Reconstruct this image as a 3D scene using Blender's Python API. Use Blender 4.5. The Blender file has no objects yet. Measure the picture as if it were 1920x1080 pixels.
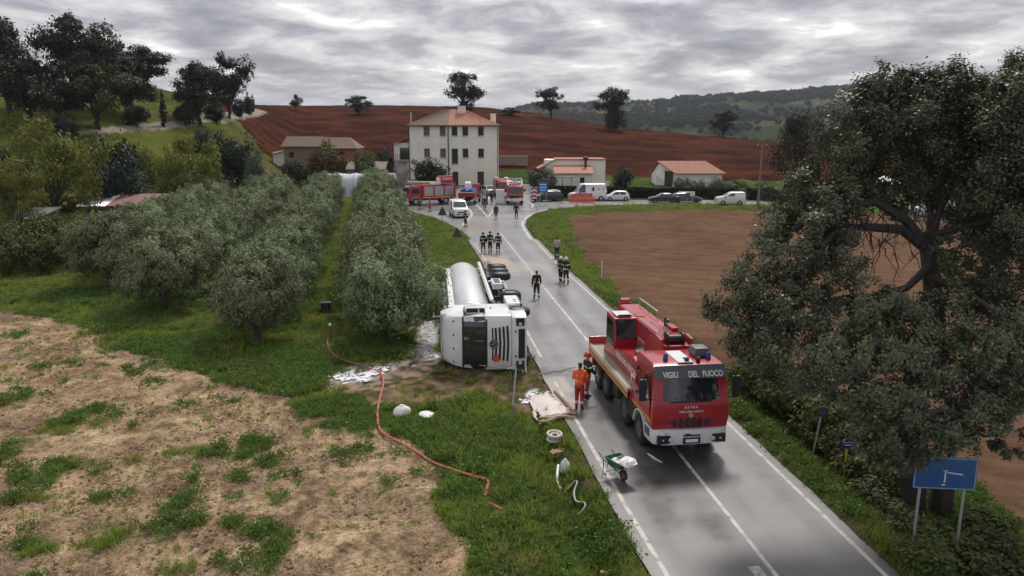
import bpy, bmesh, math, random
import numpy as np
from mathutils import Vector, Matrix, Euler

# ---------------------------------------------------------------- camera, sky, sun, exposure
SC = bpy.context.scene
COL = SC.collection
R = math.radians
PITCH, FPX, CAMZ = R(11.4), 1460.0, 10.2
cam_d = bpy.data.cameras.new('camera')
cam_d.sensor_width = 36.0
cam_d.lens = 36.0 * FPX / 1920.0
cam_d.clip_start, cam_d.clip_end = 0.2, 12000
cam = bpy.data.objects.new('camera', cam_d)
COL.objects.link(cam)
cam.location = (0, 0, CAMZ)
cam.rotation_euler = (R(90) - PITCH, 0, 0)
SC.camera = cam

SUN_EL, SUN_AZ = R(52), R(14)            # azimuth measured from +Y (ahead) towards +X
world = bpy.data.worlds.new('World')
SC.world = world
world.use_nodes = True
SKY_GAIN = 1.0


def build_world():
    nt = world.node_tree
    nt.nodes.clear()
    N = nt.nodes.new
    L = nt.links.new
    out = N('ShaderNodeOutputWorld')
    bg = N('ShaderNodeBackground')
    bg.inputs['Strength'].default_value = 0.1
    sky = N('ShaderNodeTexSky')
    sky.sky_type = 'NISHITA'
    sky.sun_disc = False
    sky.sun_elevation = SUN_EL
    sky.sun_rotation = SUN_AZ
    sky.altitude = 100
    sky.air_density = 1.0
    sky.dust_density = 2.0
    tc = N('ShaderNodeTexCoord')
    sep = N('ShaderNodeSeparateXYZ')
    L(tc.outputs['Generated'], sep.inputs[0])

    def mth(op, a, b=None, clamp=False):
        n = N('ShaderNodeMath')
        n.operation = op
        n.use_clamp = clamp
        for i, v in enumerate((a, b)):
            if v is None:
                continue
            if isinstance(v, (int, float)):
                n.inputs[i].default_value = v
            else:
                L(v, n.inputs[i])
        return n.outputs[0]
    z = mth('MAXIMUM', sep.outputs[2], 0.0)
    den = mth('ADD', z, 0.16)
    px = mth('DIVIDE', sep.outputs[0], den)
    py = mth('DIVIDE', sep.outputs[1], den)
    comb = N('ShaderNodeCombineXYZ')
    L(px, comb.inputs[0])
    L(py, comb.inputs[1])

    def noise(scale, detail, rough, dist, off):
        mp = N('ShaderNodeMapping')
        mp.inputs['Location'].default_value = off
        L(comb.outputs[0], mp.inputs[0])
        n = N('ShaderNodeTexNoise')
        n.inputs['Scale'].default_value = scale
        n.inputs['Detail'].default_value = detail
        n.inputs['Roughness'].default_value = rough
        n.inputs['Distortion'].default_value = dist
        L(mp.outputs[0], n.inputs['Vector'])
        return n.outputs['Fac']
    n1 = noise(2.4, 10, 0.58, 0.3, (3.1, 7.7, 0))
    n2 = noise(0.8, 4, 0.5, 0.2, (11.0, 2.0, 5))
    n3 = noise(6.0, 7, 0.6, 0.2, (1.0, 5.0, 2))
    t = mth('ADD', mth('MULTIPLY', n1, 0.62), mth('MULTIPLY', n2, 0.28))
    t = mth('ADD', t, mth('MULTIPLY', n3, 0.10))
    ramp = N('ShaderNodeValToRGB')
    cr = ramp.color_ramp
    cr.elements[0].position = 0.37
    cr.elements[0].color = (7.2, 6.95, 6.7, 1)
    cr.elements[1].position = 0.66
    cr.elements[1].color = (1.15, 1.25, 1.62, 1)
    for p, c in ((0.425, (4.7, 4.55, 4.5)), (0.485, (3.6, 3.45, 3.6)), (0.53, (2.5, 2.42, 2.66)), (0.59, (1.8, 1.74, 1.98))):
        e = cr.elements.new(p)
        e.color = (*c, 1)
    L(t, ramp.inputs[0])
    # thin blue-grey veil low over the horizon
    veil = N('ShaderNodeMix')
    veil.data_type = 'RGBA'
    mr = N('ShaderNodeMapRange')
    mr.inputs['From Min'].default_value = 0.015
    mr.inputs['From Max'].default_value = 0.075
    mr.inputs['To Min'].default_value = 0.62
    mr.inputs['To Max'].default_value = 0.0
    L(sep.outputs[2], mr.inputs['Value'])
    L(mr.outputs[0], veil.inputs['Factor'])
    L(ramp.outputs[0], veil.inputs['A'])
    veil.inputs['B'].default_value = (3.0, 3.35, 3.9, 1)
    # overcast skies brighten towards the zenith
    g = mth('ADD', mth('MULTIPLY', z, 0.35), 0.88)
    cl = N('ShaderNodeMix')
    cl.data_type = 'RGBA'
    cl.blend_type = 'MULTIPLY'
    cl.inputs['Factor'].default_value = 1
    L(veil.outputs['Result'], cl.inputs['A'])
    gc = N('ShaderNodeCombineXYZ')
    for i in range(3):
        L(g, gc.inputs[i])
    L(gc.outputs[0], cl.inputs['B'])
    mix = N('ShaderNodeMix')
    mix.data_type = 'RGBA'
    mix.inputs['Factor'].default_value = 0.93
    L(sky.outputs[0], mix.inputs['A'])
    L(cl.outputs['Result'], mix.inputs['B'])
    L(mix.outputs['Result'], bg.inputs['Color'])
    L(bg.outputs[0], out.inputs['Surface'])


build_world()
sun_d = bpy.data.lights.new('sun', 'SUN')
sun_d.energy = 1.5
sun_d.angle = R(11)
sun_d.color = (1.0, 0.95, 0.88)
sun = bpy.data.objects.new('sun', sun_d)
COL.objects.link(sun)
sd = Vector((math.sin(SUN_AZ) * math.cos(SUN_EL), math.cos(SUN_AZ) * math.cos(SUN_EL), math.sin(SUN_EL)))
sun.rotation_euler = sd.to_track_quat('Z', 'Y').to_euler()
SC.view_settings.view_transform = 'Standard'
SC.view_settings.look = 'None'
SC.view_settings.gamma = 1
SC.view_settings.use_curve_mapping = False
SC.view_settings.exposure = 0.9
SC.cycles.max_bounces = 6
SC.cycles.diffuse_bounces = 3
SC.cycles.glossy_bounces = 2
SC.cycles.transmission_bounces = 2
SC.cycles.transparent_max_bounces = 4
SC.cycles.volume_bounces = 0

# ---------------------------------------------------------------- survey helpers: where a sight line meets the land


def ray(px, py):
    xc, yc = (px - 960) / FPX, (540 - py) / FPX
    return xc, math.cos(PITCH) + yc * math.sin(PITCH), -math.sin(PITCH) + yc * math.cos(PITCH)


def P(px, py, z=0.0):
    x, y, zz = ray(px, py)
    t = (z - CAMZ) / zz
    return x * t, y * t


def PY(px, py, Y):
    x, y, zz = ray(px, py)
    t = Y / y
    return x * t, Y, CAMZ + zz * t


def mpp(Y):
    return Y / FPX                        # rough metres per photo pixel at depth Y


# ---------------------------------------------------------------- numpy noise
def _hash(ix, iy, seed):
    h = (ix * 374761393 + iy * 668265263 + seed * 974634777) & 0xFFFFFFFF
    h = ((h ^ (h >> 13)) * 1274126177) & 0xFFFFFFFF
    return ((h ^ (h >> 16)) & 0xFFFF) / 65535.0


def vnoise(x, y, seed=0):
    x = np.asarray(x, float)
    y = np.asarray(y, float)
    xi, yi = np.floor(x).astype(np.int64), np.floor(y).astype(np.int64)
    fx, fy = x - xi, y - yi
    fx, fy = fx * fx * (3 - 2 * fx), fy * fy * (3 - 2 * fy)
    a, b = _hash(xi, yi, seed), _hash(xi + 1, yi, seed)
    c, d = _hash(xi, yi + 1, seed), _hash(xi + 1, yi + 1, seed)
    return (a + (b - a) * fx) * (1 - fy) + (c + (d - c) * fx) * fy


def fbm(x, y, oct=4, seed=0, gain=0.5):
    s, a, f, t = 0.0, 1.0, 1.0, 0.0
    for i in range(oct):
        s = s + a * vnoise(x * f + 17.3 * i, y * f - 9.1 * i, seed + i)
        t += a
        a *= gain
        f *= 2.03
    return s / t


def in_poly(x, y, poly):
    r = np.zeros(x.shape, bool)
    n = len(poly)
    for i in range(n):
        x0, y0 = poly[i]
        x1, y1 = poly[(i + 1) % n]
        if y0 == y1:
            continue
        c = ((y0 > y) != (y1 > y)) & (x < (x1 - x0) * (y - y0) / (y1 - y0) + x0)
        r ^= c
    return r


def poly_dist(x, y, line):
    d = np.full(x.shape, 1e9)
    for (x0, y0), (x1, y1) in zip(line[:-1], line[1:]):
        dx, dy = x1 - x0, y1 - y0
        t = np.clip(((x - x0) * dx + (y - y0) * dy) / (dx * dx + dy * dy + 1e-9), 0, 1)
        d = np.minimum(d, np.hypot(x - x0 - t * dx, y - y0 - t * dy))
    return d


def sstep(a, b, x):
    t = np.clip((x - a) / (b - a), 0, 1)
    return t * t * (3 - 2 * t)


# ---------------------------------------------------------------- materials
MATS = {}


def nodes(m):
    m.use_nodes = True
    nt = m.node_tree
    return nt, nt.nodes['Principled BSDF'], nt.nodes.new, nt.links.new


def mat(name, col, rough=0.6, metal=0.0, var=0.12, scale=3.0, bump=0.0, bscale=20.0, spec=0.5, coat=0.0, dirt=0.0, dcol=(0.16, 0.12, 0.085)):
    """Principled with a noise-broken colour, optional fine relief and dust."""
    if name in MATS:
        return MATS[name]
    m = bpy.data.materials.new(name)
    nt, b, N, L = nodes(m)
    tc = N('ShaderNodeTexCoord')
    n = N('ShaderNodeTexNoise')
    n.inputs['Scale'].default_value = scale
    n.inputs['Detail'].default_value = 5
    n.inputs['Roughness'].default_value = 0.6
    L(tc.outputs['Object'], n.inputs['Vector'])
    mx = N('ShaderNodeMix')
    mx.data_type = 'RGBA'
    mx.inputs['A'].default_value = (*[c * (1 - var) for c in col], 1)
    mx.inputs['B'].default_value = (*[min(1, c * (1 + var)) for c in col], 1)
    L(n.outputs['Fac'], mx.inputs['Factor'])
    last = mx.outputs['Result']
    if dirt > 0:
        n2 = N('ShaderNodeTexNoise')
        n2.inputs['Scale'].default_value = scale * 0.7
        n2.inputs['Detail'].default_value = 7
        n2.inputs['Roughness'].default_value = 0.7
        L(tc.outputs['Object'], n2.inputs['Vector'])
        mr = N('ShaderNodeMapRange')
        mr.inputs['From Min'].default_value = 0.48
        mr.inputs['From Max'].default_value = 0.75
        mr.inputs['To Max'].default_value = dirt
        L(n2.outputs['Fac'], mr.inputs['Value'])
        m2 = N('ShaderNodeMix')
        m2.data_type = 'RGBA'
        L(mr.outputs[0], m2.inputs['Factor'])
        L(last, m2.inputs['A'])
        m2.inputs['B'].default_value = (*dcol, 1)
        last = m2.outputs['Result']
    L(last, b.inputs['Base Color'])
    b.inputs['Metallic'].default_value = metal
    b.inputs['Specular IOR Level'].default_value = spec
    b.inputs['Coat Weight'].default_value = coat
    b.inputs['Coat Roughness'].default_value = 0.12
    rr = N('ShaderNodeMapRange')
    rr.inputs['To Min'].default_value = max(0.02, rough * 0.8)
    rr.inputs['To Max'].default_value = min(1, rough * 1.2)
    L(n.outputs['Fac'], rr.inputs['Value'])
    L(rr.outputs[0], b.inputs['Roughness'])
    if bump > 0:
        nb = N('ShaderNodeTexNoise')
        nb.inputs['Scale'].default_value = bscale
        nb.inputs['Detail'].default_value = 6
        L(tc.outputs['Object'], nb.inputs['Vector'])
        bp = N('ShaderNodeBump')
        bp.inputs['Strength'].default_value = bump
        bp.inputs['Distance'].default_value = 0.05
        L(nb.outputs['Fac'], bp.inputs['Height'])
        L(bp.outputs[0], b.inputs['Normal'])
    MATS[name] = m
    return m


def leaf_mat(name, dark, light, trans=0.25, rough=0.55, patch=0.35, hue=None):
    """Leaves: every leaf its own tone (random per island), drifting patches and a tone of its own for each plant."""
    if name in MATS:
        return MATS[name]
    m = bpy.data.materials.new(name)
    nt, b, N, L = nodes(m)
    geo = N('ShaderNodeNewGeometry')
    oi = N('ShaderNodeObjectInfo')
    tc = N('ShaderNodeTexCoord')
    n = N('ShaderNodeTexNoise')
    n.inputs['Scale'].default_value = patch
    n.inputs['Detail'].default_value = 3
    L(tc.outputs['Object'], n.inputs['Vector'])
    a1 = N('ShaderNodeMath')
    a1.operation = 'MULTIPLY_ADD'
    a1.inputs[1].default_value = 0.5
    L(geo.outputs['Random Per Island'], a1.inputs[0])
    s = N('ShaderNodeMath')
    s.operation = 'MULTIPLY_ADD'
    s.inputs[1].default_value = 0.9
    s.inputs[2].default_value = -0.2
    L(n.outputs['Fac'], s.inputs[0])
    L(s.outputs[0], a1.inputs[2])
    mx = N('ShaderNodeMix')
    mx.data_type = 'RGBA'
    mx.inputs['A'].default_value = (*dark, 1)
    mx.inputs['B'].default_value = (*light, 1)
    L(a1.outputs[0], mx.inputs['Factor'])
    hs = N('ShaderNodeHueSaturation')
    mr = N('ShaderNodeMapRange')
    mr.inputs['To Min'].default_value = 0.8
    mr.inputs['To Max'].default_value = 1.2
    L(oi.outputs['Random'], mr.inputs['Value'])
    L(mr.outputs[0], hs.inputs['Value'])
    mr2 = N('ShaderNodeMapRange')
    mr2.inputs['To Min'].default_value = 0.485
    mr2.inputs['To Max'].default_value = 0.515
    L(oi.outputs['Random'], mr2.inputs['Value'])
    L(mr2.outputs[0], hs.inputs['Hue'])
    L(mx.outputs['Result'], hs.inputs['Color'])
    L(hs.outputs[0], b.inputs['Base Color'])
    b.inputs['Roughness'].default_value = rough
    b.inputs['Specular IOR Level'].default_value = 0.2
    tr = N('ShaderNodeBsdfTranslucent')
    L(hs.outputs[0], tr.inputs['Color'])
    ms = N('ShaderNodeMixShader')
    ms.inputs[0].default_value = trans
    L(b.outputs[0], ms.inputs[1])
    L(tr.outputs[0], ms.inputs[2])
    L(ms.outputs[0], nt.nodes['Material Output'].inputs['Surface'])
    MATS[name] = m
    return m


def attr_mat(name, rough=0.9, fine=0.35, fscale=9.0, bump=0.5, bscale=14.0, bdist=0.06, rattr=None, spec=0.02, aniso=None):
    """Land surfaces: colour stored per vertex (what grows or lies there), broken by fine noise in metres."""
    if name in MATS:
        return MATS[name]
    m = bpy.data.materials.new(name)
    nt, b, N, L = nodes(m)
    at = N('ShaderNodeAttribute')
    at.attribute_name = 'albedo'
    geo = N('ShaderNodeNewGeometry')

    def noise(sc, det, ro=0.65):
        n = N('ShaderNodeTexNoise')
        n.inputs['Scale'].default_value = sc
        n.inputs['Detail'].default_value = det
        n.inputs['Roughness'].default_value = ro
        if aniso:
            mp = N('ShaderNodeVectorMath')
            mp.operation = 'MULTIPLY'
            mp.inputs[1].default_value = aniso
            L(geo.outputs['Position'], mp.inputs[0])
            L(mp.outputs[0], n.inputs['Vector'])
        else:
            L(geo.outputs['Position'], n.inputs['Vector'])
        return n.outputs['Fac']
    f1 = noise(fscale, 5)
    f2 = noise(fscale * 0.17, 4)
    ad = N('ShaderNodeMath')
    ad.operation = 'MULTIPLY_ADD'
    ad.inputs[1].default_value = 0.6
    L(f1, ad.inputs[0])
    m3 = N('ShaderNodeMath')
    m3.operation = 'MULTIPLY'
    m3.inputs[1].default_value = 0.4
    L(f2, m3.inputs[0])
    L(m3.outputs[0], ad.inputs[2])
    mr = N('ShaderNodeMapRange')
    mr.inputs['From Min'].default_value = 0.3
    mr.inputs['From Max'].default_value = 0.7
    mr.inputs['To Min'].default_value = 1 - fine
    mr.inputs['To Max'].default_value = 1 + fine
    L(ad.outputs[0], mr.inputs['Value'])
    mul = N('ShaderNodeVectorMath')
    mul.operation = 'SCALE'
    L(at.outputs['Color'], mul.inputs[0])
    L(mr.outputs[0], mul.inputs['Scale'])
    L(mul.outputs[0], b.inputs['Base Color'])
    b.inputs['Specular IOR Level'].default_value = spec
    if rattr:
        ar = N('ShaderNodeAttribute')
        ar.attribute_name = rattr
        rn = N('ShaderNodeMath')
        rn.operation = 'MULTIPLY_ADD'
        rn.inputs[1].default_value = 0.14
        L(noise(1.7, 6), rn.inputs[0])
        L(ar.outputs['Fac'], rn.inputs[2])
        L(rn.outputs[0], b.inputs['Roughness'])
    else:
        b.inputs['Roughness'].default_value = rough
    bp = N('ShaderNodeBump')
    bp.inputs['Strength'].default_value = bump
    bp.inputs['Distance'].default_value = bdist
    L(noise(bscale, 7), bp.inputs['Height'])
    L(bp.outputs[0], b.inputs['Normal'])
    MATS[name] = m
    return m


# ---------------------------------------------------------------- object helpers
def tag(o, label=None, cat=None, group=None, kind=None):
    for k, v in (('label', label), ('category', cat), ('group', group), ('kind', kind)):
        if v:
            o[k] = v
    return o


def empty(name, loc, rz=0.0, label=None, cat=None, group=None):
    o = bpy.data.objects.new(name, None)
    COL.objects.link(o)
    o.empty_display_size = 0.2
    o.location = loc
    o.rotation_euler = (0, 0, rz)
    return tag(o, label, cat, group)


def link_mesh(name, me, parent=None, loc=(0, 0, 0), rot=(0, 0, 0), scale=(1, 1, 1)):
    o = bpy.data.objects.new(name, me)
    COL.objects.link(o)
    o.location, o.rotation_euler, o.scale = loc, rot, scale
    if parent is not None:
        o.parent = parent
    return o


KIDS = {}


def copy_tree(o, parent=None):
    c = o.copy()
    COL.objects.link(c)
    c.parent = parent
    for ch in list(o.children):
        copy_tree(ch, c)
    return c


def np_mesh(name, V, F, m, smooth=False, attrs=None):
    """V (n,3), F (m,k) with constant k."""
    V = np.asarray(V, np.float32)
    F = np.asarray(F, np.int32)
    me = bpy.data.meshes.new(name)
    me.vertices.add(len(V))
    me.vertices.foreach_set('co', V.ravel())
    k = F.shape[1]
    me.loops.add(F.size)
    me.loops.foreach_set('vertex_index', F.ravel())
    me.polygons.add(len(F))
    me.polygons.foreach_set('loop_start', np.arange(0, F.size, k, dtype=np.int32))
    try:
        me.polygons.foreach_set('loop_total', np.full(len(F), k, np.int32))
    except Exception:
        pass
    if smooth:
        me.polygons.foreach_set('use_smooth', np.ones(len(F), bool))
    if attrs:
        for nm, arr in attrs.items():
            if arr.ndim == 2:
                a = me.attributes.new(nm, 'FLOAT_COLOR', 'POINT')
                c4 = np.ones((len(arr), 4), np.float32)
                c4[:, :3] = arr
                a.data.foreach_set('color', c4.ravel())
            else:
                a = me.attributes.new(nm, 'FLOAT', 'POINT')
                a.data.foreach_set('value', arr.astype(np.float32))
    me.update(calc_edges=True)
    me.validate()
    if m is not None:
        me.materials.append(m)
    return me


class MB:
    """Collects shapes and links them as one mesh object."""

    def __init__(s):
        s.v, s.f, s.m = [], [], []
        s.mi = 0

    def add(s, vs, fs, M=None):
        o = len(s.v)
        for p in vs:
            p = Vector(p)
            s.v.append(tuple(M @ p) if M is not None else tuple(p))
        for f in fs:
            s.f.append(tuple(i + o for i in f))
            s.m.append(s.mi)
        return s

    def box(s, c, d, M=None, rot=None, top=(1, 1)):
        x, y, z = d[0] / 2, d[1] / 2, d[2] / 2
        tx, ty = top
        vs = [(-x, -y, -z), (x, -y, -z), (x, y, -z), (-x, y, -z), (-x * tx, -y * ty, z), (x * tx, -y * ty, z), (x * tx, y * ty, z), (-x * tx, y * ty, z)]
        T = Matrix.Translation(c)
        if rot:
            T = T @ Euler(rot).to_matrix().to_4x4()
        if M is not None:
            T = M @ T
        return s.add(vs, [(3, 2, 1, 0), (4, 5, 6, 7), (0, 1, 5, 4), (1, 2, 6, 5), (2, 3, 7, 6), (3, 0, 4, 7)], T)

    def prism(s, prof, a, b, axis='y', M=None):
        """profile of (p,q) pairs; axis y: p=x q=z; axis x: p=y q=z; axis z: p=x q=y"""
        def w(p, q, t):
            return {'y': (p, t, q), 'x': (t, p, q), 'z': (p, q, t)}[axis]
        n = len(prof)
        vs = [w(p, q, a) for p, q in prof] + [w(p, q, b) for p, q in prof]
        fs = [tuple(range(n))[::-1], tuple(range(n, 2 * n))] + [(i, (i + 1) % n, n + (i + 1) % n, n + i) for i in range(n)]
        return s.add(vs, fs, M)

    def loft(s, rings, cap=True, M=None, closed=True):
        n = len(rings[0])
        vs = [p for r in rings for p in r]
        fs = []
        for k in range(len(rings) - 1):
            for i in range(n if closed else n - 1):
                j = (i + 1) % n
                fs.append((k * n + i, k * n + j, (k + 1) * n + j, (k + 1) * n + i))
        if cap:
            fs.append(tuple(range(n))[::-1])
            fs.append(tuple(range((len(rings) - 1) * n, len(rings) * n)))
        return s.add(vs, fs, M)

    def tube(s, pts, r, n=8, cap=True, M=None):
        pts = [Vector(p) for p in pts]
        rs = r if isinstance(r, (list, tuple)) else [r] * len(pts)
        rings = []
        for i, p in enumerate(pts):
            d = (pts[min(i + 1, len(pts) - 1)] - pts[max(i - 1, 0)])
            d = d.normalized() if d.length > 1e-9 else Vector((0, 0, 1))
            u = d.cross(Vector((0, 0, 1)) if abs(d.z) < 0.92 else Vector((1, 0, 0))).normalized()
            w = d.cross(u)
            rings.append([tuple(p + (u * math.cos(t) + w * math.sin(t)) * rs[i]) for t in (2 * math.pi * k / n for k in range(n))])
        return s.loft(rings, cap, M)

    def lathe(s, prof, axis='z', n=20, c=(0, 0, 0), M=None, cap=True):
        """prof of (r, h) pairs along axis"""
        rings = []
        for r, h in prof:
            ring = []
            for k in range(n):
                t = 2 * math.pi * k / n
                a, b = r * math.cos(t), r * math.sin(t)
                ring.append({'z': (c[0] + a, c[1] + b, c[2] + h), 'y': (c[0] + a, c[1] + h, c[2] + b), 'x': (c[0] + h, c[1] + a, c[2] + b)}[axis])
            rings.append(ring)
        return s.loft(rings, cap, M)

    def ball(s, c, r, n=10, M=None):
        rx, ry, rz = r if isinstance(r, (tuple, list)) else (r, r, r)
        rings = []
        for i in range(1, n):
            ph = math.pi * i / n
            rings.append([(c[0] + rx * math.sin(ph) * math.cos(t), c[1] + ry * math.sin(ph) * math.sin(t), c[2] - rz * math.cos(ph)) for t in (2 * math.pi * k / (n + 2) for k in range(n + 2))])
        return s.loft(rings, True, M)

    def build(s, name, mats, parent=None, bevel=0.0, smooth=False, seg=2, loc=(0, 0, 0), rot=(0, 0, 0), me_only=False):
        me = bpy.data.meshes.new(name)
        me.from_pydata(s.v, [], s.f)
        mats = mats if isinstance(mats, (list, tuple)) else [mats]
        for m in mats:
            me.materials.append(m)
        if len(mats) > 1:
            me.polygons.foreach_set('material_index', np.array(s.m, np.int32))
        bm = bmesh.new()
        bm.from_mesh(me)
        bmesh.ops.recalc_face_normals(bm, faces=bm.faces)
        if bevel > 0:
            es = [e for e in bm.edges if len(e.link_faces) == 2 and e.calc_face_angle(0) > 0.5]
            try:
                bmesh.ops.bevel(bm, geom=es, offset=bevel, segments=seg, affect='EDGES', profile=0.6, clamp_overlap=True)
            except Exception:
                pass
        bm.to_mesh(me)
        bm.free()
        if smooth:
            me.polygons.foreach_set('use_smooth', np.ones(len(me.polygons), bool))
            try:
                me.set_sharp_from_angle(angle=R(38))
            except Exception:
                pass
        if me_only:
            return me
        return link_mesh(name, me, parent, loc, rot)


def text(name, body, size, m, parent, loc, rot, ext=0.004, align='CENTER', sx=1.0):
    cu = bpy.data.curves.new(name, 'FONT')
    cu.body = body
    cu.size = size
    cu.extrude = ext
    cu.align_x = align
    cu.align_y = 'CENTER'
    cu.offset = size * 0.012
    cu.materials.append(m)
    t = bpy.data.objects.new(name, cu)
    COL.objects.link(t)
    me = bpy.data.meshes.new_from_object(t.evaluated_get(bpy.context.evaluated_depsgraph_get()))
    bpy.data.objects.remove(t)
    o = bpy.data.objects.new(name, me)
    COL.objects.link(o)
    o.parent = parent
    o.location, o.rotation_euler, o.scale = loc, rot, (sx, 1, 1)
    return o
# ---------------------------------------------------------------- road edges (surveyed from the sight lines, metres)
EL = [P(*p) for p in ((1290, 1150), (1255, 1080), (1189, 973), (1119, 856), (1075, 781), (1029, 696), (987, 616), (944, 545), (900, 471), (880, 442), (866, 420))]
ECn = [P(*p) for p in ((1510, 1150), (1456, 1080), (1400, 1007), (1308, 891), (1261, 838), (1069, 600), (1022, 538), (969, 478), (940, 438), (915, 409))]
ER = [P(*p) for p in ((1730, 1150), (1659, 1080), (1563, 976), (1474, 898), (1400, 826), (1352, 787), (1120, 563), (1102, 547), (1071, 518), (1042, 493), (1018, 467), (996, 438))]


def edge(line):
    ys = np.array([p[1] for p in line])
    xs = np.array([p[0] for p in line])
    k = np.polyfit(ys, xs, 4)
    return lambda y: np.polyval(k, np.clip(y, ys[0] - 6, ys[-1] + 2))


XL, XC, XR = edge(EL), edge(ECn), edge(ER)
ROAD_END = 74.0
# the inner kerb line of the bend to the right, then along the far side of the brown field
BEND_IN = [(float(XR(74.0)), 74.0), (1.7, 81), (1.45, 86), (1.75, 91.5), (2.9, 98.3), (5.0, 103.2), (8.2, 106.6), (12.5, 109.2), (18, 110.8), (26, 111.2), (36, 110.3), (60, 106.5), (110, 98)]
BEND_OUT = [(110, 105), (60, 113.4), (36, 117.0), (26, 117.8), (18, 117.6), (12.0, 116.6), (8.5, 115.6), (6.0, 116.0)]
YARD = [(4.2, 119), (4.2, 134), (-3, 146), (-20.5, 150.2), (-22, 128), (-18, 118), (-15.5, 108), (-13.3, 101), (-9.3, 93.5), (-6.8, 86), (-5.0, 79.5), (float(XL(74.0)), 74.0)]
PAVE = BEND_IN + BEND_OUT + YARD
# ---------------------------------------------------------------- terrain: height profile along sight columns, blended sideways
PROF = {  # photo column: (depth, height) pairs
    -700: [(70, 0), (84, 3), (105, 9), (150, 17), (200, 20), (320, 10), (600, -4), (1200, -4), (1800, 5), (4000, 20)],
    0: [(76, 0), (90, 3), (106, 10), (140, 17.5), (172, 20.5), (300, 10), (600, -4), (1200, -4), (1800, 5), (4000, 20)],
    180: [(82, 0), (98, 3.5), (116, 10.3), (145, 16.5), (172, 20.0), (300, 12), (600, -4), (1200, -4), (1800, 5), (4000, 20)],
    300: [(95, 0), (112, 4.2), (130, 11.1), (150, 15.8), (172, 19.2), (300, 13), (600, -4), (1200, -4), (1800, 5), (4000, 20)],
    400: [(108, 0), (126, 5.0), (146, 11.6), (172, 15.6), (198, 17.6), (310, 16), (600, -4), (1200, -4), (1800, 5), (4000, 20)],
    450: [(118, 0), (140, 6.0), (165, 11.4), (205, 15.6), (240, 17.3), (320, 17), (600, -4), (1200, -4), (1800, 5), (4000, 20)],
    495: [(130, 0), (150, 3.6), (190, 10.0), (238, 16.4), (300, 19.3), (340, 18.5), (600, -4), (1200, -4), (1800, 5), (4000, 20)],
    560: [(142, 0), (165, 1.6), (200, 6.2), (260, 14.8), (318, 19.8), (360, 18), (600, -4), (1200, -4), (1800, 5), (4000, 20)],
    750: [(150, 0), (172, 2.0), (210, 7.0), (270, 15.6), (330, 20.3), (370, 18), (600, -4), (1200, -4), (1800, 0), (4000, 10)],
    900: [(152, 0), (176, 2.6), (210, 7.0), (270, 15.0), (330, 19.7), (370, 17), (600, -5), (1100, 0), (1800, 30), (4000, 10)],
    1000: [(150, 0), (174, 2.2), (210, 6.2), (265, 13.0), (322, 17.1), (360, 14), (600, -5), (1100, 12), (1800, 63), (4000, 20)],
    1150: [(146, 0), (172, 1.8), (205, 4.6), (250, 9.0), (302, 11.5), (340, 8), (600, -6), (1100, 14), (1800, 62), (4000, 20)],
    1300: [(144, 0), (170, 1.6), (200, 3.8), (245, 7.0), (290, 8.8), (330, 5), (600, -6), (1100, 24), (1800, 80), (4000, 30)],
    1460: [(140, 0), (165, 1.4), (200, 3.4), (240, 5.3), (280, 6.3), (320, 3), (600, -6), (1100, 28), (1800, 89), (4000, 30)],
    1580: [(138, 0), (165, 1.2), (200, 3.0), (240, 4.4), (275, 5.0), (320, 2), (600, -6), (1100, 34), (1800, 101), (4000, 30)],
    1700: [(136, 0), (165, 1.0), (200, 2.6), (240, 3.6), (270, 3.8), (320, 1), (600, -6), (1100, 34), (1800, 92), (4000, 30)],
    1920: [(134, 0), (165, 1.0), (200, 2.4), (240, 3.2), (270, 3.3), (320, 1), (600, -6), (1100, 28), (1800, 76), (4000, 30)],
    2800: [(130, 0), (165, 1.0), (200, 2.4), (240, 3.2), (270, 3.3), (320, 1), (600, -6), (1100, 20), (1800, 60), (4000, 30)],
}
_pk = np.array(sorted(PROF))
_pu = (_pk - 960) / FPX / 1.02
_plnY = np.array([[math.log(a) for a, _ in PROF[k]] for k in _pk])
_pz = np.array([[b for _, b in PROF[k]] for k in _pk])


def base_height(x, y):
    x = np.atleast_1d(np.asarray(x, float))
    y = np.maximum(np.atleast_1d(np.asarray(y, float)), 1.0)
    u = x / y
    i = np.clip(np.searchsorted(_pu, u) - 1, 0, len(_pu) - 2)
    t = np.clip((u - _pu[i]) / (_pu[i + 1] - _pu[i]), 0, 1)
    ly = np.log(y)
    K = _plnY.shape[1]
    Y = [_plnY[i, k] * (1 - t) + _plnY[i + 1, k] * t for k in range(K)]
    Z = [_pz[i, k] * (1 - t) + _pz[i + 1, k] * t for k in range(K)]
    z = np.zeros_like(ly)
    # monotone-ish cubic between the knots
    S = [np.zeros_like(ly)] + [(Z[k + 1] - Z[k - 1]) / (Y[k + 1] - Y[k - 1]) for k in range(1, K - 1)] + [np.zeros_like(ly)]
    for k in range(1, K - 1):
        d0, d1 = (Z[k] - Z[k - 1]), (Z[k + 1] - Z[k])
        S[k] = np.where(d0 * d1 <= 0, 0, S[k])
    for k in range(K - 1):
        h = Y[k + 1] - Y[k]
        s = (ly - Y[k]) / h
        m = (s >= 0) & (s <= 1)
        s = np.clip(s, 0, 1)
        zz = Z[k] * (2 * s**3 - 3 * s**2 + 1) + S[k] * h * (s**3 - 2 * s**2 + s) + Z[k + 1] * (3 * s**2 - 2 * s**3) + S[k + 1] * h * (s**3 - s**2)
        z = np.where(m, zz, z)
    z = np.where(ly > Y[-1], Z[-1], z)
    return z


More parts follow.
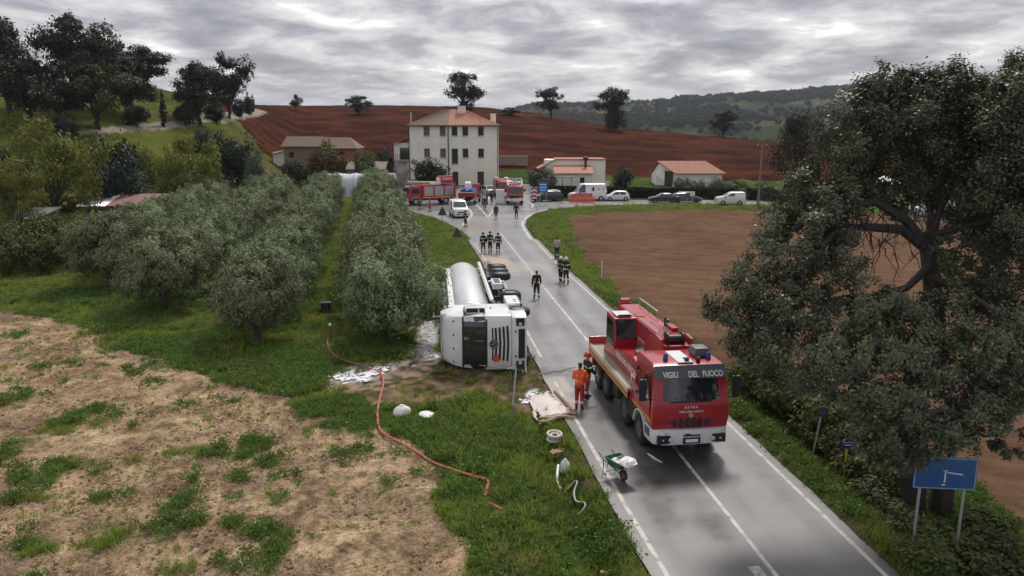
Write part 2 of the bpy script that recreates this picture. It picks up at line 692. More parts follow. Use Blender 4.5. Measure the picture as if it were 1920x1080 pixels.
def pave_sd(x, y):
    """Rough distance outside the paved road (0 on it)."""
    x = np.atleast_1d(np.asarray(x, float))
    y = np.atleast_1d(np.asarray(y, float))
    dl = XL(y) - 0.35 - x
    dr = x - XR(y) - 0.35
    d = np.where(y < ROAD_END, np.maximum(np.maximum(dl, dr), 0), 1e3)
    ins = in_poly(x, y, PAVE)
    dp = poly_dist(x, y, PAVE + [PAVE[0]])
    return np.where(ins, 0, np.minimum(d, dp))


def height(x, y, micro=False):
    x = np.atleast_1d(np.asarray(x, float))
    y = np.atleast_1d(np.asarray(y, float))
    z = base_height(x, y)
    d = pave_sd(x, y)
    left = (x < XL(y)) & (y < 62)
    dl = XL(y) - x
    fall = sstep(62, 40, y)
    spill = np.exp(-(((y - 31.0) / 4.5) ** 2))               # beside the tanker the ditch is filled and trampled
    ditch = (-0.62 * np.exp(-(((dl - 1.5) / 0.55) ** 2)) + 0.16 * np.exp(-(((dl - 2.9) / 0.8) ** 2))) * fall * (1 - 0.85 * spill)
    z = z + np.where(left, ditch, 0)
    right = (x > XR(y)) & (y < 95)
    dr = x - XR(y)
    z = z + np.where(right, -0.35 * np.exp(-(((dr - 2.2) / 0.8) ** 2)) + 0.12 * np.exp(-(((dr - 0.9) / 0.5) ** 2)), 0)
    z = np.where(d <= 0.001, z - 0.06, z - 0.06 * (1 - sstep(0, 0.5, d)))
    return z


def gz(x, y):
    return float(height(x, y)[0])


def ground_at(px, py, near=40, far=340):
    """Walk a sight line out to where it meets the land."""
    dx, dy, dz = ray(px, py)
    Ys = np.exp(np.linspace(math.log(near), math.log(far), 1500))
    t = Ys / dy
    z = CAMZ + dz * t
    h = height(dx * t, Ys)
    k = np.nonzero(h >= z)[0]
    k = k[0] if len(k) else int(np.argmin(np.abs(h - z)))
    return float(dx * t[k]), float(Ys[k]), float(h[k])


# ---------------------------------------------------------------- what lies where
def ip(*pts):
    return [P(*p) for p in pts]


DRY = ip((-500, 575), (0, 588), (110, 608), (215, 655), (330, 690), (430, 715), (520, 742), (610, 752), (650, 770), (705, 812), (780, 838), (815, 880), (850, 930), (872, 985), (905, 1080), (930, 1200), (-700, 1200))
BROWN = ip((1064, 420), (1080, 404), (1140, 396), (1300, 392.5), (1420, 394), (1600, 396), (1900, 408), (2600, 430), (2600, 1200), (2100, 1040), (1920, 985), (1850, 925), (1700, 850), (1560, 775), (1460, 725), (1390, 690), (1290, 630), (1215, 577), (1160, 533), (1108, 486), (1078, 455))
BARE = [ip((770, 590), (830, 600), (815, 680), (720, 730), (600, 720), (640, 690), (760, 670)), ip((600, 715), (720, 690), (820, 670), (990, 690), (1050, 700), (1060, 760), (960, 765), (900, 745), (760, 765), (660, 745))]
RED_IN = [(-77, 232), (-85, 205), (-62, 172), (-52, 163), (-30, 158), (-8, 164), (0, 171), (22, 162), (38, 158), (60, 152), (95, 146), (180, 146), (330, 150), (330, 270), (160, 330), (60, 390), (-10, 430), (-120, 420), (-96, 330), (-92, 285)]
TRACK = [ground_at(*p)[:2] for p in ((120, 250), (175, 247), (235, 242), (300, 237), (360, 229), (410, 222), (450, 214), (490, 207))]
TRACK2 = [ground_at(*p)[:2] for p in ((60, 335), (150, 330), (240, 332), (330, 336))]


def gauss_spots(x, y, spots):
    s = np.zeros(x.shape)
    for px, py, rx, ry in spots:
        cx, cy = P(px, py)
        ax = rx * cy / FPX
        ay = abs(P(px, py + ry)[1] - P(px, py - ry)[1]) / 2
        s = np.maximum(s, 1 - np.hypot((x - cx) / ax, (y - cy) / ay))
    return s


FOAM = [(655, 708, 34, 9), (700, 700, 24, 8), (806, 640, 16, 28), (800, 612, 12, 16), (1000, 738, 16, 9)]
GREEN_SPOTS = [(20, 750, 45, 22), (130, 790, 62, 38), (20, 850, 55, 40), (115, 880, 48, 36), (60, 935, 60, 16), (30, 905, 40, 20), (210, 1010, 62, 45), (70, 1035, 62, 36), (480, 832, 45, 22), (520, 862, 28, 13), (390, 848, 70, 15), (340, 850, 50, 10),
               (190, 870, 25, 10), (345, 948, 38, 24), (360, 985, 30, 12), (430, 980, 30, 14), (523, 936, 34, 18), (512, 1002, 42, 26), (590, 1015, 26, 12), (535, 1030, 24, 10), (640, 852, 28, 12), (610, 765, 80, 26), (655, 798, 65, 20),
               (590, 805, 28, 10), (200, 935, 30, 14), (250, 925, 20, 12), (330, 1060, 40, 14), (720, 915, 25, 18), (505, 1062, 30, 16), (620, 930, 20, 10), (410, 1048, 24, 9), (255, 860, 22, 10), (285, 765, 20, 8), (185, 790, 20, 10), (735, 780, 30, 12), (350, 905, 28, 8), (305, 880, 24, 9), (660, 1000, 18, 9), (460, 900, 20, 7)]


def land(x, y):
    """Per point: class index, albedo and grass cover."""
    n1 = fbm(x * 0.9, y * 0.9, 4, 3)
    n2 = fbm(x * 0.22 + 9, y * 0.22, 4, 11)
    n3 = fbm(x * 3.1, y * 3.1, 3, 21)
    wob = 1.0 + 0.012 * y
    jx = x + (fbm(x * 0.5, y * 0.5, 4, 31) - 0.5) * 2.6 * wob * 0.7
    jy = y + (fbm(x * 0.5 + 40, y * 0.5, 4, 41) - 0.5) * 3.4 * wob * 0.7
    cls = np.zeros(x.shape, np.int32)
    col = np.zeros(x.shape + (3,))

    def lerp(a, b, t):
        return np.asarray(a)[None] * (1 - t[:, None]) + np.asarray(b)[None] * t[:, None]
    # meadow grass ground (below the blades): green with drier yellow drifts
    col[:] = lerp((0.034, 0.064, 0.012), (0.075, 0.098, 0.020), sstep(0.35, 0.7, n2 * 0.6 + n1 * 0.4))
    cover = np.clip(0.45 + 1.3 * (n1 - 0.3), 0.25, 1)
    warm = sstep(78, 120, y) * (x < -12)
    col = col * (1 - warm[:, None] * 0.55) + lerp((0.075, 0.085, 0.014), (0.12, 0.105, 0.025), n2) * warm[:, None] * 0.55
    orch = sstep(-3.0, -6.5, x - (-0.184 * (y - 37.2))) * sstep(33, 38, y) * sstep(118, 100, y)
    bare = sstep(0.52, 0.68, n1 * 0.6 + n2 * 0.4) * orch
    col = col * (1 - bare[:, None] * 0.6) + np.array([0.11, 0.075, 0.038]) * bare[:, None] * 0.6
    cover = cover * (1 - 0.5 * bare)
    # verges with dead grass near the asphalt
    near = np.where(y < ROAD_END, np.minimum(np.abs(x - XL(y)), np.abs(x - XR(y))), 99)
    dv = sstep(1.4, 0.2, near) * (0.4 + 0.6 * n3)
    col = col * (1 - dv[:, None] * 0.7) + np.array([0.10, 0.075, 0.045]) * dv[:, None] * 0.7
    cover = cover * (1 - 0.72 * dv)
    # dry stubble field
    dry = in_poly(jx, jy, DRY)
    sp = gauss_spots(jx * 0.35 + x * 0.65, jy * 0.35 + y * 0.65, GREEN_SPOTS) + (n1 - 0.5) * 0.7 + (n3 - 0.5) * 1.5
    thin = sstep(0.60, 0.74, n1 * 0.6 + n3 * 0.4)
    g = np.maximum(np.maximum(sstep(-0.1, 0.75, sp), thin * 0.38), 0.05 + 0.16 * (n1 - 0.3))
    straw = lerp((0.165, 0.112, 0.070), (0.63, 0.455, 0.29), np.clip(0.5 + (n1 - 0.5) * 1.7 + (n3 - 0.5) * 1.5, 0, 1))
    pale = sstep(0.45, 0.65, n2)
    straw = straw * (1 - 0.3 * pale[:, None]) + np.array([0.30, 0.185, 0.115]) * 0.3 * pale[:, None]
    greyb = sstep(0.56, 0.72, fbm(x * 0.35, y * 0.5, 3, 77))
    straw = straw * (1 - 0.45 * greyb[:, None]) + np.array([0.185, 0.135, 0.108]) * 0.45 * greyb[:, None]
    dcol = straw * (1 - g[:, None] * 0.75) + np.array([0.05, 0.072, 0.02]) * g[:, None] * 0.75
    col = np.where(dry[:, None], dcol, col)
    cover = np.where(dry, g, cover)
    cls = np.where(dry, 1, cls)
    # trampled, oily ground round the overturned tanker
    for k, pl in enumerate(BARE):
        b = in_poly(x + (n1 - 0.5) * 2.2, y + (n3 - 0.5) * 2.5, pl)
        t = b * (0.55 + 0.45 * n3)
        mud = lerp((0.040, 0.030, 0.022), (0.26, 0.17, 0.11), sstep(0.3, 0.7, n1 * 0.5 + n3 * 0.5))
        if k == 0:
            mud = lerp((0.16, 0.13, 0.10), (0.6, 0.56, 0.52), sstep(0.35, 0.6, n3))
        col = col * (1 - t[:, None]) + mud * t[:, None]
        cover = cover * (1 - 0.85 * b)
    # right-hand brown field
    br = in_poly(x + (jx - x) * 0.7, y + (jy - y) * 0.7, BROWN)
    fur = 0.5 + 0.5 * np.sin((x * 0.35 + y * 0.94) * 3.4 + 5 * n2 + n1)
    bcol = lerp((0.078, 0.043, 0.026), (0.160, 0.094, 0.059), np.clip(0.34 + 0.7 * (n1 - 0.3) + 0.9 * (n2 - 0.4) + 0.32 * (fur - 0.5), 0, 1))
    lim = in_poly(x - 1.6, y - 0.5, BROWN)
    col = np.where(br[:, None], bcol, col)
    cover = np.where(br, 0.0, cover)
    cls = np.where(br, 2, cls)
    # red ploughed hillside
    rd = in_poly(jx, jy * 1.0, RED_IN) & (y > 138)
    clod = fbm(x * 0.11 + 3 * fbm(x * .02, y * .02, 2, 57), y * 0.2, 4, 51)
    rc = lerp((0.034, 0.0098, 0.0046), (0.078, 0.0230, 0.0105), sstep(0.3, 0.72, clod))
    col = np.where(rd[:, None], rc, col)
    cover = np.where(rd, 0.0, cover)
    cls = np.where(rd, 3, cls)
    # gravel tracks on the hillside
    tr = poly_dist(x, y, TRACK) < 1.0 + 0.006 * (y - 110)
    tr |= poly_dist(x, y, TRACK2) < 0.8
    col = np.where(tr[:, None], lerp((0.20, 0.175, 0.14), (0.30, 0.27, 0.22), n1), col)
    cover = np.where(tr, 0, cover)
    cls = np.where(tr, 4, cls)
    # far country: fields, scrub and woods
    far = (y > 430) & ~rd
    q = fbm(x * 0.0075, y * 0.0042, 4, 61)
    q2 = fbm(x * 0.03, y * 0.02, 3, 71)
    fc = lerp((0.014, 0.021, 0.010), (0.026, 0.034, 0.012), sstep(0.46, 0.6, q * 0.75 + q2 * 0.25))
    tan = sstep(0.62, 0.72, fbm(x * 0.011 + 5, y * 0.006, 3, 81))
    fc = fc * (1 - 0.6 * tan[:, None]) + np.array([0.10, 0.085, 0.042]) * 0.6 * tan[:, None]
    col = np.where(far[:, None], fc, col)
    cls = np.where(far, 5, cls)
    hill = (y > 84) & (x < -0.30 * y) & (cls == 0)
    cls = np.where(hill, 6, cls)
    hv = 0.55 + 0.9 * fbm(x * 0.16, y * 0.09, 4, 131)
    hd = sstep(0.55, 0.7, fbm(x * 0.3, y * 0.16, 3, 141))
    hc = (col * hv[:, None]) * (1 - 0.5 * hd[:, None]) + np.array([0.14, 0.11, 0.045]) * 0.5 * hd[:, None]
    col = np.where(hill[:, None], hc, col)
    fm_ = np.zeros(x.shape)
    for px, py, rx, ry in FOAM:
        cx, cy = P(px, py)
        ay = abs(P(px, py + ry)[1] - P(px, py - ry)[1]) / 2
        fm_ = np.maximum(fm_, sstep(1.15, 0.5, np.hypot((x - cx) / (rx * cy / FPX), (y - cy) / ay) + (n3 - 0.5) * 1.6))
    col = col * (1 - 0.8 * fm_[:, None]) + np.array([0.62, 0.62, 0.64]) * 0.8 * fm_[:, None]
    cover = cover * (1 - fm_)
    return cls, col, cover


def build_land():
    NU, NV = 440, 640
    us = np.linspace(-0.98, 0.98, NU)
    s = np.linspace(0, 1, NV)
    lo, hi = math.log(9.0), math.log(4200.0)
    lv = lo + (hi - lo) * (0.62 * s + 0.38 * s ** 2.6)
    vs = np.exp(lv)
    U, V = np.meshgrid(us, vs)
    x, y = (U * V).ravel(), V.ravel()
    cls, col, cover = land(x, y)
    z = height(x, y)
    d = pave_sd(x, y)
    k = sstep(0.1, 0.8, d)
    clod = (fbm(x * 2.3, y * 2.3, 3, 5) - 0.5)
    z += np.where(cls == 1, clod * 0.13 + (fbm(x * 0.5, y * 0.5, 2, 6) - 0.5) * 0.25, 0) * k
    z += np.where(cls == 0, clod * 0.10 * (y < 80) + (fbm(x * 0.35, y * 0.35, 3, 8) - 0.5) * 0.22, 0) * k
    z += np.where(cls == 2, (0.5 + 0.5 * np.sin((x * 0.35 + y * 0.94) * 5.0)) * 0.05 + clod * 0.10 - 0.12, 0) * k
    z += np.where(cls == 3, (fbm(x * 0.12, y * 0.3, 3, 9) - 0.5) * 1.1, 0)
    z += np.where(cls == 5, (fbm(x * 0.02, y * 0.012, 3, 12) - 0.5) * 9 * sstep(450, 900, y), 0)
    Vv = np.stack([x, y, z], 1)
    i = np.arange(NU * NV).reshape(NV, NU)
    F = np.stack([i[:-1, :-1], i[:-1, 1:], i[1:, 1:], i[1:, :-1]], -1).reshape(-1, 4)
    fc = cls[F[:, 0]]
    gm = attr_mat('meadow_ground', 0.95, 0.4, 7.0, 0.6, 9.0)
    sm = attr_mat('dry_soil', 0.95, 0.85, 8.5, 1.0, 7.0, 0.12)
    bm_ = attr_mat('brown_soil', 0.95, 0.28, 4.5, 0.7, 6.0, 0.08)
    rm = attr_mat('red_soil', 0.95, 0.55, 0.8, 1.0, 0.9, 0.6, aniso=(.5, 1.0, 1))
    tm = attr_mat('track_gravel', 0.95, 0.2, 3.0, 0.3, 20)
    fm = attr_mat('far_country', 0.95, 0.35, 0.05, 0.0, 1)
    for c, nm, m in ((0, 'ground', gm), (1, 'dry_field', sm), (2, 'brown_field', bm_), (3, 'red_ploughed_hill', rm), (4, 'gravel_path', tm), (5, 'far_hills', fm), (6, 'green_hill', gm)):
        f = F[fc == c]
        if not len(f):
            continue
        used, inv = np.unique(f.ravel(), return_inverse=True)
        me = np_mesh(nm, Vv[used], inv.reshape(-1, 4), m, True, {'albedo': col[used].astype(np.float32)})
        tag(link_mesh(nm, me), kind='structure')


build_land()


# ---------------------------------------------------------------- asphalt, markings
def strip_mesh(name, xa, xb, ya, yb, z, m, du=0.28, dv=0.3, fn=None):
    nv = max(2, int((yb - ya) / dv))
    ys = np.linspace(ya, yb, nv)
    nu = max(2, int(max(np.max(xb(ys) - xa(ys)), 0.1) / du) + 1)
    t = np.linspace(0, 1, nu)
    X = xa(ys)[:, None] * (1 - t) + xb(ys)[:, None] * t
    Y = np.repeat(ys[:, None], nu, 1)
    x, y = X.ravel(), Y.ravel()
    i = np.arange(nu * nv).reshape(nv, nu)
    F = np.stack([i[:-1, :-1], i[:-1, 1:], i[1:, 1:], i[1:, :-1]], -1).reshape(-1, 4)
    A = fn(x, y) if fn else {}
    if callable(z):
        z = z(x, y)
    me = np_mesh(name, np.stack([x, y, np.zeros_like(x) + z], 1), F, m, True, A)
    return link_mesh(name, me)


def asphalt(x, y):
    n = fbm(x * 0.5, y * 0.5, 4, 101)
    f = fbm(x * 4, y * 4, 3, 103)
    lng = fbm((x - XC(y)) * 1.8, y * 0.09, 3, 105)          # streaks along the lane
    base = np.array([0.100, 0.097, 0.098])[None] * (0.72 + 0.75 * (n - 0.2) * 0.8 + 0.35 * (f - 0.5))[:, None]
    u = x - XC(y)
    tracks = np.exp(-((np.abs(np.abs(u) - 1.35) - 0.72) / 0.28) ** 2) * 0.22
    base = base * (1 + 0.95 * sstep(24, 36, y) - 0.15 * sstep(22, 18, y))[:, None]  # grazing sky sheen painted into the albedo: paler further on, darker near
    base = base * (1 - tracks + (lng - 0.5) * 0.35)[:, None]
    rough = 0.33 + 0.10 * (n - 0.3) + 0.06 * (f - 0.5) - 0.25 * tracks
    # wetter and smoother further on, where the wash water has run
    rough = rough - 0.07 * sstep(26, 36, y)

    def stain(px, py, rx, ry, c, a, ns, seed, rgh=0.0):
        nonlocal base, rough
        cx, cy = P(px, py)
        ax, ay = rx * cy / FPX, abs(P(px, py + ry)[1] - P(px, py - ry)[1]) / 2
        d = np.hypot((x - cx) / ax, (y - cy) / ay) + (fbm(x * ns, y * ns, 4, seed) - 0.5) * 1.5
        t = sstep(1.0, 0.45, d) * a
        base = base * (1 - t[:, None]) + np.array(c)[None] * t[:, None]
        rough = rough + rgh * t
    stain(925, 492, 55, 18, (0.34, 0.23, 0.155), 0.9, 0.9, 111, 0.3)
    stain(975, 500, 50, 12, (0.22, 0.17, 0.13), 0.5, 1.1, 112, 0.3)
    stain(905, 425, 28, 8, (0.24, 0.17, 0.14), 0.5, 0.6, 113)
    stain(1040, 700, 60, 14, (0.035, 0.033, 0.03), 0.85, 1.6, 114, -0.1)
    stain(1050, 740, 34, 40, (0.34, 0.30, 0.26), 0.75, 1.4, 115, 0.2)
    stain(1240, 930, 55, 55, (0.040, 0.035, 0.031), 0.85, 0.8, 116, -0.1)
    stain(1330, 985, 70, 45, (0.042, 0.034, 0.029), 0.8, 0.8, 117, -0.1)
    stain(1270, 860, 80, 30, (0.035, 0.033, 0.033), 0.75, 1.2, 118, -0.05)
    stain(1150, 800, 30, 50, (0.05, 0.048, 0.046), 0.6, 0.9, 119)
    sh = np.minimum(np.abs(x - XL(y)), np.abs(x - XR(y)))
    e = sstep(0.45, 0.0, sh) * 0.5 * (y < ROAD_END)
    base = base * (1 - e[:, None]) + np.array([0.13, 0.11, 0.09]) * e[:, None]
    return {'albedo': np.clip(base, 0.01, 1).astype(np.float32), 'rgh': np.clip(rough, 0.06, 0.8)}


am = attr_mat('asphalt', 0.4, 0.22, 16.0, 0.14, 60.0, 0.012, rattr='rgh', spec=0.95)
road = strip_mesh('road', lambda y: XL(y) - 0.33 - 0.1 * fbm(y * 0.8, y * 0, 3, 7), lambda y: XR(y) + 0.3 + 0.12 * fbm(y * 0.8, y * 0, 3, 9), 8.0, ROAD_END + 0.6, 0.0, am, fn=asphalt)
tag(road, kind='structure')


def poly_sheet(name, poly, z, m, fn=None, cuts=0):
    bm = bmesh.new()
    vs = [bm.verts.new((p[0], p[1], 0)) for p in poly]
    f = bm.faces.new(vs)
    r = bmesh.ops.triangulate(bm, faces=[f])
    for _ in range(cuts):
        bmesh.ops.subdivide_edges(bm, edges=[e for e in bm.edges if e.calc_length() > 0.9], cuts=1, use_grid_fill=True)
        bmesh.ops.triangulate(bm, faces=bm.faces)
    bmesh.ops.recalc_face_normals(bm, faces=bm.faces)
    V = np.array([v.co[:] for v in bm.verts])
    F = np.array([[v.index for v in f.verts] for f in bm.faces])
    bm.free()
    V[:, 2] = z
    A = fn(V[:, 0], V[:, 1]) if fn else {}
    me = np_mesh(name, V, F, m, False, A)
    if len(me.polygons) and me.polygons[0].normal.z < 0:
        me.flip_normals()
    return link_mesh(name, me)


def asphalt_far(x, y):
    n = fbm(x * 0.25, y * 0.25, 4, 121)
    f = fbm(x * 1.1, y * 1.1, 3, 123)
    b = np.array([0.19, 0.186, 0.188])[None] * (0.7 + 0.7 * (n - 0.2) + 0.3 * (f - 0.5))[:, None]
    cx, cy = P(905, 425)
    t = sstep(1.1, 0.4, np.hypot((x - cx) / 3, (y - cy) / 6) + (f - 0.5)) * 0.4
    b = b * (1 - t[:, None]) + np.array([0.26, 0.18, 0.14]) * t[:, None]
    return {'albedo': b.astype(np.float32), 'rgh': np.clip(0.20 + 0.2 * (n - 0.3), 0.05, 0.8)}


tag(poly_sheet('road_junction', PAVE, -0.004, am, asphalt_far, 5), kind='structure')

wp = mat('road_paint', (0.48, 0.47, 0.445), 0.6, var=0.4, scale=2.6, dirt=1.3, dcol=(0.15, 0.145, 0.14))


def marking(xf, w, ya, yb):
    o = strip_mesh('road_marking', lambda y: xf(y) - w / 2, lambda y: xf(y) + w / 2, ya, yb, 0.004, wp, du=0.08, dv=0.4)
    return tag(o, kind='structure')


marking(XL, 0.13, 8.5, 31.0)
marking(XL, 0.13, 34.5, 72)
marking(XR, 0.13, 8.5, 74)
marking(XC, 0.12, 8.5, 80)
def line_sheet(pts, w, z=0.004):
    pts = [Vector((p[0], p[1], 0)) for p in pts]
    vs, fs = [], []
    for i, p in enumerate(pts):
        d = (pts[min(i + 1, len(pts) - 1)] - pts[max(i - 1, 0)]).normalized()
        n = Vector((-d.y, d.x, 0)) * w / 2
        vs += [(*(p + n)[:2], z), (*(p - n)[:2], z)]
        if i:
            fs.append((2 * i - 2, 2 * i - 1, 2 * i + 1, 2 * i))
    return tag(link_mesh('road_marking', np_mesh('road_marking', vs, fs, wp)), kind='structure')


def inset(line, d):
    out = []
    for i, p in enumerate(line):
        a, b = Vector(line[max(i - 1, 0)]), Vector(line[min(i + 1, len(line) - 1)])
        t = (b - a).normalized()
        out.append((p[0] - t.y * d, p[1] + t.x * d))
    return out


def smooth_line(line, it=2):
    for _ in range(it):
        out = [line[0]]
        for a, b in zip(line[:-1], line[1:]):
            out += [(a[0] * .75 + b[0] * .25, a[1] * .75 + b[1] * .25), (a[0] * .25 + b[0] * .75, a[1] * .25 + b[1] * .75)]
        line = out + [line[-1]]
    return line


line_sheet(inset(smooth_line(BEND_IN), 0.35), 0.28)
line_sheet(inset([p for p in smooth_line(BEND_OUT)], 0.6), 0.2)
line_sheet(ip((916, 409), (905, 396), (893, 384)), 0.2)
line_sheet(ip((915, 408), (921, 399), (927, 391)), 0.22)
line_sheet(ip((903, 391.5), (914, 391), (926, 391)), 0.3)
line_sheet(ip((867, 422), (876, 413), (884, 405), (884, 398), (877, 390), (868, 385)), 0.3)
line_sheet(ip((961, 413), (972, 413), (985, 413)), 0.4)
line_sheet(ip((997, 389), (1000, 385), (994, 380), (990, 377)), 0.3)
line_sheet(ip((940, 432), (952, 433), (966, 433)), 0.15)
# pale blob of paint and pressed litter on the near lane, cut square at the frame's foot
line_sheet(ip((1412, 1062), (1424, 1076), (1432, 1092)), 0.28)
# ---------------------------------------------------------------- plants
rng = np.random.default_rng(7)
bark = mat('bark', (0.034, 0.028, 0.023), 0.9, var=0.4, scale=4, bump=0.6, bscale=12)
olive_bark = mat('olive_bark', (0.10, 0.088, 0.072), 0.9, var=0.4, scale=5, bump=0.6, bscale=14)
OLIVE = leaf_mat('olive_leaf', (0.032, 0.047, 0.021), (0.345, 0.41, 0.205), 0.08, 0.65, 0.5)
OAK = leaf_mat('oak_leaf', (0.009, 0.014, 0.006), (0.036, 0.046, 0.019), 0.10, 0.55, 0.25)
BIGOAK = leaf_mat('holm_oak_leaf', (0.018, 0.024, 0.013), (0.20, 0.222, 0.132), 0.14, 0.42, 0.55)
GREENOAK = leaf_mat('green_oak_leaf', (0.026, 0.034, 0.010), (0.085, 0.090, 0.024), 0.25, 0.6, 0.25)
YELLOW = leaf_mat('acacia_leaf', (0.062, 0.080, 0.014), (0.25, 0.255, 0.048), 0.3, 0.6, 0.3)
SHRUB = leaf_mat('shrub_leaf', (0.032, 0.052, 0.014), (0.155, 0.19, 0.052), 0.25, 0.6, 0.5)
DARKG = leaf_mat('conifer_leaf', (0.010, 0.020, 0.013), (0.036, 0.055, 0.034), 0.1, 0.6, 0.4)
AUTUMN = leaf_mat('autumn_leaf', (0.042, 0.030, 0.012), (0.125, 0.062, 0.026), 0.25, 0.6, 0.3)
HEDGE = leaf_mat('hedge_leaf', (0.010, 0.020, 0.008), (0.036, 0.052, 0.020), 0.1, 0.6, 0.8)


def leaf_faces(C, size, aspect, out, up=0.3, jitter=0.6):
    """Leaves that lie along the crown's surface, blades turned outward."""
    n = len(C)
    nr = out + rng.normal(0, jitter, (n, 3))
    nr /= np.linalg.norm(nr, axis=1)[:, None] + 1e-9
    d = rng.normal(0, 1, (n, 3)) + np.array([0, 0, up])
    d -= nr * (d * nr).sum(1)[:, None]
    d /= np.linalg.norm(d, axis=1)[:, None] + 1e-9
    s = np.cross(nr, d)
    L = size * rng.uniform(0.6, 1.35, n)[:, None]
    W = L * aspect * 0.5
    m = C + d * L * 0.05
    V = np.stack([C - d * L * .5, m + s * W, C + d * L * .5 , m - s * W], 1).reshape(-1, 3)
    return V, np.arange(4 * n).reshape(n, 4)


def leaf_quads(C, size, aspect, out, up=0.0, jitter=0.9, flat=0.0):
    """One leaf (a folded-free quad) at each of C; OUT = outward directions."""
    n = len(C)
    d = out * 1.0 + rng.normal(0, jitter, (n, 3))
    d[:, 2] += up
    d /= np.linalg.norm(d, axis=1)[:, None] + 1e-9
    r = rng.normal(0, 1, (n, 3))
    r[:, 2] *= (1 - flat)
    s = np.cross(d, r)
    s /= np.linalg.norm(s, axis=1)[:, None] + 1e-9
    L = size * rng.uniform(0.6, 1.35, n)[:, None]
    W = L * aspect * 0.5
    a = C - d * L * 0.5
    b = C + d * L * 0.5
    m = C + d * L * 0.05
    V = np.stack([a, m + s * W, b, m - s * W], 1).reshape(-1, 3)
    F = np.arange(4 * n).reshape(n, 4)
    return V, F


def blob_points(cen, rad, n, shell=0.45, clumps=0, cr=0.3):
    """Points in an uneven ellipsoid, gathered in clumps near its surface."""
    rad = np.asarray(rad if np.ndim(rad) else (rad,) * 3, float)
    if clumps:
        d = rng.normal(0, 1, (clumps, 3))
        d /= np.linalg.norm(d, axis=1)[:, None]
        r = rng.uniform(shell, 1, clumps) ** 0.5 * rng.uniform(0.85, 1.12, clumps)
        cc = d * r[:, None] * rad
        w = rng.uniform(0.4, 1.6, clumps)
        k = rng.choice(clumps, n, p=w / w.sum())
        p = cc[k] + rng.normal(0, cr, (n, 3)) * rad.mean()
        o = p / (rad ** 2)
    else:
        d = rng.normal(0, 1, (n, 3))
        d /= np.linalg.norm(d, axis=1)[:, None]
        r = rng.uniform(shell ** 3, 1, n) ** (1 / 3)
        p = d * r[:, None] * rad
        o = d
    o = o / (np.linalg.norm(o, axis=1)[:, None] + 1e-9)
    return p + np.asarray(cen), o


def crown_mesh(name, blobs, per, size, aspect, m, up=0.3, clumps=14, cr=0.24, jitter=0.8, shell=0.4):
    Vs, Fs, o = [], [], 0
    tot = sum(np.prod(np.atleast_1d(b[1]) if np.ndim(b[1]) else [b[1]] * 3) ** (2 / 3) for b in blobs)
    cc = np.mean([b[0] for b in blobs], axis=0) - np.array([0, 0, .8])
    for c, r in blobs:
        w = np.prod(np.atleast_1d(r) if np.ndim(r) else [r] * 3) ** (2 / 3) / tot
        p, d = blob_points(c, r, max(20, int(per * w)), shell, clumps, cr)
        g = p - cc
        g /= np.linalg.norm(g, axis=1)[:, None] + 1e-9
        V, F = leaf_faces(p, size, aspect, d * .7 + g * .6, up * 2, jitter * .55)
        Vs.append(V)
        Fs.append(F + o)
        o += len(V)
    return np_mesh(name, np.concatenate(Vs), np.concatenate(Fs), m)


def limbs_mesh(name, limbs, m, n=7):
    b = MB()
    for pts, rs in limbs:
        b.tube(pts, rs, n)
    return b.build(name, m, smooth=True, me_only=True)


def curve(a, b, sag=0.0, k=5, wob=0.0):
    a, b = Vector(a), Vector(b)
    out = []
    for i in range(k + 1):
        t = i / k
        p = a.lerp(b, t)
        p.z += sag * math.sin(math.pi * t)
        if 0 < i < k:
            p += Vector(rng.normal(0, wob, 3))
        out.append(tuple(p))
    return out


def taper(r0, r1, k=6):
    return [r0 + (r1 - r0) * (i / (k - 1)) ** 0.8 for i in range(k)]


def make_olive(seed):
    global rng
    rng = np.random.default_rng(seed)
    blobs, limbs = [], []
    limbs.append((curve((0, 0, -0.15), (0.1, 0.05, 0.95), 0, 5, 0.04), taper(0.24, 0.15)))
    for k in range(11):
        a = k * 2.4 + rng.uniform(-.4, .4)
        rr = rng.uniform(0.5, 1.75)
        c = (rr * math.cos(a), rr * math.sin(a), rng.uniform(2.4, 3.6) - 0.25 * rr)
        blobs.append((c, (rng.uniform(.75, 1.05), rng.uniform(.75, 1.05), rng.uniform(.85, 1.25))))
        limbs.append((curve((0.1, 0.05, 0.85), c, 0.1, 5, 0.06), taper(0.09, 0.02)))
    for k in range(9):
        a = k * 0.7 + rng.uniform(-.2, .2)
        c = (1.6 * math.cos(a), 1.6 * math.sin(a), rng.uniform(1.55, 2.3))
        blobs.append((c, (.75, .75, rng.uniform(.75, 1.0))))
    for k in range(6):
        a = k * 1.05 + rng.uniform(-.2, .2)
        blobs.append(((1.05 * math.cos(a), 1.05 * math.sin(a), rng.uniform(1.15, 1.6)), (.66, .66, .6)))
    for k in range(18):                                            # upright shoots that fray the top
        a, rr = rng.uniform(0, 6.3), rng.uniform(0, 1.9)
        blobs.append(((rr * math.cos(a), rr * math.sin(a), 3.95 - 0.3 * rr + rng.uniform(-.2, .35)), (.24, .24, .6)))
    return limbs_mesh('trunk', limbs, olive_bark), crown_mesh('crown', blobs, 32000, 0.155, 0.36, OLIVE, 0.8, 14, 0.18, 0.78, 0.4)


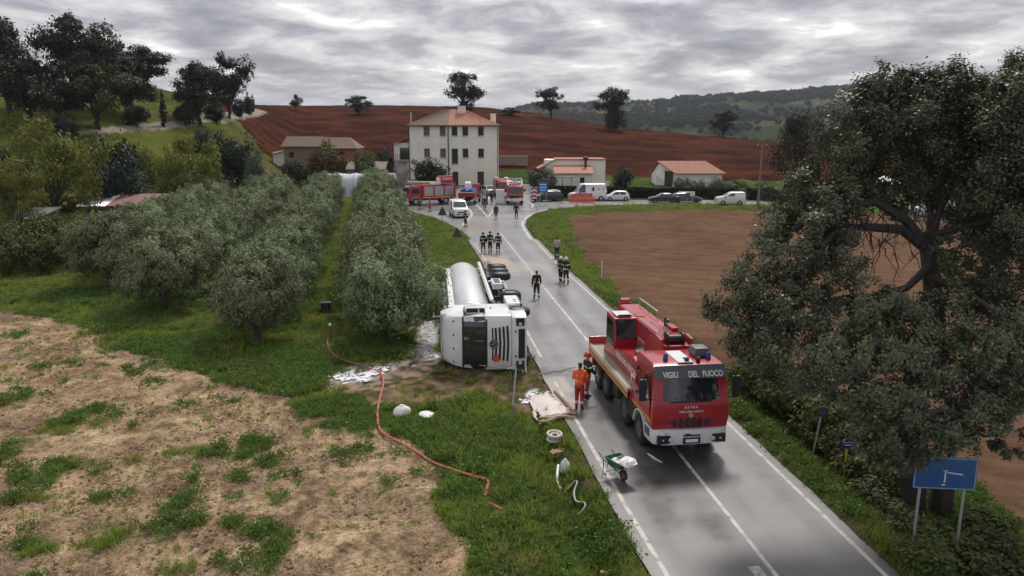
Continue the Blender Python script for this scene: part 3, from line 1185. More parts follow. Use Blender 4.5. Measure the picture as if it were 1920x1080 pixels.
def make_oak(seed, m, H=12.0, W=5.5, bare=0.18, n=12000, leaf=0.42, flat=0.75, gaps=12):
    global rng
    rng = np.random.default_rng(seed)
    blobs, limbs = [], []
    th = H * bare
    limbs.append((curve((0, 0, -0.4), (rng.uniform(-.4, .4), rng.uniform(-.3, .3), th), 0, 5, 0.12), taper(0.042 * H, 0.030 * H)))
    for k in range(gaps):
        a = k * 2.399 + rng.uniform(-.3, .3)
        rr = W * math.sqrt((k + 0.5) / gaps) * rng.uniform(.62, .82)
        z = th + (H - th) * rng.uniform(0.22, 0.86) * (1 - 0.28 * (rr / W) ** 2)
        r = W * rng.uniform(.32, .46)
        c = (rr * math.cos(a), rr * math.sin(a), z)
        blobs.append((c, (r, r, r * flat)))
        limbs.append((curve((0, 0, th * .9), c, 0.1 * H * .3, 5, 0.2), taper(0.02 * H, 0.004 * H)))
    for k in range(5):
        a, rr = rng.uniform(0, 6.3), rng.uniform(0, W * .5)
        r = W * rng.uniform(.18, .27)
        blobs.append(((rr * math.cos(a), rr * math.sin(a), H * rng.uniform(.82, .95)), (r, r, r * flat)))
    return limbs_mesh('trunk', limbs, bark), crown_mesh('crown', blobs, n, leaf, 0.55, m, 0.15, 16, 0.2, 1.0, 0.3)


def make_bush(seed, m, n=2500, leaf=0.16, tall=1.0, stems=True, aspect=0.5, up=0.35, clumps=12):
    """unit bush: about 1 m radius, 2*tall high, base at the origin"""
    global rng
    rng = np.random.default_rng(seed)
    blobs = [((0, 0, tall * 0.95), (.72, .72, .82 * tall))]
    for k in range(8):
        a = k * 0.8 + rng.uniform(-.3, .3)
        blobs.append(((.52 * math.cos(a), .52 * math.sin(a), tall * rng.uniform(.45, 1.35)), (.42, .42, .45 * tall)))
    limbs = [(curve((0, 0, -0.1), (.4 * math.cos(a), .4 * math.sin(a), tall * 1.2), 0, 5, .03), taper(.045, .012)) for a in (0.3, 2.2, 4.4)]
    return limbs_mesh('stem', limbs, bark, 5), crown_mesh('foliage', blobs, n, leaf, aspect, m, up, clumps, 0.22, 0.9, 0.45)


def make_column(seed, m, n=2500):
    global rng
    rng = np.random.default_rng(seed)
    blobs = [((rng.uniform(-.05, .05), rng.uniform(-.05, .05), z), (r, r, .7)) for z, r in ((.8, .36), (1.7, .48), (2.8, .52), (3.9, .47), (4.9, .36), (5.8, .22), (6.5, .1))]
    return limbs_mesh('trunk', [([(0, 0, -.3), (0, 0, 3), (0, 0, 6)], [.16, .1, .03])], bark, 6), crown_mesh('crown', blobs, n, .3, .35, m, 1.0, 10, .2, .5, .5)


def make_acacia(seed, m, H=8.0, W=4.4, n=5200, leaf=0.34):
    global rng
    rng = np.random.default_rng(seed)
    blobs, limbs = [], []
    th = H * .28
    limbs.append((curve((0, 0, -.3), (0.3, 0, th), 0, 5, .08), taper(.2, .14)))
    for k in range(22):
        a = k * 2.399
        rr = W * math.sqrt((k + .5) / 22) * rng.uniform(.75, 1.02)
        z = th + (H - th) * rng.uniform(.05, .95) * (1 - .35 * (rr / W) ** 2)
        c = (rr * math.cos(a), rr * math.sin(a), z)
        r = rng.uniform(.7, 1.25)
        blobs.append((c, (r * 1.2, r * 1.2, r * .5)))
        limbs.append((curve((0.3, 0, th * .85), c, .35, 5, .12), taper(.075, .015)))
    return limbs_mesh('trunk', limbs, bark, 6), crown_mesh('crown', blobs, n, leaf, .5, m, 0.1, 12, .3, .9, .1)


def plant(name, proto, loc, rz, s, label, cat, group=None, names=('trunk', 'crown')):
    o = empty(name, loc, rz, label, cat, group)
    t = link_mesh(names[0], proto[0], o)
    c = link_mesh(names[1], proto[1], o)
    s = s if isinstance(s, (tuple, list)) else (s, s, s)
    t.scale = c.scale = s
    return o


# --- olive grove: four rows running away from the verge
OLV = [make_olive(100 + i) for i in range(5)]
orow = [(-5.9, 37.4, 14), (-12.5, 37.4, 14), (-19.8, 43.8, 12), (-26.7, 50.6, 8)]
prnd = random.Random(3)
FRONT = {(0, 0): 'broad olive tree at the front of its row, beside the overturned white tanker cab', (1, 0): 'olive tree standing forward on the grass, in line with the dark bin',
         (2, 0): 'olive tree with visible trunk between the outermost and the forward tree of the grove', (3, 0): 'outermost front olive tree of the grove, greyest crown beside the shrub thicket'}
ORD = 'first second third fourth fifth sixth seventh eighth ninth tenth eleventh twelfth thirteenth last'.split()
ROWN = ['roadside row, counted from the tanker', 'row behind the forward tree', 'row second from the shed', 'row next to the red-roofed shed']
for ri, (x0, y0, n) in enumerate(orow):
    for k in range(n):
        y = y0 + k * 5.5 + prnd.uniform(-.3, .3)
        x = x0 - 0.184 * (y - y0) + prnd.uniform(-.25, .25)
        s = prnd.uniform(.94, 1.06)
        sx = 1.18 if ri == 0 else 1.09
        plant('olive_tree', OLV[(ri * 3 + k * 2) % 5], (x, y, gz(x, y)), prnd.uniform(0, 6.28), (s * sx, s * sx, s * prnd.uniform(1.02, 1.12)),
              FRONT.get((ri, k), f'{ORD[k] if k < n - 1 else "last"} olive tree in the {ROWN[ri]}'), 'olive tree', 'olive trees of the grove')

# --- oaks on the green hill
OAKS = [make_oak(200 + i, OAK) for i in range(4)]
GOAKS = [make_oak(220 + i, GREENOAK, flat=.7) for i in range(2)]
ROUND = [make_bush(240 + i, OAK, 3200, .17) for i in range(2)]


def px_tree(name, proto, px, pb, pt, w, label, cat='tree', H0=12.0, W0=5.5, group=None, names=('trunk', 'crown'), loc=None, near=60, rz=None):
    x, y, z = loc or ground_at(px, pb, near)
    k = mpp(y)
    h = (pb - pt) * k * 1.0
    sxy = w * k / 2 / W0
    return plant(name, proto, (x, y, z - .1), prnd.uniform(0, 6.28) if rz is None else rz, (sxy * (1.16 if near == 60 and H0 == 12 and loc is None else 1), sxy * (1.16 if H0 == 12 and loc is None else 1), h / H0), label, cat, group, names)


G = 'dark oaks on the green hill'
for i, (px, pb, pt, w, lb, gr) in enumerate([
        (18, 212, 42, 120, 'tall dark oak on the hill, cut by the edge of the picture', 0),
        (60, 240, 108, 120, 'broad low oak in front of the tall one at the hill edge', 0),
        (152, 205, 38, 132, 'tallest oak crown on the skyline of the green hill', 0),
        (112, 235, 120, 95, 'dark oak filling the gap below the tallest skyline oak', 0),
        (183, 242, 118, 112, 'olive-tinted oak with two trunks on the hill above the track', 1),
        (238, 215, 122, 105, 'dark oak behind the round bush on the hill', 0),
        (272, 172, 92, 105, 'oak leaning over the bright sky gap on the hill crest', 0),
        (215, 180, 84, 100, 'flat-topped oak on the crest beside the tallest one', 0),
        (374, 234, 122, 96, 'dark oak beside the track, shorter of the joined pair', 0),
        (430, 222, 104, 84, 'tall oak with bare straight trunk at the track bend', 0)]):
    px_tree('oak_tree', (GOAKS if gr else OAKS)[i % (2 if gr else 4)], px, pb, pt, w, lb, 'oak tree', group=G)
for px, pb, pt, w, lb in ((257, 237, 188, 45, 'round grey-green tree beside the track below the oaks'), (349, 236, 184, 42, 'round bushy tree between cypress and joined oaks'), (404, 228, 188, 36, 'small dark round tree in the shade of the tall oak'),
                          (448, 219, 180, 22, 'small round tree at the top of the track, nearer one'), (466, 214, 178, 24, 'small round tree at the top of the track, farther one')):
    px_tree('round_tree', ROUND[px % 2], px, pb, pt, w, lb, 'tree', 2.0, .95, 'small round trees along the track', ('stem', 'crown'))
CYP = make_column(260, OAK)
for px, pb, pt, w, lb in ((308, 238, 170, 11, 'single slim dark cypress beside the gravel track'), (465, 206, 172, 7, 'thin cypress tip behind the round trees at the track top'), (475, 210, 178, 7, 'smallest cypress at the end of the track')):
    px_tree('cypress_tree', CYP, px, pb, pt, w, lb, 'cypress', 7.0, .5, 'slim cypresses along the track')

# --- lone trees on the red ridge
for i, (px, pb, pt, w, lb, H0) in enumerate([
        (555, 206, 175, 24, 'tiny lone tree on the red ridge toward the track', 12), (672, 211, 177, 62, 'wide low tree just behind the red ridge', 12),
        (870, 214, 134, 78, 'large lone tree rising behind the farmhouse roof', 12), (958, 214, 199, 46, 'low dark scrub on the ridge right of the farmhouse', 12),
        (1032, 219, 163, 54, 'lone tree on the red ridge with trunk in clear sky', 12), (1148, 242, 165, 72, 'tall lone tree with dense lower crown in the red field', 12),
        (1356, 252, 202, 58, 'dark umbrella-shaped tree on the low end of the red ridge', 12)]):
    pr = make_oak(300 + i, OAK, bare=.10 if i in (1, 3) else .22, n=7500, leaf=.48, gaps=11)
    x, y, z = ground_at(px, pb + 3, 150)
    px_tree('lone_tree', pr, px, pb, pt, w, lb, 'tree', H0, 5.5, 'lone trees along the red ridge', loc=(x, y, z))
# undercrown of the tall lone tree
x, y, z = ground_at(1148, 243, 150)
px_tree('round_tree', make_bush(311, OAK, 2600, .17), 1150, 243, 200, 44, 'dark bush round the foot of the tall lone tree in the red field', 'bush', 2.0, .95, names=('stem', 'crown'), loc=(x + .5, y - 2.5, z))
x, y, z = ground_at(872, 216, 150)
px_tree('round_tree', make_bush(312, OAK, 2200, .17), 872, 216, 186, 36, 'dark bush at the foot of the tree behind the farmhouse', 'bush', 2.0, .95, names=('stem', 'crown'), loc=(x, y - 2, z))

# --- thicket on the left: acacias, conifers, shrubs
ACA = [make_acacia(400 + i, YELLOW) for i in range(2)]
BSH = [make_bush(420 + i, SHRUB, 2800, .15) for i in range(3)]
YB = [make_bush(430 + i, YELLOW, 2400, .16) for i in range(2)]
DKB = [make_bush(440 + i, DARKG, 3000, .15) for i in range(2)]
OLB = [make_bush(450 + i, leaf_mat('grey_leaf', (0.028, 0.040, 0.020), (0.16, 0.19, 0.105), .1), 7000, .12, aspect=.4, up=.7) for i in range(2)]


def at_depth(px, pb, Y):
    x, y, z = PY(px, pb, Y)
    return x, y, gz(x, y)


def bush(name, protos, px, pt, w, Y, label, cat='bush', group=None, sink=0.15, names=('stem', 'foliage')):
    """bush whose top shows at photo row pt, w photo pixels wide, standing at depth Y"""
    x, y, zt = PY(px, pt, Y)
    z = gz(x, y)
    h = max(0.5, zt - z)
    k = mpp(y)
    s = w * k / 2 / .95
    return plant(name, protos[int(px) % len(protos)], (x, y, z - sink), prnd.uniform(0, 6.28), (s, s, (h + sink) / 2.0), label, cat, group, names)


def aca(i, px, pt, w, Y, label):
    x, y, zt = PY(px, pt, Y)
    z = gz(x, y)
    k = mpp(y)
    return plant('acacia_tree', ACA[i], (x, y, z), prnd.uniform(0, 6), (w * k / 2 / 4.6, w * k / 2 / 4.6, (zt - z) / 8.0), label, 'tree', 'yellow-green trees of the thicket')


aca(0, 88, 214, 185, 76, 'large airy yellow-green tree above the thicket, beside the dark conifer')
aca(1, 340, 246, 125, 84, 'thin yellow-green tree with slender trunk behind the red-roofed shed')
aca(1, -60, 250, 160, 70, 'yellow-green tree half out of the picture above the old shed')
aca(0, 20, 290, 120, 66, 'low yellow-green tree over the grey shed roof')
aca(0, 170, 300, 110, 100, 'pale yellow tree low in the thicket between the tracks')
for i, (pr, px, pt, w, Y, lb) in enumerate([
        (DKB, 215, 243, 90, 95, 'wide dark conifer below the hill track'), (DKB, 232, 282, 76, 88, 'blue-black conifer in front of the wide one'), (DKB, 185, 290, 50, 86, 'small dark conifer at the thicket edge'),
        (DKB, 410, 240, 60, 120, 'dark shrub at the thicket end toward the red hill'), (DKB, 452, 244, 76, 122, 'tall dark evergreen shrub before the red hill'), (OLB, 470, 258, 44, 118, 'grey-green shrub beside the dark evergreen at the red hill foot'),
        (DKB, 380, 236, 40, 128, 'dark low scrub under the track'), (OLB, 255, 312, 60, 92, 'olive bush behind the shed, first of the strip'), (OLB, 310, 306, 62, 97, 'olive bush behind the thin yellow tree'),
        (OLB, 365, 312, 60, 100, 'olive bush of the strip nearest the dark lane'), (OLB, 420, 318, 60, 103, 'olive bush below the dark evergreen shrubs'), (OLB, 470, 318, 56, 108, 'olive bush at the end of the strip by the pink car'), (OLB, 520, 316, 50, 112, 'olive bush before the stone farmhouse hedge'),
        (YB, 265, 262, 60, 100, 'yellow shrub on the slope under the track'), (YB, 330, 262, 70, 106, 'yellow-green shrub mass below the cypress'), (YB, 385, 272, 60, 110, 'yellow shrub between cypress slope and dark evergreens'),
        (YB, 110, 352, 80, 88, 'yellow shrub in front of the airy tree'), (YB, 60, 352, 80, 80, 'yellow-green shrub behind the old shed'), (YB, 205, 342, 70, 94, 'yellow shrub right behind the red shed roof'), (YB, 290, 345, 80, 95, 'yellow shrub at the shed gable'),
        (BSH, 40, 398, 90, 58, 'leafy green shrub at the meadow edge, outermost'), (BSH, 95, 392, 86, 60, 'leafy green shrub next to the greyest olive'), (BSH, 5, 420, 80, 55, 'low green shrub at the meadow edge in front of the shed'), (BSH, 75, 432, 80, 56, 'rounded green shrub at the foot of the thicket'), (BSH, 120, 420, 50, 57, 'small green shrub touching the greyest olive'),
        (BSH, 128, 392, 50, 66, 'green shrub before the shed wall'), (BSH, 15, 330, 90, 74, 'green shrub beside the old shed roof'), (DKB, 20, 262, 60, 95, 'dark bush on the slope at the picture edge'), (YB, 110, 262, 80, 96, 'yellow bush on the slope below the oaks'), (DKB, 120, 208, 46, 110, 'dark bushy sapling under the oaks'), (YB, 60, 225, 60, 104, 'yellow bush under the oaks'),
        (YB, 315, 368, 40, 88, 'small yellow bush beside the shed roof end'), (BSH, 330, 300, 70, 95, 'green bush behind the thin yellow tree')]):
    bush('shrub', pr, px, pt, w, Y, lb, 'shrub', 'shrubs of the thicket')

# --- garden planting round the houses
for nm, pr, px, pt, w, Y, lb in [
        ('bush', [make_bush(500, AUTUMN, 3000, .14)], 612, 268, 72, 138, 'reddish autumn bush in front of the stone cottage'),
        ('bush', DKB, 548, 296, 44, 150, 'dark shrub at the stone wall of the cottage'), ('bush', DKB, 585, 300, 50, 148, 'low dark shrub below the cottage window'), ('bush', BSH, 650, 290, 46, 149, 'green shrub before the orange cottage door'),
        ('bush', BSH, 606, 252, 62, 143, 'dark green crown above the reddish bush at the stone cottage'),
        ('bush', BSH, 682, 268, 44, 140, 'green bush at the end of the stone cottage'),
        ('bush', DKB, 716, 268, 44, 146, 'blue-black bush between cottage and farmhouse'),
        ('tree', [make_bush(510, HEDGE, 4200, .13)], 803, 289, 72, 139, 'dark leafy tree in front of the farmhouse wall'),
        ('tree', [OLB[0]], 1018, 304, 58, 132, 'rounded olive tree before the low white house'),
        ('bush', DKB, 1168, 308, 40, 138, 'dark bush between the two low houses'),
        ('tree', OLB, 1284, 324, 40, 122, 'olive tree in front of the small white barn'), ('tree', OLB, 1316, 330, 34, 121, 'short olive tree under the barn eaves'), ('tree', OLB, 1345, 326, 46, 120, 'olive tree right of the barn corner'),
        ('tree', OLB, 1388, 330, 46, 119, 'olive tree next to the utility pole'), ('tree', OLB, 1440, 332, 50, 118, 'olive tree on the far side of the utility pole'), ('tree', OLB, 1500, 345, 60, 114, 'olive tree half behind the big oak'),
        ('tree', OLB, 1850, 415, 130, 84, 'grey olive tree beyond the big oak'), ('tree', OLB, 1905, 405, 110, 82, 'grey olive tree at the picture edge beyond the big oak'), ('bush', BSH, 1690, 432, 70, 92, 'green bush seen under the limb of the big oak'),
        ('bush', YB, 1455, 385, 44, 100, 'bright green weed clump at the far corner of the brown field')]:
    x, y, zt = PY(px, pt, Y)
    b_ = bush('garden_' + nm, pr, px, pt, w, Y, lb, nm, names=('stem', 'crown') if nm == 'tree' else ('stem', 'foliage'))
pr = make_oak(520, OAK, bare=.2, n=6500, leaf=.4)
x, y, zt = PY(1503, 206, 118)
plant('oak_tree', pr, (x, y, gz(x, y)), 1.0, (.72, .72, (zt - gz(x, y)) / 12), 'dark oak behind the olives, beside the big oak', 'oak tree')
ob = OLB[0]


def hedge(name, a, b, w, h, label, n, m=None):
    """clipped hedge: leaves over a box"""
    global rng
    rng = np.random.default_rng(int(abs(a[0] * 7 + a[1])))
    L = math.hypot(b[0] - a[0], b[1] - a[1])
    p = rng.uniform(-1, 1, (n, 3))
    ax = rng.integers(0, 3, n)
    s = np.sign(rng.uniform(-1, 1, n))
    top = rng.random(n) < .45
    p[:, 1] = np.where(~top, s * rng.uniform(.75, 1.05, n), p[:, 1])
    p[:, 2] = np.where(top, rng.uniform(.85, 1.06, n), p[:, 2])
    C = np.stack([(p[:, 0] * .5 + .5) * L, p[:, 1] * w / 2, (p[:, 2] * .5 + .5) * h], 1)
    C[:, 2] += (fbm(C[:, 0] * .8, C[:, 0] * 0, 3, 5) - .5) * .3
    V, F = leaf_quads(C, .28, .55, np.tile([0, 0, .3], (n, 1)), .2, 1.0)
    o = empty(name, (a[0], a[1], gz(*a) - .05), math.atan2(b[1] - a[1], b[0] - a[0]), label, 'hedge')
    link_mesh('foliage', np_mesh('foliage', V, F, m or HEDGE), o)
    link_mesh('stem', MB().box((L / 2, 0, h * .42), (L * .99, w * .7, h * .84)).build('stem', mat('hedge_core', (.012, .016, .008), .95), me_only=True), o)
    return o


def a2(px, Y):
    return PY(px, 300, Y)[:2]


hedge('hedge', a2(1040, 122), a2(1170, 121.5), 1.1, 1.75, 'clipped dark hedge behind the white van with the pink side', 5000)
hedge('hedge', a2(1178, 121.5), a2(1425, 118), 1.1, 1.6, 'long clipped dark hedge behind the parked cars', 9000)
hedge('hedge', a2(560, 128), a2(660, 127), 1.2, 2.0, 'dark clipped hedge below the stone cottage', 3500)
hedge('hedge', a2(1440, 117), a2(1560, 112), 1.1, 1.5, 'dark hedge running behind the big oak', 4000)

# --- the big oak by the road
def big_oak():
    global rng
    rng = np.random.default_rng(77)
    bx, by = 10.9, 19.3
    base = Vector((bx, by, gz(bx, by)))
    root = empty('holm_oak', base, 0, 'huge dark oak overhanging the blue road sign and brown field', 'oak tree')

    def Wp(px, py, Y):
        return Vector(PY(px, py, Y)) - base
    limbs = []
    fork = Wp(1742, 470, 23.0)
    trunk = [Vector((0, 0, -.3)), Vector((.05, .5, 1.2)), Vector((.35, 1.4, 2.8)), fork * .72 + Vector((.3, 0, 0)), fork]
    limbs.append((trunk, [.58, .42, .34, .28, .25]))
    limbs.append(([Vector((.75, .3, -.3)), Vector((.9, .5, .9)), Vector((1.3, .9, 2.4)), Wp(1900, 560, 21.0)], [.35, .3, .24, .14]))
    main = [
        [fork, Wp(1700, 415, 23), Wp(1640, 378, 23), Wp(1580, 385, 22.8), Wp(1540, 400, 22.5), Wp(1500, 425, 22)],
        [fork, Wp(1690, 430, 23), Wp(1620, 425, 22.5), Wp(1560, 440, 22), Wp(1530, 475, 21.5), Wp(1500, 515, 21)],
        [fork, Wp(1745, 400, 23.5), Wp(1735, 330, 24), Wp(1700, 260, 24), Wp(1665, 190, 24)],
        [fork, Wp(1760, 400, 23.4), Wp(1800, 310, 24), Wp(1850, 240, 24), Wp(1890, 190, 23.5)],
        [Wp(1742, 500, 22.6), Wp(1700, 540, 21.6), Wp(1620, 560, 20.8), Wp(1540, 580, 20.2), Wp(1450, 620, 20)],
        [Wp(1735, 560, 21.8), Wp(1690, 600, 20.2), Wp(1640, 650, 19), Wp(1590, 700, 18.2), Wp(1550, 740, 18)],
        [Wp(1742, 520, 22.4), Wp(1800, 540, 21), Wp(1860, 580, 19.5), Wp(1900, 640, 18.4)],
        [Wp(1738, 600, 21), Wp(1740, 650, 19.2), Wp(1740, 720, 18.0), Wp(1735, 780, 17.4)],
        [Wp(1755, 440, 23), Wp(1830, 420, 22.5), Wp(1900, 400, 22), Wp(1980, 380, 21.5)],
    ]
    for k, l in enumerate(main):
        limbs.append((l, taper(.19 if k < 2 else .13, .045, len(l))))
    B = [(1662, 150, 24, .75), (1625, 165, 24.4, .6), (1700, 165, 24, .7), (1640, 200, 24, .95), (1590, 215, 24, 1.1), (1690, 215, 24, 1.5), (1600, 250, 24, 1.3), (1760, 175, 24, 1.0), (1800, 185, 24, 1.25), (1775, 235, 24, 1.6), (1850, 190, 23.5, 1.3), (1895, 175, 23, 1.0), (1925, 165, 23, 1.2), (1930, 210, 23, 1.6),
         (1880, 245, 23, 1.7), (1890, 150, 23.4, .8), (1850, 175, 23.4, .8), (1915, 130, 23.2, .7), (1520, 660, 19.2, .7), (1500, 715, 19, .5), (1550, 680, 18.6, .6), (1690, 800, 17.6, .6), (1640, 745, 18.2, .6), (1760, 800, 17.4, .5), (1820, 770, 17.6, .6), (1870, 700, 18.2, .7), (1790, 640, 19.2, .7), (1680, 660, 19, .7), (1590, 545, 20.6, .75), (1650, 560, 20.4, .7), (1700, 585, 20.2, .75), (1640, 605, 19.8, .75), (1740, 640, 19.4, .6), (1560, 460, 22.4, .6), (1640, 350, 23.4, .7), (1690, 375, 23.6, .7), (1590, 360, 23.4, .7), (1770, 450, 22.6, .5), (1760, 560, 21, .5), (1820, 270, 23.5, 1.6), (1730, 285, 24, 1.4), (1660, 285, 24, 1.3), (1585, 300, 24, 1.2), (1540, 330, 23.8, 1.0), (1610, 335, 24, 1.05), (1490, 345, 23.5, 1.0), (1455, 375, 23, .95), (1520, 380, 23, 1.0), (1700, 330, 24.4, 1.1), (1790, 335, 23.6, 1.3), (1870, 310, 23, 1.6), (1940, 270, 22.5, 1.7),
         (1430, 420, 22.5, .95), (1480, 425, 22.4, .95), (1540, 425, 22.6, .8), (1405, 470, 22, .9), (1455, 485, 22, 1.0), (1520, 480, 21.8, .85), (1580, 490, 21.8, .7), (1425, 530, 21.5, 1.0), (1480, 540, 21.3, .9), (1375, 560, 21, .75), (1350, 585, 20.8, .6), (1390, 600, 20.6, .85), (1440, 590, 20.6, .9), (1510, 560, 21, .8),
         (1405, 640, 20.3, .75), (1450, 650, 20, .9), (1500, 630, 20, .85), (1425, 690, 20, .6), (1460, 690, 19.6, .6), (1560, 620, 19.8, .75), (1600, 590, 20.2, .7),
         (1560, 560, 21.2, .55), (1850, 370, 23, 1.3), (1910, 350, 22.5, 1.6), (1830, 430, 23, .9), (1890, 440, 22, 1.2), (1940, 420, 21.5, 1.4), (1820, 490, 22, .85), (1870, 520, 21.2, 1.1), (1930, 510, 20.8, 1.3), (1800, 560, 21, .9), (1850, 590, 20.2, 1.05), (1910, 600, 19.6, 1.2),
         (1760, 620, 20.2, .85), (1700, 640, 19.6, .8), (1640, 640, 19.6, .75), (1590, 670, 19, .75), (1545, 700, 18.8, .7), (1610, 720, 18.4, .75), (1660, 690, 18.8, .8), (1720, 700, 18.4, .85), (1780, 680, 18.6, .85), (1840, 660, 18.8, .95), (1900, 680, 18.4, 1.0), (1585, 740, 18.2, .5), (1645, 790, 18, .6), (1660, 760, 17.9, .75), (1720, 770, 17.6, .75),
         (1780, 750, 17.8, .75), (1840, 735, 18, .8), (1890, 750, 18, .75), (1630, 830, 17.8, .6), (1685, 830, 17.6, .6), (1740, 830, 17.4, .55), (1795, 815, 17.5, .55), (1850, 800, 17.7, .6), (1900, 800, 17.8, .55), (1650, 860, 17.8, .4), (1705, 868, 17.6, .4), (1770, 855, 17.5, .35), (1890, 845, 17.8, .4), (1930, 720, 18, .8), (1945, 640, 18.5, 1.0)]
    pool = [p for l in main for p in l[1:]] + [fork]
    blobs = []
    for px, py, Y, r in B:
        px += 38 * (py < 530 and px < 1560)
        c = Wp(px, py, Y)
        blobs.append((tuple(c), (r, r, r * .8)))
        a = min(pool, key=lambda p: (p - c).length + (0.6 if p.z > c.z + .8 else 0))
        limbs.append((curve(a, c, .12 * (c - a).length * .5, 5, .08), taper(.055 + .01 * (c - a).length, .014)))
        for q in range(4):
            e = c + Vector(np.clip(rng.normal(0, .5, 3), -.75, .75)) * r
            limbs.append((curve(c.lerp(a, .25), e, 0, 3, .05), taper(.022, .007, 4)))
    # dead hanging twigs under the long limb
    for q in range(60):
        a = Wp(rng.uniform(1540, 1740), rng.uniform(380, 480), 22.2)
        e = a + Vector((rng.uniform(-.7, .7), rng.uniform(-.4, .4), -rng.uniform(.5, 1.4)))
        limbs.append((curve(a, e, 0, 3, .07), taper(.022, .006, 4)))
    link_mesh('trunk', limbs_mesh('trunk', limbs, bark, 7), root)
    link_mesh('crown', crown_mesh('crown', blobs, 235000, .108, .52, BIGOAK, 0.15, 14, .14, .62, .4), root)


big_oak()


# ---------------------------------------------------------------- scattered ground growth (uncountable: one object each)
def blades(name, n, h, spread, w, m, lean=.5, seed=1, flower=False):
    r = np.random.default_rng(seed)
    V, F = [], []
    for k in range(n):
        a, rr = r.uniform(0, 6.28), spread * math.sqrt(r.random())
        b = np.array([rr * math.cos(a), rr * math.sin(a), -.02])
        t = a + r.normal(0, .8)
        d = np.array([math.cos(t), math.sin(t), 0]) * lean * r.uniform(.2, 1.3)
        hh = h * r.uniform(.5, 1.15)
        s = np.array([-math.sin(t), math.cos(t), 0]) * w * r.uniform(.7, 1.3)
        m1 = b + d * hh * .35 + np.array([0, 0, hh * .6])
        tp = b + d * hh * 1.0 + np.array([0, 0, hh])
        i = len(V)
        V += [b - s, b + s, m1 + s * .8, m1 - s * .8, tp]
        F += [(i, i + 1, i + 2, i + 3), (i + 3, i + 2, i + 4)]
    me = bpy.data.meshes.new(name)
    me.from_pydata([tuple(v) for v in V], [], F)
    me.materials.append(m)
    return me


def rosette(name, n, r0, m, seed=1):
    r = np.random.default_rng(seed)
    C = np.stack([r.normal(0, r0 * .5, n), r.normal(0, r0 * .5, n), np.abs(r.normal(.06, .05, n)) + .03], 1)
    o = np.stack([C[:, 0], C[:, 1], np.full(n, .25 * r0)], 1)
    o /= np.linalg.norm(o, axis=1)[:, None]
    global rng
    rng = r
    V, F = leaf_quads(C, .075, .6, o, .25, .45)
    return np_mesh(name, V, F, m)


def scatter(name, pts, scl, idx, meshes, label=None):
    srcs = []
    for i, me in enumerate(meshes):
        o = bpy.data.objects.new(name + '_source', me)
        srcs.append(o)
    n = len(pts)
    me = bpy.data.meshes.new(name)
    me.vertices.add(n)
    me.vertices.foreach_set('co', np.asarray(pts, np.float32).ravel())
    for nm, ty, arr in (('scl', 'FLOAT', scl.astype(np.float32)), ('rot', 'FLOAT', np.random.default_rng(5).uniform(0, 6.28, n).astype(np.float32)), ('pick', 'INT', idx.astype(np.int32))):
        a = me.attributes.new(nm, ty, 'POINT')
        a.data.foreach_set('value', arr)
    ob = link_mesh(name, me)
    tag(ob, label, None, None, 'stuff')
    ng = bpy.data.node_groups.new(name + '_nodes', 'GeometryNodeTree')
    ng.interface.new_socket('Geometry', in_out='INPUT', socket_type='NodeSocketGeometry')
    ng.interface.new_socket('Geometry', in_out='OUTPUT', socket_type='NodeSocketGeometry')
    N, L = ng.nodes.new, ng.links.new
    gi, go = N('NodeGroupInput'), N('NodeGroupOutput')
    iop = N('GeometryNodeInstanceOnPoints')
    jn = N('GeometryNodeJoinGeometry')
    for o in reversed(srcs):
        oi = N('GeometryNodeObjectInfo')
        oi.inputs['Object'].default_value = o
        oi.inputs['As Instance'].default_value = True
        L(oi.outputs['Geometry'], jn.inputs[0])

    def at(nm, ty):
        a = N('GeometryNodeInputNamedAttribute')
        a.data_type = ty
        a.inputs['Name'].default_value = nm
        return a.outputs['Attribute']
    L(gi.outputs[0], iop.inputs['Points'])
    L(jn.outputs[0], iop.inputs['Instance'])
    iop.inputs['Pick Instance'].default_value = True
    L(at('pick', 'INT'), iop.inputs['Instance Index'])
    c = N('ShaderNodeCombineXYZ')
    L(at('rot', 'FLOAT'), c.inputs[2])
    L(c.outputs[0], iop.inputs['Rotation'])
    L(at('scl', 'FLOAT'), iop.inputs['Scale'])
    L(iop.outputs[0], go.inputs[0])
    md = ob.modifiers.new('scatter', 'NODES')
    md.node_group = ng
    return ob


GRASS = leaf_mat('grass_blade', (0.066, 0.120, 0.014), (0.335, 0.425, 0.066), 0.35, 0.6, 0.22)
DRYG = leaf_mat('dry_blade', (0.16, 0.115, 0.055), (0.42, 0.32, 0.17), 0.3, 0.8, 0.6)
WEED = leaf_mat('weed_leaf', (0.050, 0.105, 0.020), (0.19, 0.29, 0.07), 0.3, 0.5, 0.5)
STRAWM = leaf_mat('straw_blade', (0.28, 0.20, 0.12), (0.62, 0.47, 0.30), 0.2, 0.85, 0.6)


HOSE = [P(*q) for q in ((620, 640), (616, 655), (622, 668), (645, 680), (690, 692), (716, 700), (720, 722), (713, 745), (707, 775), (709, 800), (716, 815), (750, 832), (785, 852), (810, 870), (850, 884), (890, 898), (917, 906), (914, 920), (909, 935), (918, 951), (942, 966))]
WEEDY = [(880, 905, 75, 45), (915, 985, 60, 70), (930, 1060, 45, 60), (620, 768, 85, 26), (650, 800, 60, 20), (830, 790, 60, 14), (300, 655, 120, 26), (480, 730, 60, 16), (560, 905, 10, 8), (523, 936, 34, 18), (345, 948, 38, 24), (512, 1002, 42, 26)]


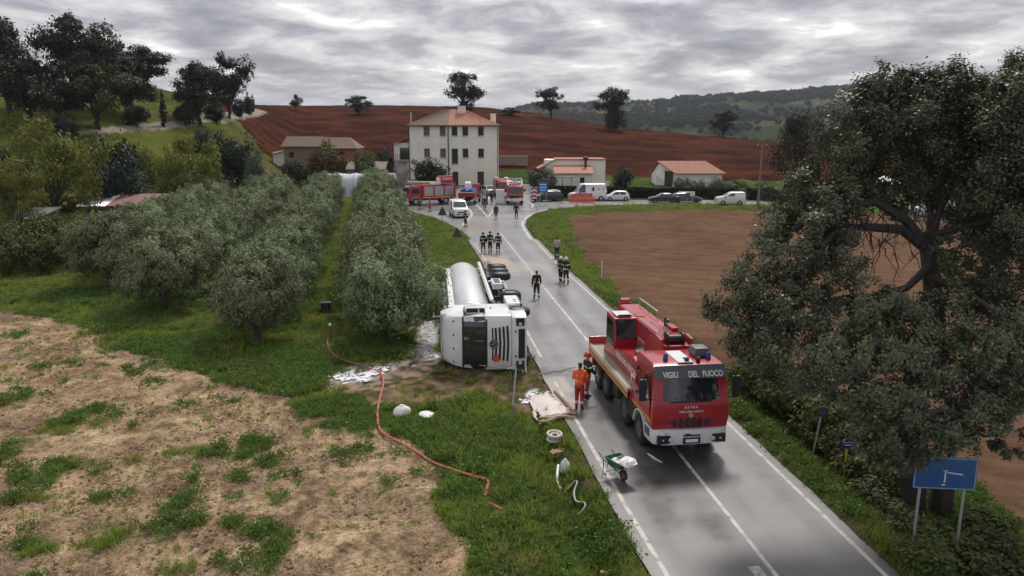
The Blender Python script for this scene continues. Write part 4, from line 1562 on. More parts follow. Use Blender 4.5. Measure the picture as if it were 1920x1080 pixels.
def grow():
    r = np.random.default_rng(11)
    P_ = []
    # candidates in rings of depth, thinner further out as the tufts get larger
    for y0, y1, dens in ((12.5, 20, 60), (20, 28, 42), (28, 40, 24), (40, 60, 10), (60, 85, 4.5), (85, 118, 2.2)):
        w = 0.76 * y1 + 2
        n = int((y1 - y0) * 2 * w * dens)
        x = r.uniform(-w, w, n)
        y = r.uniform(y0, y1, n)
        P_.append(np.stack([x, y], 1)[np.abs(x) < .76 * y + 2])
    p = np.concatenate(P_)
    x, y = p[:, 0], p[:, 1]
    d = pave_sd(x, y)
    cls, col, cov = land(x, y)
    xl = x < XL(y)
    ok = (d > .12) & np.isin(cls, (0, 1, 6))
    z = height(x, y)
    sz = 0.75 + 0.011 * y
    n = fbm(x * .6, y * .6, 4, 201)
    dl = XL(y) - x
    lush = xl & (y < 30) & (dl < 6.5) & (cls == 0)
    keep = ok & (r.random(len(x)) < np.clip(cov * np.where(cls == 1, .72, .95), 0, 1)) & ~(xl & (np.abs(dl - 1.4) < .45) & (y < 30) & (r.random(len(x)) < .6))
    tread = poly_dist(x, y, HOSE) < .30
    for q, rr in (((754, 776), .5), ((801, 776), .55), ((1041, 815), .45), ((1060, 862), .35), ((1047, 836), .3), ((1080, 905), .3), ((1084, 925), .3), ((1095, 935), .3), ((1050, 870), .25), ((1030, 762), 1.0)):
        tread |= np.hypot(x - P(*q)[0], (y - P(*q)[1]) * .8) < rr
    keep &= ~(tread & (r.random(len(x)) < .88))
    ok &= ~tread
    k = np.nonzero(keep)[0]
    sc = sz[k] * (0.55 + 0.75 * n[k]) * np.where(lush[k], 1.25, 1) * np.where(cls[k] == 1, .28 + .62 * cov[k], 1.0)
    pick = np.where(r.random(len(k)) < .07 + .22 * (n[k] > .64), 3, r.integers(0, 3, len(k)))
    G = [blades('tuft', 22, .20, .17, .011, GRASS, .6, 1), blades('tuft', 18, .27, .15, .010, GRASS, .8, 2), blades('tuft', 26, .15, .2, .012, GRASS, .7, 3), blades('tuft', 18, .25, .16, .008, DRYG, .9, 4)]
    scatter('grass', np.stack([x[k], y[k], z[k]], 1), sc, pick, G)
    # broad-leaved weeds: clusters on the field edge and in the green patches
    wn = fbm(x * .45 + 30, y * .45, 4, 211)
    wz = gauss_spots(x, y, WEEDY) + (wn - .5) * .8 > 0
    wk = ok & (y < 50) & (cov > .3) & (((wn > .6) & (cls == 0) & (r.random(len(x)) < .15)) | (wz & (r.random(len(x)) < .75)))
    k = np.nonzero(wk)[0]
    R_ = [rosette('weed', 44, .2, WEED, 21), rosette('weed', 56, .26, WEED, 22), rosette('weed', 34, .16, WEED, 23)]
    scatter('weeds', np.stack([x[k], y[k], z[k] + .03], 1), (0.75 + .015 * y[k]) * r.uniform(.6, 1.2, len(k)), r.integers(0, 3, len(k)), R_)
    # flat straw litter on the dry field
    sk = (cls == 1) & (cov < .45) & (r.random(len(x)) < .6)
    k = np.nonzero(sk)[0]
    CL = []
    for i in range(2):
        b = MB().ball((0, 0, .0), (.05, .06, .04), 5)
        b.v = [tuple(q * r.uniform(.75, 1.3) for q in v) for v in b.v]
        CL.append(b.build('clod', mat('soil_clod', (.24, .16, .10), .95, var=.5, scale=9), me_only=True))
    S_ = CL + [blades('straw', 12, .09, .22, .007, STRAWM, 2.2, 31), blades('straw', 10, .07, .25, .008, STRAWM, 2.6, 32), blades('straw', 8, .12, .18, .006, DRYG, 1.6, 33)]
    scatter('stubble', np.stack([x[k], y[k], z[k] + .01], 1), sz[k] * r.uniform(.4, 1.2, len(k)), r.integers(0, 5, len(k)), S_)


grow()


WH = ['level with the crane lorry mirror', 'just past the crane lorry bumper', 'under the outer oak foliage', 'behind the grey disc post', 'at the field side of the lorry', 'beside the grey disc post', 'between disc post and yellow post', 'behind the yellow post', 'on the field side of the disc post',
      'between yellow post and sign', 'at the foot of the yellow post', 'on the road side of the oak trunk', 'before the sign, by the asphalt', 'between the two sign posts', 'right under the blue sign panel', 'at the bottom corner of the picture', 'lowest on the near verge', 'behind the sign toward the field', 'deep under the oak by the yellow post', 'highest up the verge, behind the lorry cab']


def verge_shrubs():
    r = random.Random(9)
    pr = [make_bush(600 + i, SHRUB, 1800, .16, .8) for i in range(3)] + [make_bush(610, leaf_mat('bramble_leaf', (0.036, 0.040, 0.018), (0.13, 0.125, 0.06), .2, .7, .5), 1500, .15, .8)]
    for i, (px, pb, h, w) in enumerate([(1402, 712, .9, 1.1), (1430, 735, 1.2, 1.3), (1462, 760, 1.1, 1.4), (1495, 775, 1.3, 1.3), (1455, 715, 1.0, 1.0), (1540, 815, 1.2, 1.3), (1556, 838, .9, 1.0), (1610, 875, 1.1, 1.3), (1520, 790, 1.0, 1.2), (1640, 905, .9, 1.1),
                                     (1600, 925, .35, .8), (1660, 945, .7, 1.0), (1690, 990, .55, .9), (1760, 1010, .6, 1.0), (1800, 1040, .6, 1.1), (1870, 1060, .6, 1.2), (1740, 1065, .5, .9), (1850, 1000, .5, .9), (1640, 850, 1.1, 1.2), (1420, 690, .8, 1.0)]):
        x, y = P(px, pb)
        where = WH[i]
        o = plant('verge_shrub', pr[i % 4], (x, y, gz(x, y) - .1), r.uniform(0, 6), (w * .95, w * .95, h * .95 * 1.1), f'scrubby bush {where}', 'bush', 'bushes on the far verge', ('stem', 'foliage'))


verge_shrubs()


def far_woods():
    """Woods on the far hills: too far to count."""
    r = np.random.default_rng(31)
    x = r.uniform(-300, 1900, 60000)
    y = r.uniform(560, 1860, 60000)
    u = x / y
    m = (u > -.15) & (u < 0.85)
    x, y = x[m], y[m]
    q = fbm(x * .0075, y * .0042, 4, 61)
    q2 = fbm(x * .03, y * .02, 3, 71)
    w = sstep(.60, .46, q * .75 + q2 * .25)
    ridge = (y > 1730) & (y < 1850)
    k = (r.random(len(x)) < np.clip(w * .55 + .02 + ridge * .25 * (fbm(x * .01, y * 0, 3, 99) > .42), 0, .6))
    x, y = x[k], y[k]
    z = height(x, y) + (fbm(x * 0.02, y * 0.012, 3, 12) - 0.5) * 9 * sstep(450, 900, y)
    FW = leaf_mat('far_leaf', (0.014, 0.022, 0.012), (0.045, 0.058, 0.022), .1, .8, .05)
    ms = []
    for i in range(3):
        ms.append(make_bush(700 + i, FW, 260, .55)[1])
    scatter('distant_woods', np.stack([x, y, z - .5], 1), r.uniform(2.6, 5.2, len(x)) * np.where(y > 1700, 1.25, 1), r.integers(0, 3, len(x)), ms)


far_woods()
# ---------------------------------------------------------------- buildings
cream = mat('cream_render', (0.86, 0.82, 0.72), 0.9, var=.10, scale=.5, bump=.15, bscale=6, dirt=.35, dcol=(.42, .37, .30))
white_r = mat('white_render', (0.74, 0.72, 0.67), 0.9, var=.08, scale=.6, dirt=.4, dcol=(.45, .42, .37))
grey_r = mat('grey_render', (0.36, 0.34, 0.31), 0.9, var=.2, scale=.8, bump=.2, dirt=.4, dcol=(.2, .18, .16))
stone = mat('rubble_stone', (0.22, 0.17, 0.135), 0.9, var=.6, scale=2.6, bump=.8, bscale=4, dirt=.6, dcol=(.33, .29, .25))
brickm = mat('old_brick', (0.30, 0.13, 0.085), 0.9, var=.3, scale=3, bump=.4, bscale=6)
terra = mat('terracotta', (0.42, 0.20, 0.135), 0.85, var=.35, scale=1.4, bump=.5, bscale=5, dirt=.4, dcol=(.2, .14, .11))
terra_old = mat('terracotta_old', (0.225, 0.165, 0.115), 0.9, var=.35, scale=1.4, bump=.5, bscale=5, dirt=.5, dcol=(.12, .11, .08))
wood_d = mat('dark_wood', (0.05, 0.033, 0.024), 0.7, var=.3)
green_s = mat('green_shutter', (0.012, 0.040, 0.032), 0.6, var=.15)
red_s = mat('maroon_shutter', (0.21, 0.105, 0.10), 0.65, var=.15)
metal_g = mat('galvanised', (0.42, 0.43, 0.44), 0.45, .7, var=.15, scale=5)
dark_m = mat('dark_metal', (0.03, 0.03, 0.032), 0.5, .3, var=.2)
glass = mat('dark_glass', (0.022, 0.026, 0.030), 0.05, spec=1.0, var=.2, scale=1)
white_p = mat('white_plastic', (0.72, 0.72, 0.70), 0.5, var=.08, dirt=.2)
concrete = mat('concrete', (0.42, 0.40, 0.37), 0.9, var=.2, scale=1, bump=.3, dirt=.3)
timber = mat('weathered_timber', (0.20, 0.165, 0.13), 0.85, var=.35, scale=4, bump=.3)


def corrugated(mb, a, b, c, d, n=24, amp=.06):
    """wavy sheet over corners a(eave left) b(eave right) c(ridge right) d(ridge left)"""
    a, b, c, d = map(Vector, (a, b, c, d))
    nrm = (b - a).cross(d - a).normalized()
    lo, hi = [], []
    for i in range(n * 2 + 1):
        t = i / (n * 2)
        o = nrm * (amp if i % 2 else 0)
        lo.append(a.lerp(b, t) + o)
        hi.append(d.lerp(c, t) + o)
    k = len(lo)
    und = [p - nrm * .10 for p in lo], [p - nrm * .10 for p in hi]
    vs = lo + hi + und[0] + und[1]
    fs = [(i, i + 1, k + i + 1, k + i) for i in range(k - 1)] + [(2 * k + i + 1, 2 * k + i, 3 * k + i, 3 * k + i + 1) for i in range(k - 1)]
    fs += [(i + 1, i, 2 * k + i, 2 * k + i + 1) for i in range(k - 1)] + [(k + i, k + i + 1, 3 * k + i + 1, 3 * k + i) for i in range(k - 1)]
    fs += [(0, k, 3 * k, 2 * k), (k - 1, 3 * k - 1, 4 * k - 1, 2 * k - 1)]
    mb.add(vs, fs)


def wall_with_holes(mb, W, H, holes, t=.35):
    """front wall in the x-z plane at y=0 (outer face), openings cut through; holes: (x0,x1,z0,z1)"""
    xs = sorted({0, W, *[h[0] for h in holes], *[h[1] for h in holes]})
    zs = sorted({0, H, *[h[2] for h in holes], *[h[3] for h in holes]})
    for i in range(len(xs) - 1):
        run = None
        for j in range(len(zs) - 1):
            cx, cz = (xs[i] + xs[i + 1]) / 2, (zs[j] + zs[j + 1]) / 2
            solid = not any(h[0] < cx < h[1] and h[2] < cz < h[3] for h in holes)
            if solid and run is None:
                run = zs[j]
            if run is not None and (not solid or j == len(zs) - 2):
                z1 = zs[j + 1] if solid else zs[j]
                mb.box(((xs[i] + xs[i + 1]) / 2, t / 2, (run + z1) / 2), (xs[i + 1] - xs[i], t, z1 - run))
                run = None


def shutters(root, x, z, w, h, m, door=False, opened=False):
    fr = MB()
    fr.box((x - w / 2 - .05, .03, z), (.10, .12, h + .2)).box((x + w / 2 + .05, .03, z), (.10, .12, h + .2)).box((x, .03, z + h / 2 + .05), (w, .12, .10)).box((x, -.04, z - h / 2 - .06), (w + .3, .3, .10))
    win = fr.build('door' if door else 'window', concrete, root)
    for s in (-1, 1):
        p = MB()
        p.box((x + s * w / 4, .14, z), (w / 2 - .02, .05, h - .02))
        n = int(h / .16)
        for k in range(n):
            p.box((x + s * w / 4, .105, z - h / 2 + .1 + k * (h - .2) / max(1, n - 1)), (w / 2 - .12, .03, .08), rot=(.5, 0, 0))
        p.build('shutter', m, win)
    return win


def farmhouse():
    Y = 150.0
    xl, xr = PY(770, 345, Y)[0], PY(933, 345, Y)[0]
    W = xr - xl
    H = PY(850, 234, Y)[2]
    root = empty('farmhouse', (xl, Y, 0), 0, 'tall cream three-storey farmhouse with half brown half orange hip roof', 'house')
    D = 10.5
    sx = lambda px: PY(px, 300, Y)[0] - xl
    sz = lambda py: PY(850, py, Y)[2]
    rows = [(248, 17), (287, 17)]
    holes, wins = [], []
    for ri, py in enumerate((246, 287)):
        for px, m in ((801, red_s), (831, red_s), (853, green_s), (873, green_s), (902, green_s)):
            w, h = 9.5 * Y / FPX, 15.5 * Y / FPX
            x, z = sx(px), sz(py)
            if ri == 1 and px == 853:
                h, z = 27 * Y / FPX, sz(293)
            if ri == 1 and px == 853:
                w = 10.5 * Y / FPX
            wins.append((x, z, w, h, m))
    wins.append((sx(901), 1.32, 1.25, 2.6, wood_d))
    wins.append((sx(853.5), 1.30, 1.1, 2.56, wood_d))
    for x, z, w, h, m in wins:
        holes.append((x - w / 2, x + w / 2, z - h / 2, z + h / 2))
    mb = MB()
    wall_with_holes(mb, W, H, holes)
    mb.build('wall', cream, root)
    MB().box((W / 2, D / 2 + .18, H / 2), (W, D - .36, H - .02)).build('wall', cream, root)
    for i, (x, z, w, h, m) in enumerate(wins):
        if m is wood_d:
            d = MB().box((x, .2, z), (w, .08, h)).build('door', wood_d, root)
            MB().box((x, .15, z + h * .24), (w * .7, .03, h * .36)).box((x, .15, z - h * .22), (w * .7, .03, h * .36)).build('panel', wood_d, d)
            MB().ball((x + w * .36, .12, z), .05, 6).build('handle', metal_g, d)
        else:
            shutters(root, x, z, w, h, m)
    # hip roof in two ages of tile
    o = .55
    zr = PY(850, 205, Y + D / 2)[2]
    a, b = W * .36, W * .62
    split = sx(842)
    e = H - .05
    y0, y1, ym = -o, D + o, D / 2
    r1 = MB()
    corrugated(r1, (-o, y0, e), (split, y0, e), (split, ym, zr), (a, ym, zr), 22, .07)
    r1.add([(-o, y0, e), (-o, y1, e), (a, ym, zr)], [(0, 1, 2)])
    r1.add([(-o, y1, e), (a, ym, zr), (split, ym, zr), (split, y1, e)], [(0, 1, 2, 3)])
    r1.box((split / 2 - o / 2, y0 + .06, e - .12), (split + o, .16, .2))
    r1.build('roof', terra_old, root)
    r2 = MB()
    corrugated(r2, (split, y0, e), (W + o, y0, e), (b, ym, zr), (split, ym, zr), 22, .07)
    r2.add([(W + o, y0, e), (W + o, y1, e), (b, ym, zr)], [(0, 1, 2)])
    r2.add([(W + o, y1, e), (b, ym, zr), (split, ym, zr), (split, y1, e)], [(0, 1, 2, 3)])
    r2.box(((split + W + o) / 2, y0 + .06, e - .12), (W + o - split, .16, .2))
    rf = r2.build('roof', terra, root)
    MB().box((sx(864), ym - 1.1, zr - .35), (1.5, .9, 1.7)).box((sx(864), ym - 1.1, zr + .55), (1.75, 1.1, .12)).build('chimney', white_r, rf)
    MB().box((W - .9, D * .45, H + 1.2), (1.0, .8, 1.7)).box((W - .9, D * .45, H + 2.1), (1.2, 1.0, .12)).build('chimney', cream, rf)
    MB().tube([(.3, .5, H - .3), (.3, .5, H + 2.3)], .09, 8).build('flue', white_p, rf)
    MB().tube([(split - .1, -.12, e - .2), (split - .1, -.12, .2)], .09, 8).tube([(-.1, -.1, e - .3), (-.1, -.1, .2)], .07, 8).tube([(W + .05, -.1, e - .3), (W + .05, -.1, .2)], .06, 8).build('drainpipe', dark_m, root)
    MB().tube([(-o, y0 - .09, e - .14), (W + o, y0 - .09, e - .14)], .09, 8).build('gutter', wood_d, root)
    MB().box((sx(853), -.12, sz(327)), (.35, .25, .2)).tube([(sx(853), -.1, sz(327)), (sx(853), -.3, sz(329))], .05, 6).build('wall_lamp', dark_m, root)
    # lean-to wing on the lane side with loggia, tiled skirt roof and outside stair
    wx0 = sx(738)
    hw = sz(262)
    mb = MB()
    wall_with_holes(mb, -wx0 - .02, hw - .6, [(1.1, 2.9, sz(300), sz(277)), (.4, 1.3, .1, 2.2)], .3)
    for i in range(len(mb.v)):
        v = mb.v[i]
        mb.v[i] = (v[0] + wx0, v[1] + .8, v[2])
    mb.box((wx0 / 2, 4.8, (hw - .6) / 2), (-wx0 - .06, 7.0, hw - .62))
    mb.build('wing_wall', white_r, root)
    MB().box((wx0 + 2.0, 1.08, sz(288)), (1.75, .1, 2.2)).build('window', glass, root)
    ww = MB()
    corrugated(ww, (wx0 - .4, .3, hw - .9), (-.03, .3, hw + .35), (-.03, 8.4, hw + .35), (wx0 - .4, 8.4, hw - .9), 10, .06)
    ww.build('wing_roof', terra_old, root)
    MB().box((wx0 + 1.5, .2, sz(300) - .1), (2.9, 1.3, .18)).build('balcony', concrete, root)
    rl = MB()
    for k in range(9):
        rl.tube([(wx0 + .1 + k * .35, -.4, sz(300)), (wx0 + .1 + k * .35, -.4, sz(300) + .95)], .025, 5)
    rl.tube([(wx0 + .1, -.4, sz(300) + .95), (wx0 + 2.9, -.4, sz(300) + .95)], .035, 6)
    rl.build('railing', dark_m, root)
    st = MB()
    for k in range(9):
        st.box((wx0 + .9 + k * .24, -.6, .18 + k * .36), (.26, 1.1, .36 + k * .0))
    st.prism([(wx0 + .6, 0), (wx0 + 3.0, 0), (wx0 + 3.0, sz(303)), (wx0 + 2.7, sz(303))], -.3, .7, 'y')
    st.build('stair', concrete, root)
    MB().prism([(wx0 + .15, 0.3), (wx0 + 1.1, 0.3), (wx0 + 1.0, sz(302)), (wx0 + .2, sz(302))], -1.3, -1.22, 'y').build('awning', mat('pink_canvas', (.55, .43, .40), .9, var=.12, scale=6), root)


farmhouse()


def cottage():
    Y = 158.0
    z0 = gz(PY(590, 300, Y)[0], Y) - .6
    xl, xr = PY(533, 300, Y)[0], PY(668, 300, Y)[0]
    W, zt, zr = xr - xl, PY(600, 274, Y)[2], PY(600, 256, Y + 3.5)[2]
    root = empty('stone_cottage', (xl, Y, z0), .0, 'low stone cottage with brown tile roof behind reddish bush', 'house')
    H = zt - z0
    mb = MB()
    wl = [(1.0, 2.0, H - 2.4, H - 1.2)]
    wall_with_holes(mb, W * .42, H, wl, .4)
    mb.box((W * .21, 3.9, H / 2), (W * .42, 6.9, H - .02))
    mb.build('wall', stone, root)
    MB().box((W * .71, 3.6, H * .46), (W * .58, 7.0, H * .92)).build('wall', brickm, root)
    w = MB().box((1.5, .22, H - 1.8), (1.0, .08, 1.2)).build('window', glass, root)
    MB().box((1.5, .05, H - 2.45), (1.3, .3, .1)).build('sill', concrete, w)
    r = MB()
    corrugated(r, (-.5, -.5, H - .1), (W * .55, -.5, H - .1), (W * .5, 3.6, zr - z0), (-.3, 3.6, zr - z0), 20, .07)
    corrugated(r, (W * .55, 7.6, H - .1), (-.5, 7.6, H - .1), (-.3, 3.6, zr - z0), (W * .5, 3.6, zr - z0), 20, .07)
    r.build('roof', mat('dark_tile', (.135, .095, .07), .9, var=.35, scale=1.5, bump=.5, dirt=.4), root)
    r = MB()
    corrugated(r, (W * .55, -.6, H - .45), (W + .4, -.6, H - .45), (W * .88, 3.6, zr - z0 - .2), (W * .5, 3.6, zr - z0 - .2), 18, .07)
    r.add([(W + .4, -.6, H - .45), (W + .4, 7.8, H - .45), (W * .88, 3.6, zr - z0 - .2)], [(0, 1, 2)])
    r.build('roof', mat('brown_tile', (.19, .11, .08), .9, var=.35, scale=1.5, bump=.5, dirt=.4), root)
    MB().prism([(0.05, H), (7.1, H), (3.6, zr - z0 - .2)], 0.02, .4, 'x').build('gable', stone, root)
    # brick-red annex with door and pale lintel
    an = MB()
    ax = PY(512, 300, Y)[0] - xl
    an.box((ax / 2, 2.2, (H - 1.2) / 2), (-ax, 4.2, H - 1.2))
    an.build('annex', white_r, root)
    an = MB()
    corrugated(an, (ax - .3, -.3, H - 1.5), (-.02, -.3, H - 1.0), (-.02, 4.6, H - .6), (ax - .3, 4.6, H - 1.2), 8, .06)
    an.build('annex_roof', terra, root)
    d = MB().box((ax * .5, .03, 1.7), (1.8, .12, 2.9)).build('door', brickm, root)
    MB().box((ax * .5, -.05, 1.2), (.06, .06, 2.0)).build('seam', dark_m, d)
    MB().box((W * .8, .05, 1.9), (1.7, .1, 2.6)).build('door', mat('orange_door', (.33, .13, .06), .7), root)


cottage()


def white_barn():
    Y = 146.0
    X = lambda px: PY(px, 330, Y)[0]
    Z = lambda py, dy=0: PY(1290, py, Y + dy)[2]
    xl, xg, xr = X(1236), X(1268), X(1358)
    z0 = gz(xg, Y) - .3
    root = empty('white_barn', (xl, Y, z0), 0, 'small white barn with pink tile roof and dark door behind olives', 'barn')
    W, g = xr - xl, xg - xl
    ze, zr = Z(325) - z0, Z(302, 4) - z0
    D = 8.0
    # gable end stands back at an angle on the lane side: build body as a prism along x
    mb = MB()
    mb.add([(0, 3.2, 0), (g, 0, 0), (W - .4, 0, 0), (W - .4, D, 0), (0, D, 0), (0, 3.2, ze - .5), (g, 0, ze), (W - .4, 0, ze), (W - .4, D, ze), (0, D, ze - .5), (g * .25, 4.2, zr - .2), (W - 3, 4.2, zr - .2)],
           [(4, 3, 2, 1, 0), (0, 1, 6, 10, 5), (1, 2, 7, 6), (2, 3, 8, 11, 7), (3, 4, 9, 8), (4, 0, 5, 10, 9), (6, 7, 11, 10), (8, 9, 10, 11)])
    mb.build('wall', white_r, root)
    r = MB()
    corrugated(r, (g - .25, -.45, ze - .02), (W + .3, -.45, ze - .02), (W - 2.6, 4.2, zr), (g * .25 - .5, 4.2, zr), 24, .06)
    corrugated(r, (W + .3, D + .4, ze - .02), (-.3, D + .4, ze - .3), (g * .25 - .5, 4.2, zr), (W - 2.6, 4.2, zr), 24, .06)
    r.build('roof', terra, root)
    dx = X(1256) - xl
    a = math.atan2(-3.2, g)
    d = MB().box((0, 0, 1.55), (1.7, .14, 3.0)).build('door', wood_d, root, loc=(dx, 3.2 - 3.2 * dx / g - .06, .1), rot=(0, 0, a))
    MB().ball((.6, -.12, 1.5), .06, 6).build('handle', metal_g, d)


white_barn()


def low_house():
    Y = 140.0
    X = lambda px: PY(px, 330, Y)[0]
    Z = lambda py, dy=0: PY(1070, py, Y + dy)[2]
    z0 = gz(X(1070), Y) - .2
    xl, xr = X(1042), X(1110)
    root = empty('low_house', (xl, Y, z0), 0, 'low white house with orange lean-to roof, black chimney cowl', 'house')
    W = xr - xl
    ze, zr = Z(325) - z0, Z(310, 4.5) - z0
    mb = MB()
    wx, wz = X(1092) - xl, Z(338) - z0
    wall_with_holes(mb, W, ze, [(wx - .4, wx + .4, wz - .5, wz + .5)], .3)
    mb.box((W / 2, 2.6, ze / 2), (W, 4.55, ze - .02))
    mb.build('wall', white_r, root)
    w = MB().box((wx, .18, wz), (.8, .06, 1.0)).build('window', glass, root)
    MB().box((wx, .1, wz), (.05, .1, 1.0)).box((wx, -.04, wz - .55), (1.0, .2, .08)).build('frame', wood_d, w)
    r = MB()
    corrugated(r, (-.3, -.4, ze), (W + .3, -.4, ze), (W + .3, 4.9, zr), (-.3, 4.9, zr), 16, .06)
    r.build('roof', terra, root)
    # taller block behind
    bl, br_ = X(1012) - xl, X(1141) - xl
    zb = Z(300, 5) - z0
    MB().box(((bl + br_) / 2 + .6, 8.4, zb / 2), (br_ - bl - 1.2, 6.8, zb)).build('back_block', cream, root)
    MB().add([(bl - .4, 4.75, zb - 1.9), (bl + 3.2, 4.75, zb + .02), (br_ + .1, 4.75, zb + .02), (br_ + .1, 12.1, zb + .02), (bl + 3.2, 12.1, zb + .02), (bl - .4, 12.1, zb - 1.9)] + [(bl - .4, 4.75, zb - 1.7), (bl + 3.2, 4.75, zb + .22), (br_ + .1, 4.75, zb + .22), (br_ + .1, 12.1, zb + .22), (bl + 3.2, 12.1, zb + .22), (bl - .4, 12.1, zb - 1.7)],
             [(0, 5, 4, 1), (1, 4, 3, 2), (6, 7, 10, 11), (7, 8, 9, 10), (0, 1, 7, 6), (1, 2, 8, 7), (2, 3, 9, 8), (3, 4, 10, 9), (4, 5, 11, 10), (5, 0, 6, 11)]).build('back_roof', terra, root)
    c = MB().tube([(X(1101) - xl, 3.6, zr - .5), (X(1101) - xl, 3.6, zr + 1.1)], .22, 10)
    c.ball((X(1101) - xl, 3.6, zr + 1.25), (.5, .5, .42), 8)
    c.build('chimney_cowl', dark_m, root)
    # pergola on thin posts at the lane side
    pg = MB()
    for px in (1003, 1022, 1052, 1068):
        x = X(px) - xl
        pg.tube([(x, -4.5, 0), (x, -4.5, 2.5)], .06, 6)
    pg.box(((X(1003) + X(1070)) / 2 - xl, -4.0, 2.55), (X(1072) - X(1000), 1.6, .12))
    pg.build('pergola', timber, root)
    MB().box((X(1122) - xl, .9, .75), (X(1152) - X(1108), .25, 1.5)).build('garden_wall', white_r, root)


low_house()


def tile_shed():
    Y = 140.0
    X = lambda px: PY(px, 315, Y)[0]
    Z = lambda py, dy=0: PY(685, py, Y + dy)[2]
    z0 = gz(X(685), Y) - .2
    xl, xr = X(646), X(721)
    W = xr - xl
    root = empty('tiled_shed', (xl, Y, z0), 0, 'low outbuilding with grey-brown tiled roof left of the farmhouse', 'shed')
    ze, zr = Z(318) - z0, Z(303, 4) - z0
    MB().box((W / 2, 4, ze / 2), (W - .6, 7, ze)).prism([(.5, ze), (7.5, ze), (4, zr - .15)], .3, W - .3, 'x').build('wall', grey_r, root)
    r = MB()
    corrugated(r, (0, 0, ze), (W, 0, ze), (W, 4, zr), (0, 4, zr), 20, .1)
    corrugated(r, (W, 8, ze), (0, 8, ze), (0, 4, zr), (W, 4, zr), 20, .1)
    r.build('roof', mat('lichen_tile', (.24, .19, .155), .9, var=.45, scale=2, bump=.5), root)
    MB().box((W * .4, 3.6, zr + .3), (.6, .6, .8)).build('chimney', white_r, root)


tile_shed()


def polytunnel():
    Y = 122.0
    X = lambda px: PY(px, 325, Y)[0]
    Z = lambda py: PY(680, py, Y)[2]
    xl, xr = X(606), X(736)
    W = xr - xl
    z0 = gz((xl + xr) / 2, Y)
    root = empty('polytunnel', (xl, Y, z0), 0, 'long white plastic tunnel roof at the far end of the olive rows', 'polytunnel')
    rings = []
    for k in range(13):
        x = W * k / 12
        zt = Z(327) - z0 - .10 * math.sin(k * 2.1)
        rings.append([(x, 2.6 - 2.6 * math.cos(math.pi * j / 10), zt * (math.sin(math.pi * j / 10) ** .6 if 0 < j < 10 else 0)) for j in range(11)])
    mb = MB()
    mb.loft(rings, True)
    mb.build('cover', mat('white_film', (.50, .52, .56), .5, var=.12, scale=.8, dirt=.25), root, smooth=True)
    hp = MB()
    for k in range(1, 12, 2):
        hp.tube([(p[0], p[1], p[2] + .02) for p in rings[k]], .04, 5)
    hp.build('hoop', metal_g, root)


polytunnel()


def red_shed():
    Y = 83.0
    X = lambda px: PY(px, 380, Y)[0]
    Z = lambda py, dy=0: PY(225, py, Y + dy)[2]
    xl, xr = X(146), X(302)
    W = xr - xl
    z0 = gz((xl + xr) / 2, Y) - .1
    root = empty('tin_shed', (xl, Y, z0), 0, 'farm shed under rusty red and grey sheet roof behind the olives', 'shed')
    ze, zr = Z(386) - z0, Z(364, 4) - z0
    MB().box((W / 2, 3.8, ze / 2), (W - .5, 6.6, ze - .05)).prism([(.5, ze - .06), (7.1, ze - .06), (3.9, zr - .2)], .3, W - .3, 'x').build('wall', grey_r, root)
    MB().box((1.5, .4, ze * .45), (1.4, .1, ze * .8)).build('door', wood_d, root)
    sheets = [(0, .21, mat('grey_sheet', (.42, .42, .44), .4, .3, var=.25, scale=2, dirt=.5, dcol=(.2, .13, .1))), (.21, .36, None), (.36, .56, None), (.56, .78, None), (.78, 1.0, None)]
    rust = mat('rusty_red_sheet', (.155, .035, .035), .6, var=.35, scale=1.2, dirt=.5, dcol=(.19, .10, .075))
    for i, (a, b, m) in enumerate(sheets):
        r = MB()
        zz = .015 * i
        a2_, b2_ = a + .003, b - .003
        ln = .35 if i == 1 else 0
        corrugated(r, (W * a2_ - .2, -.3 - ln * 0, ze - .03 + zz), (W * b2_ - .2, -.3, ze - .03 + zz), (W * b2_ - .2 + 0, 3.9, zr + zz), (W * a2_ - .2, 3.9, zr + zz), 7, .05)
        r.build('roof_sheet', m or (sheets[0][2] if i == 1 else rust), root)
        r = MB()
        corrugated(r, (W * b2_ - .2, 7.8, ze - .03 + zz), (W * a2_ - .2, 7.8, ze - .03 + zz), (W * a2_ - .2, 3.92, zr + zz), (W * b2_ - .2, 3.92, zr + zz), 7, .05)
        r.build('roof_sheet', rust, root)


red_shed()


def old_shed():
    Y = 68.0
    X = lambda px: PY(px, 400, Y)[0]
    Z = lambda py, dy=0: PY(20, py, Y + dy)[2]
    xl, xr = X(-70), X(60)
    W = xr - xl
    z0 = gz((xl + xr) / 2, Y) - .1
    root = empty('old_shed', (xl, Y, z0), .12, 'ramshackle grey shed sunk in shrubs at the picture edge', 'shed')
    ze, zr = Z(412) - z0, Z(392, 4) - z0
    MB().box((W / 2, 2.6, ze / 2), (W - .4, 4.6, ze)).build('wall', timber, root)
    for i in range(4):
        r = MB()
        a, b = W * i / 4, W * (i + 1) / 4 - .02
        corrugated(r, (a, -.3, ze + .02 * (i % 2)), (b, -.3, ze + .02 * (i % 2)), (b, 5.2, zr + .02 * (i % 2)), (a, 5.2, zr + .02 * (i % 2)), 5, .05)
        r.build('roof_sheet', mat('old_grey_sheet', (.13, .125, .135), .6, .2, var=.35, scale=1.5, dirt=.5), root)


old_shed()


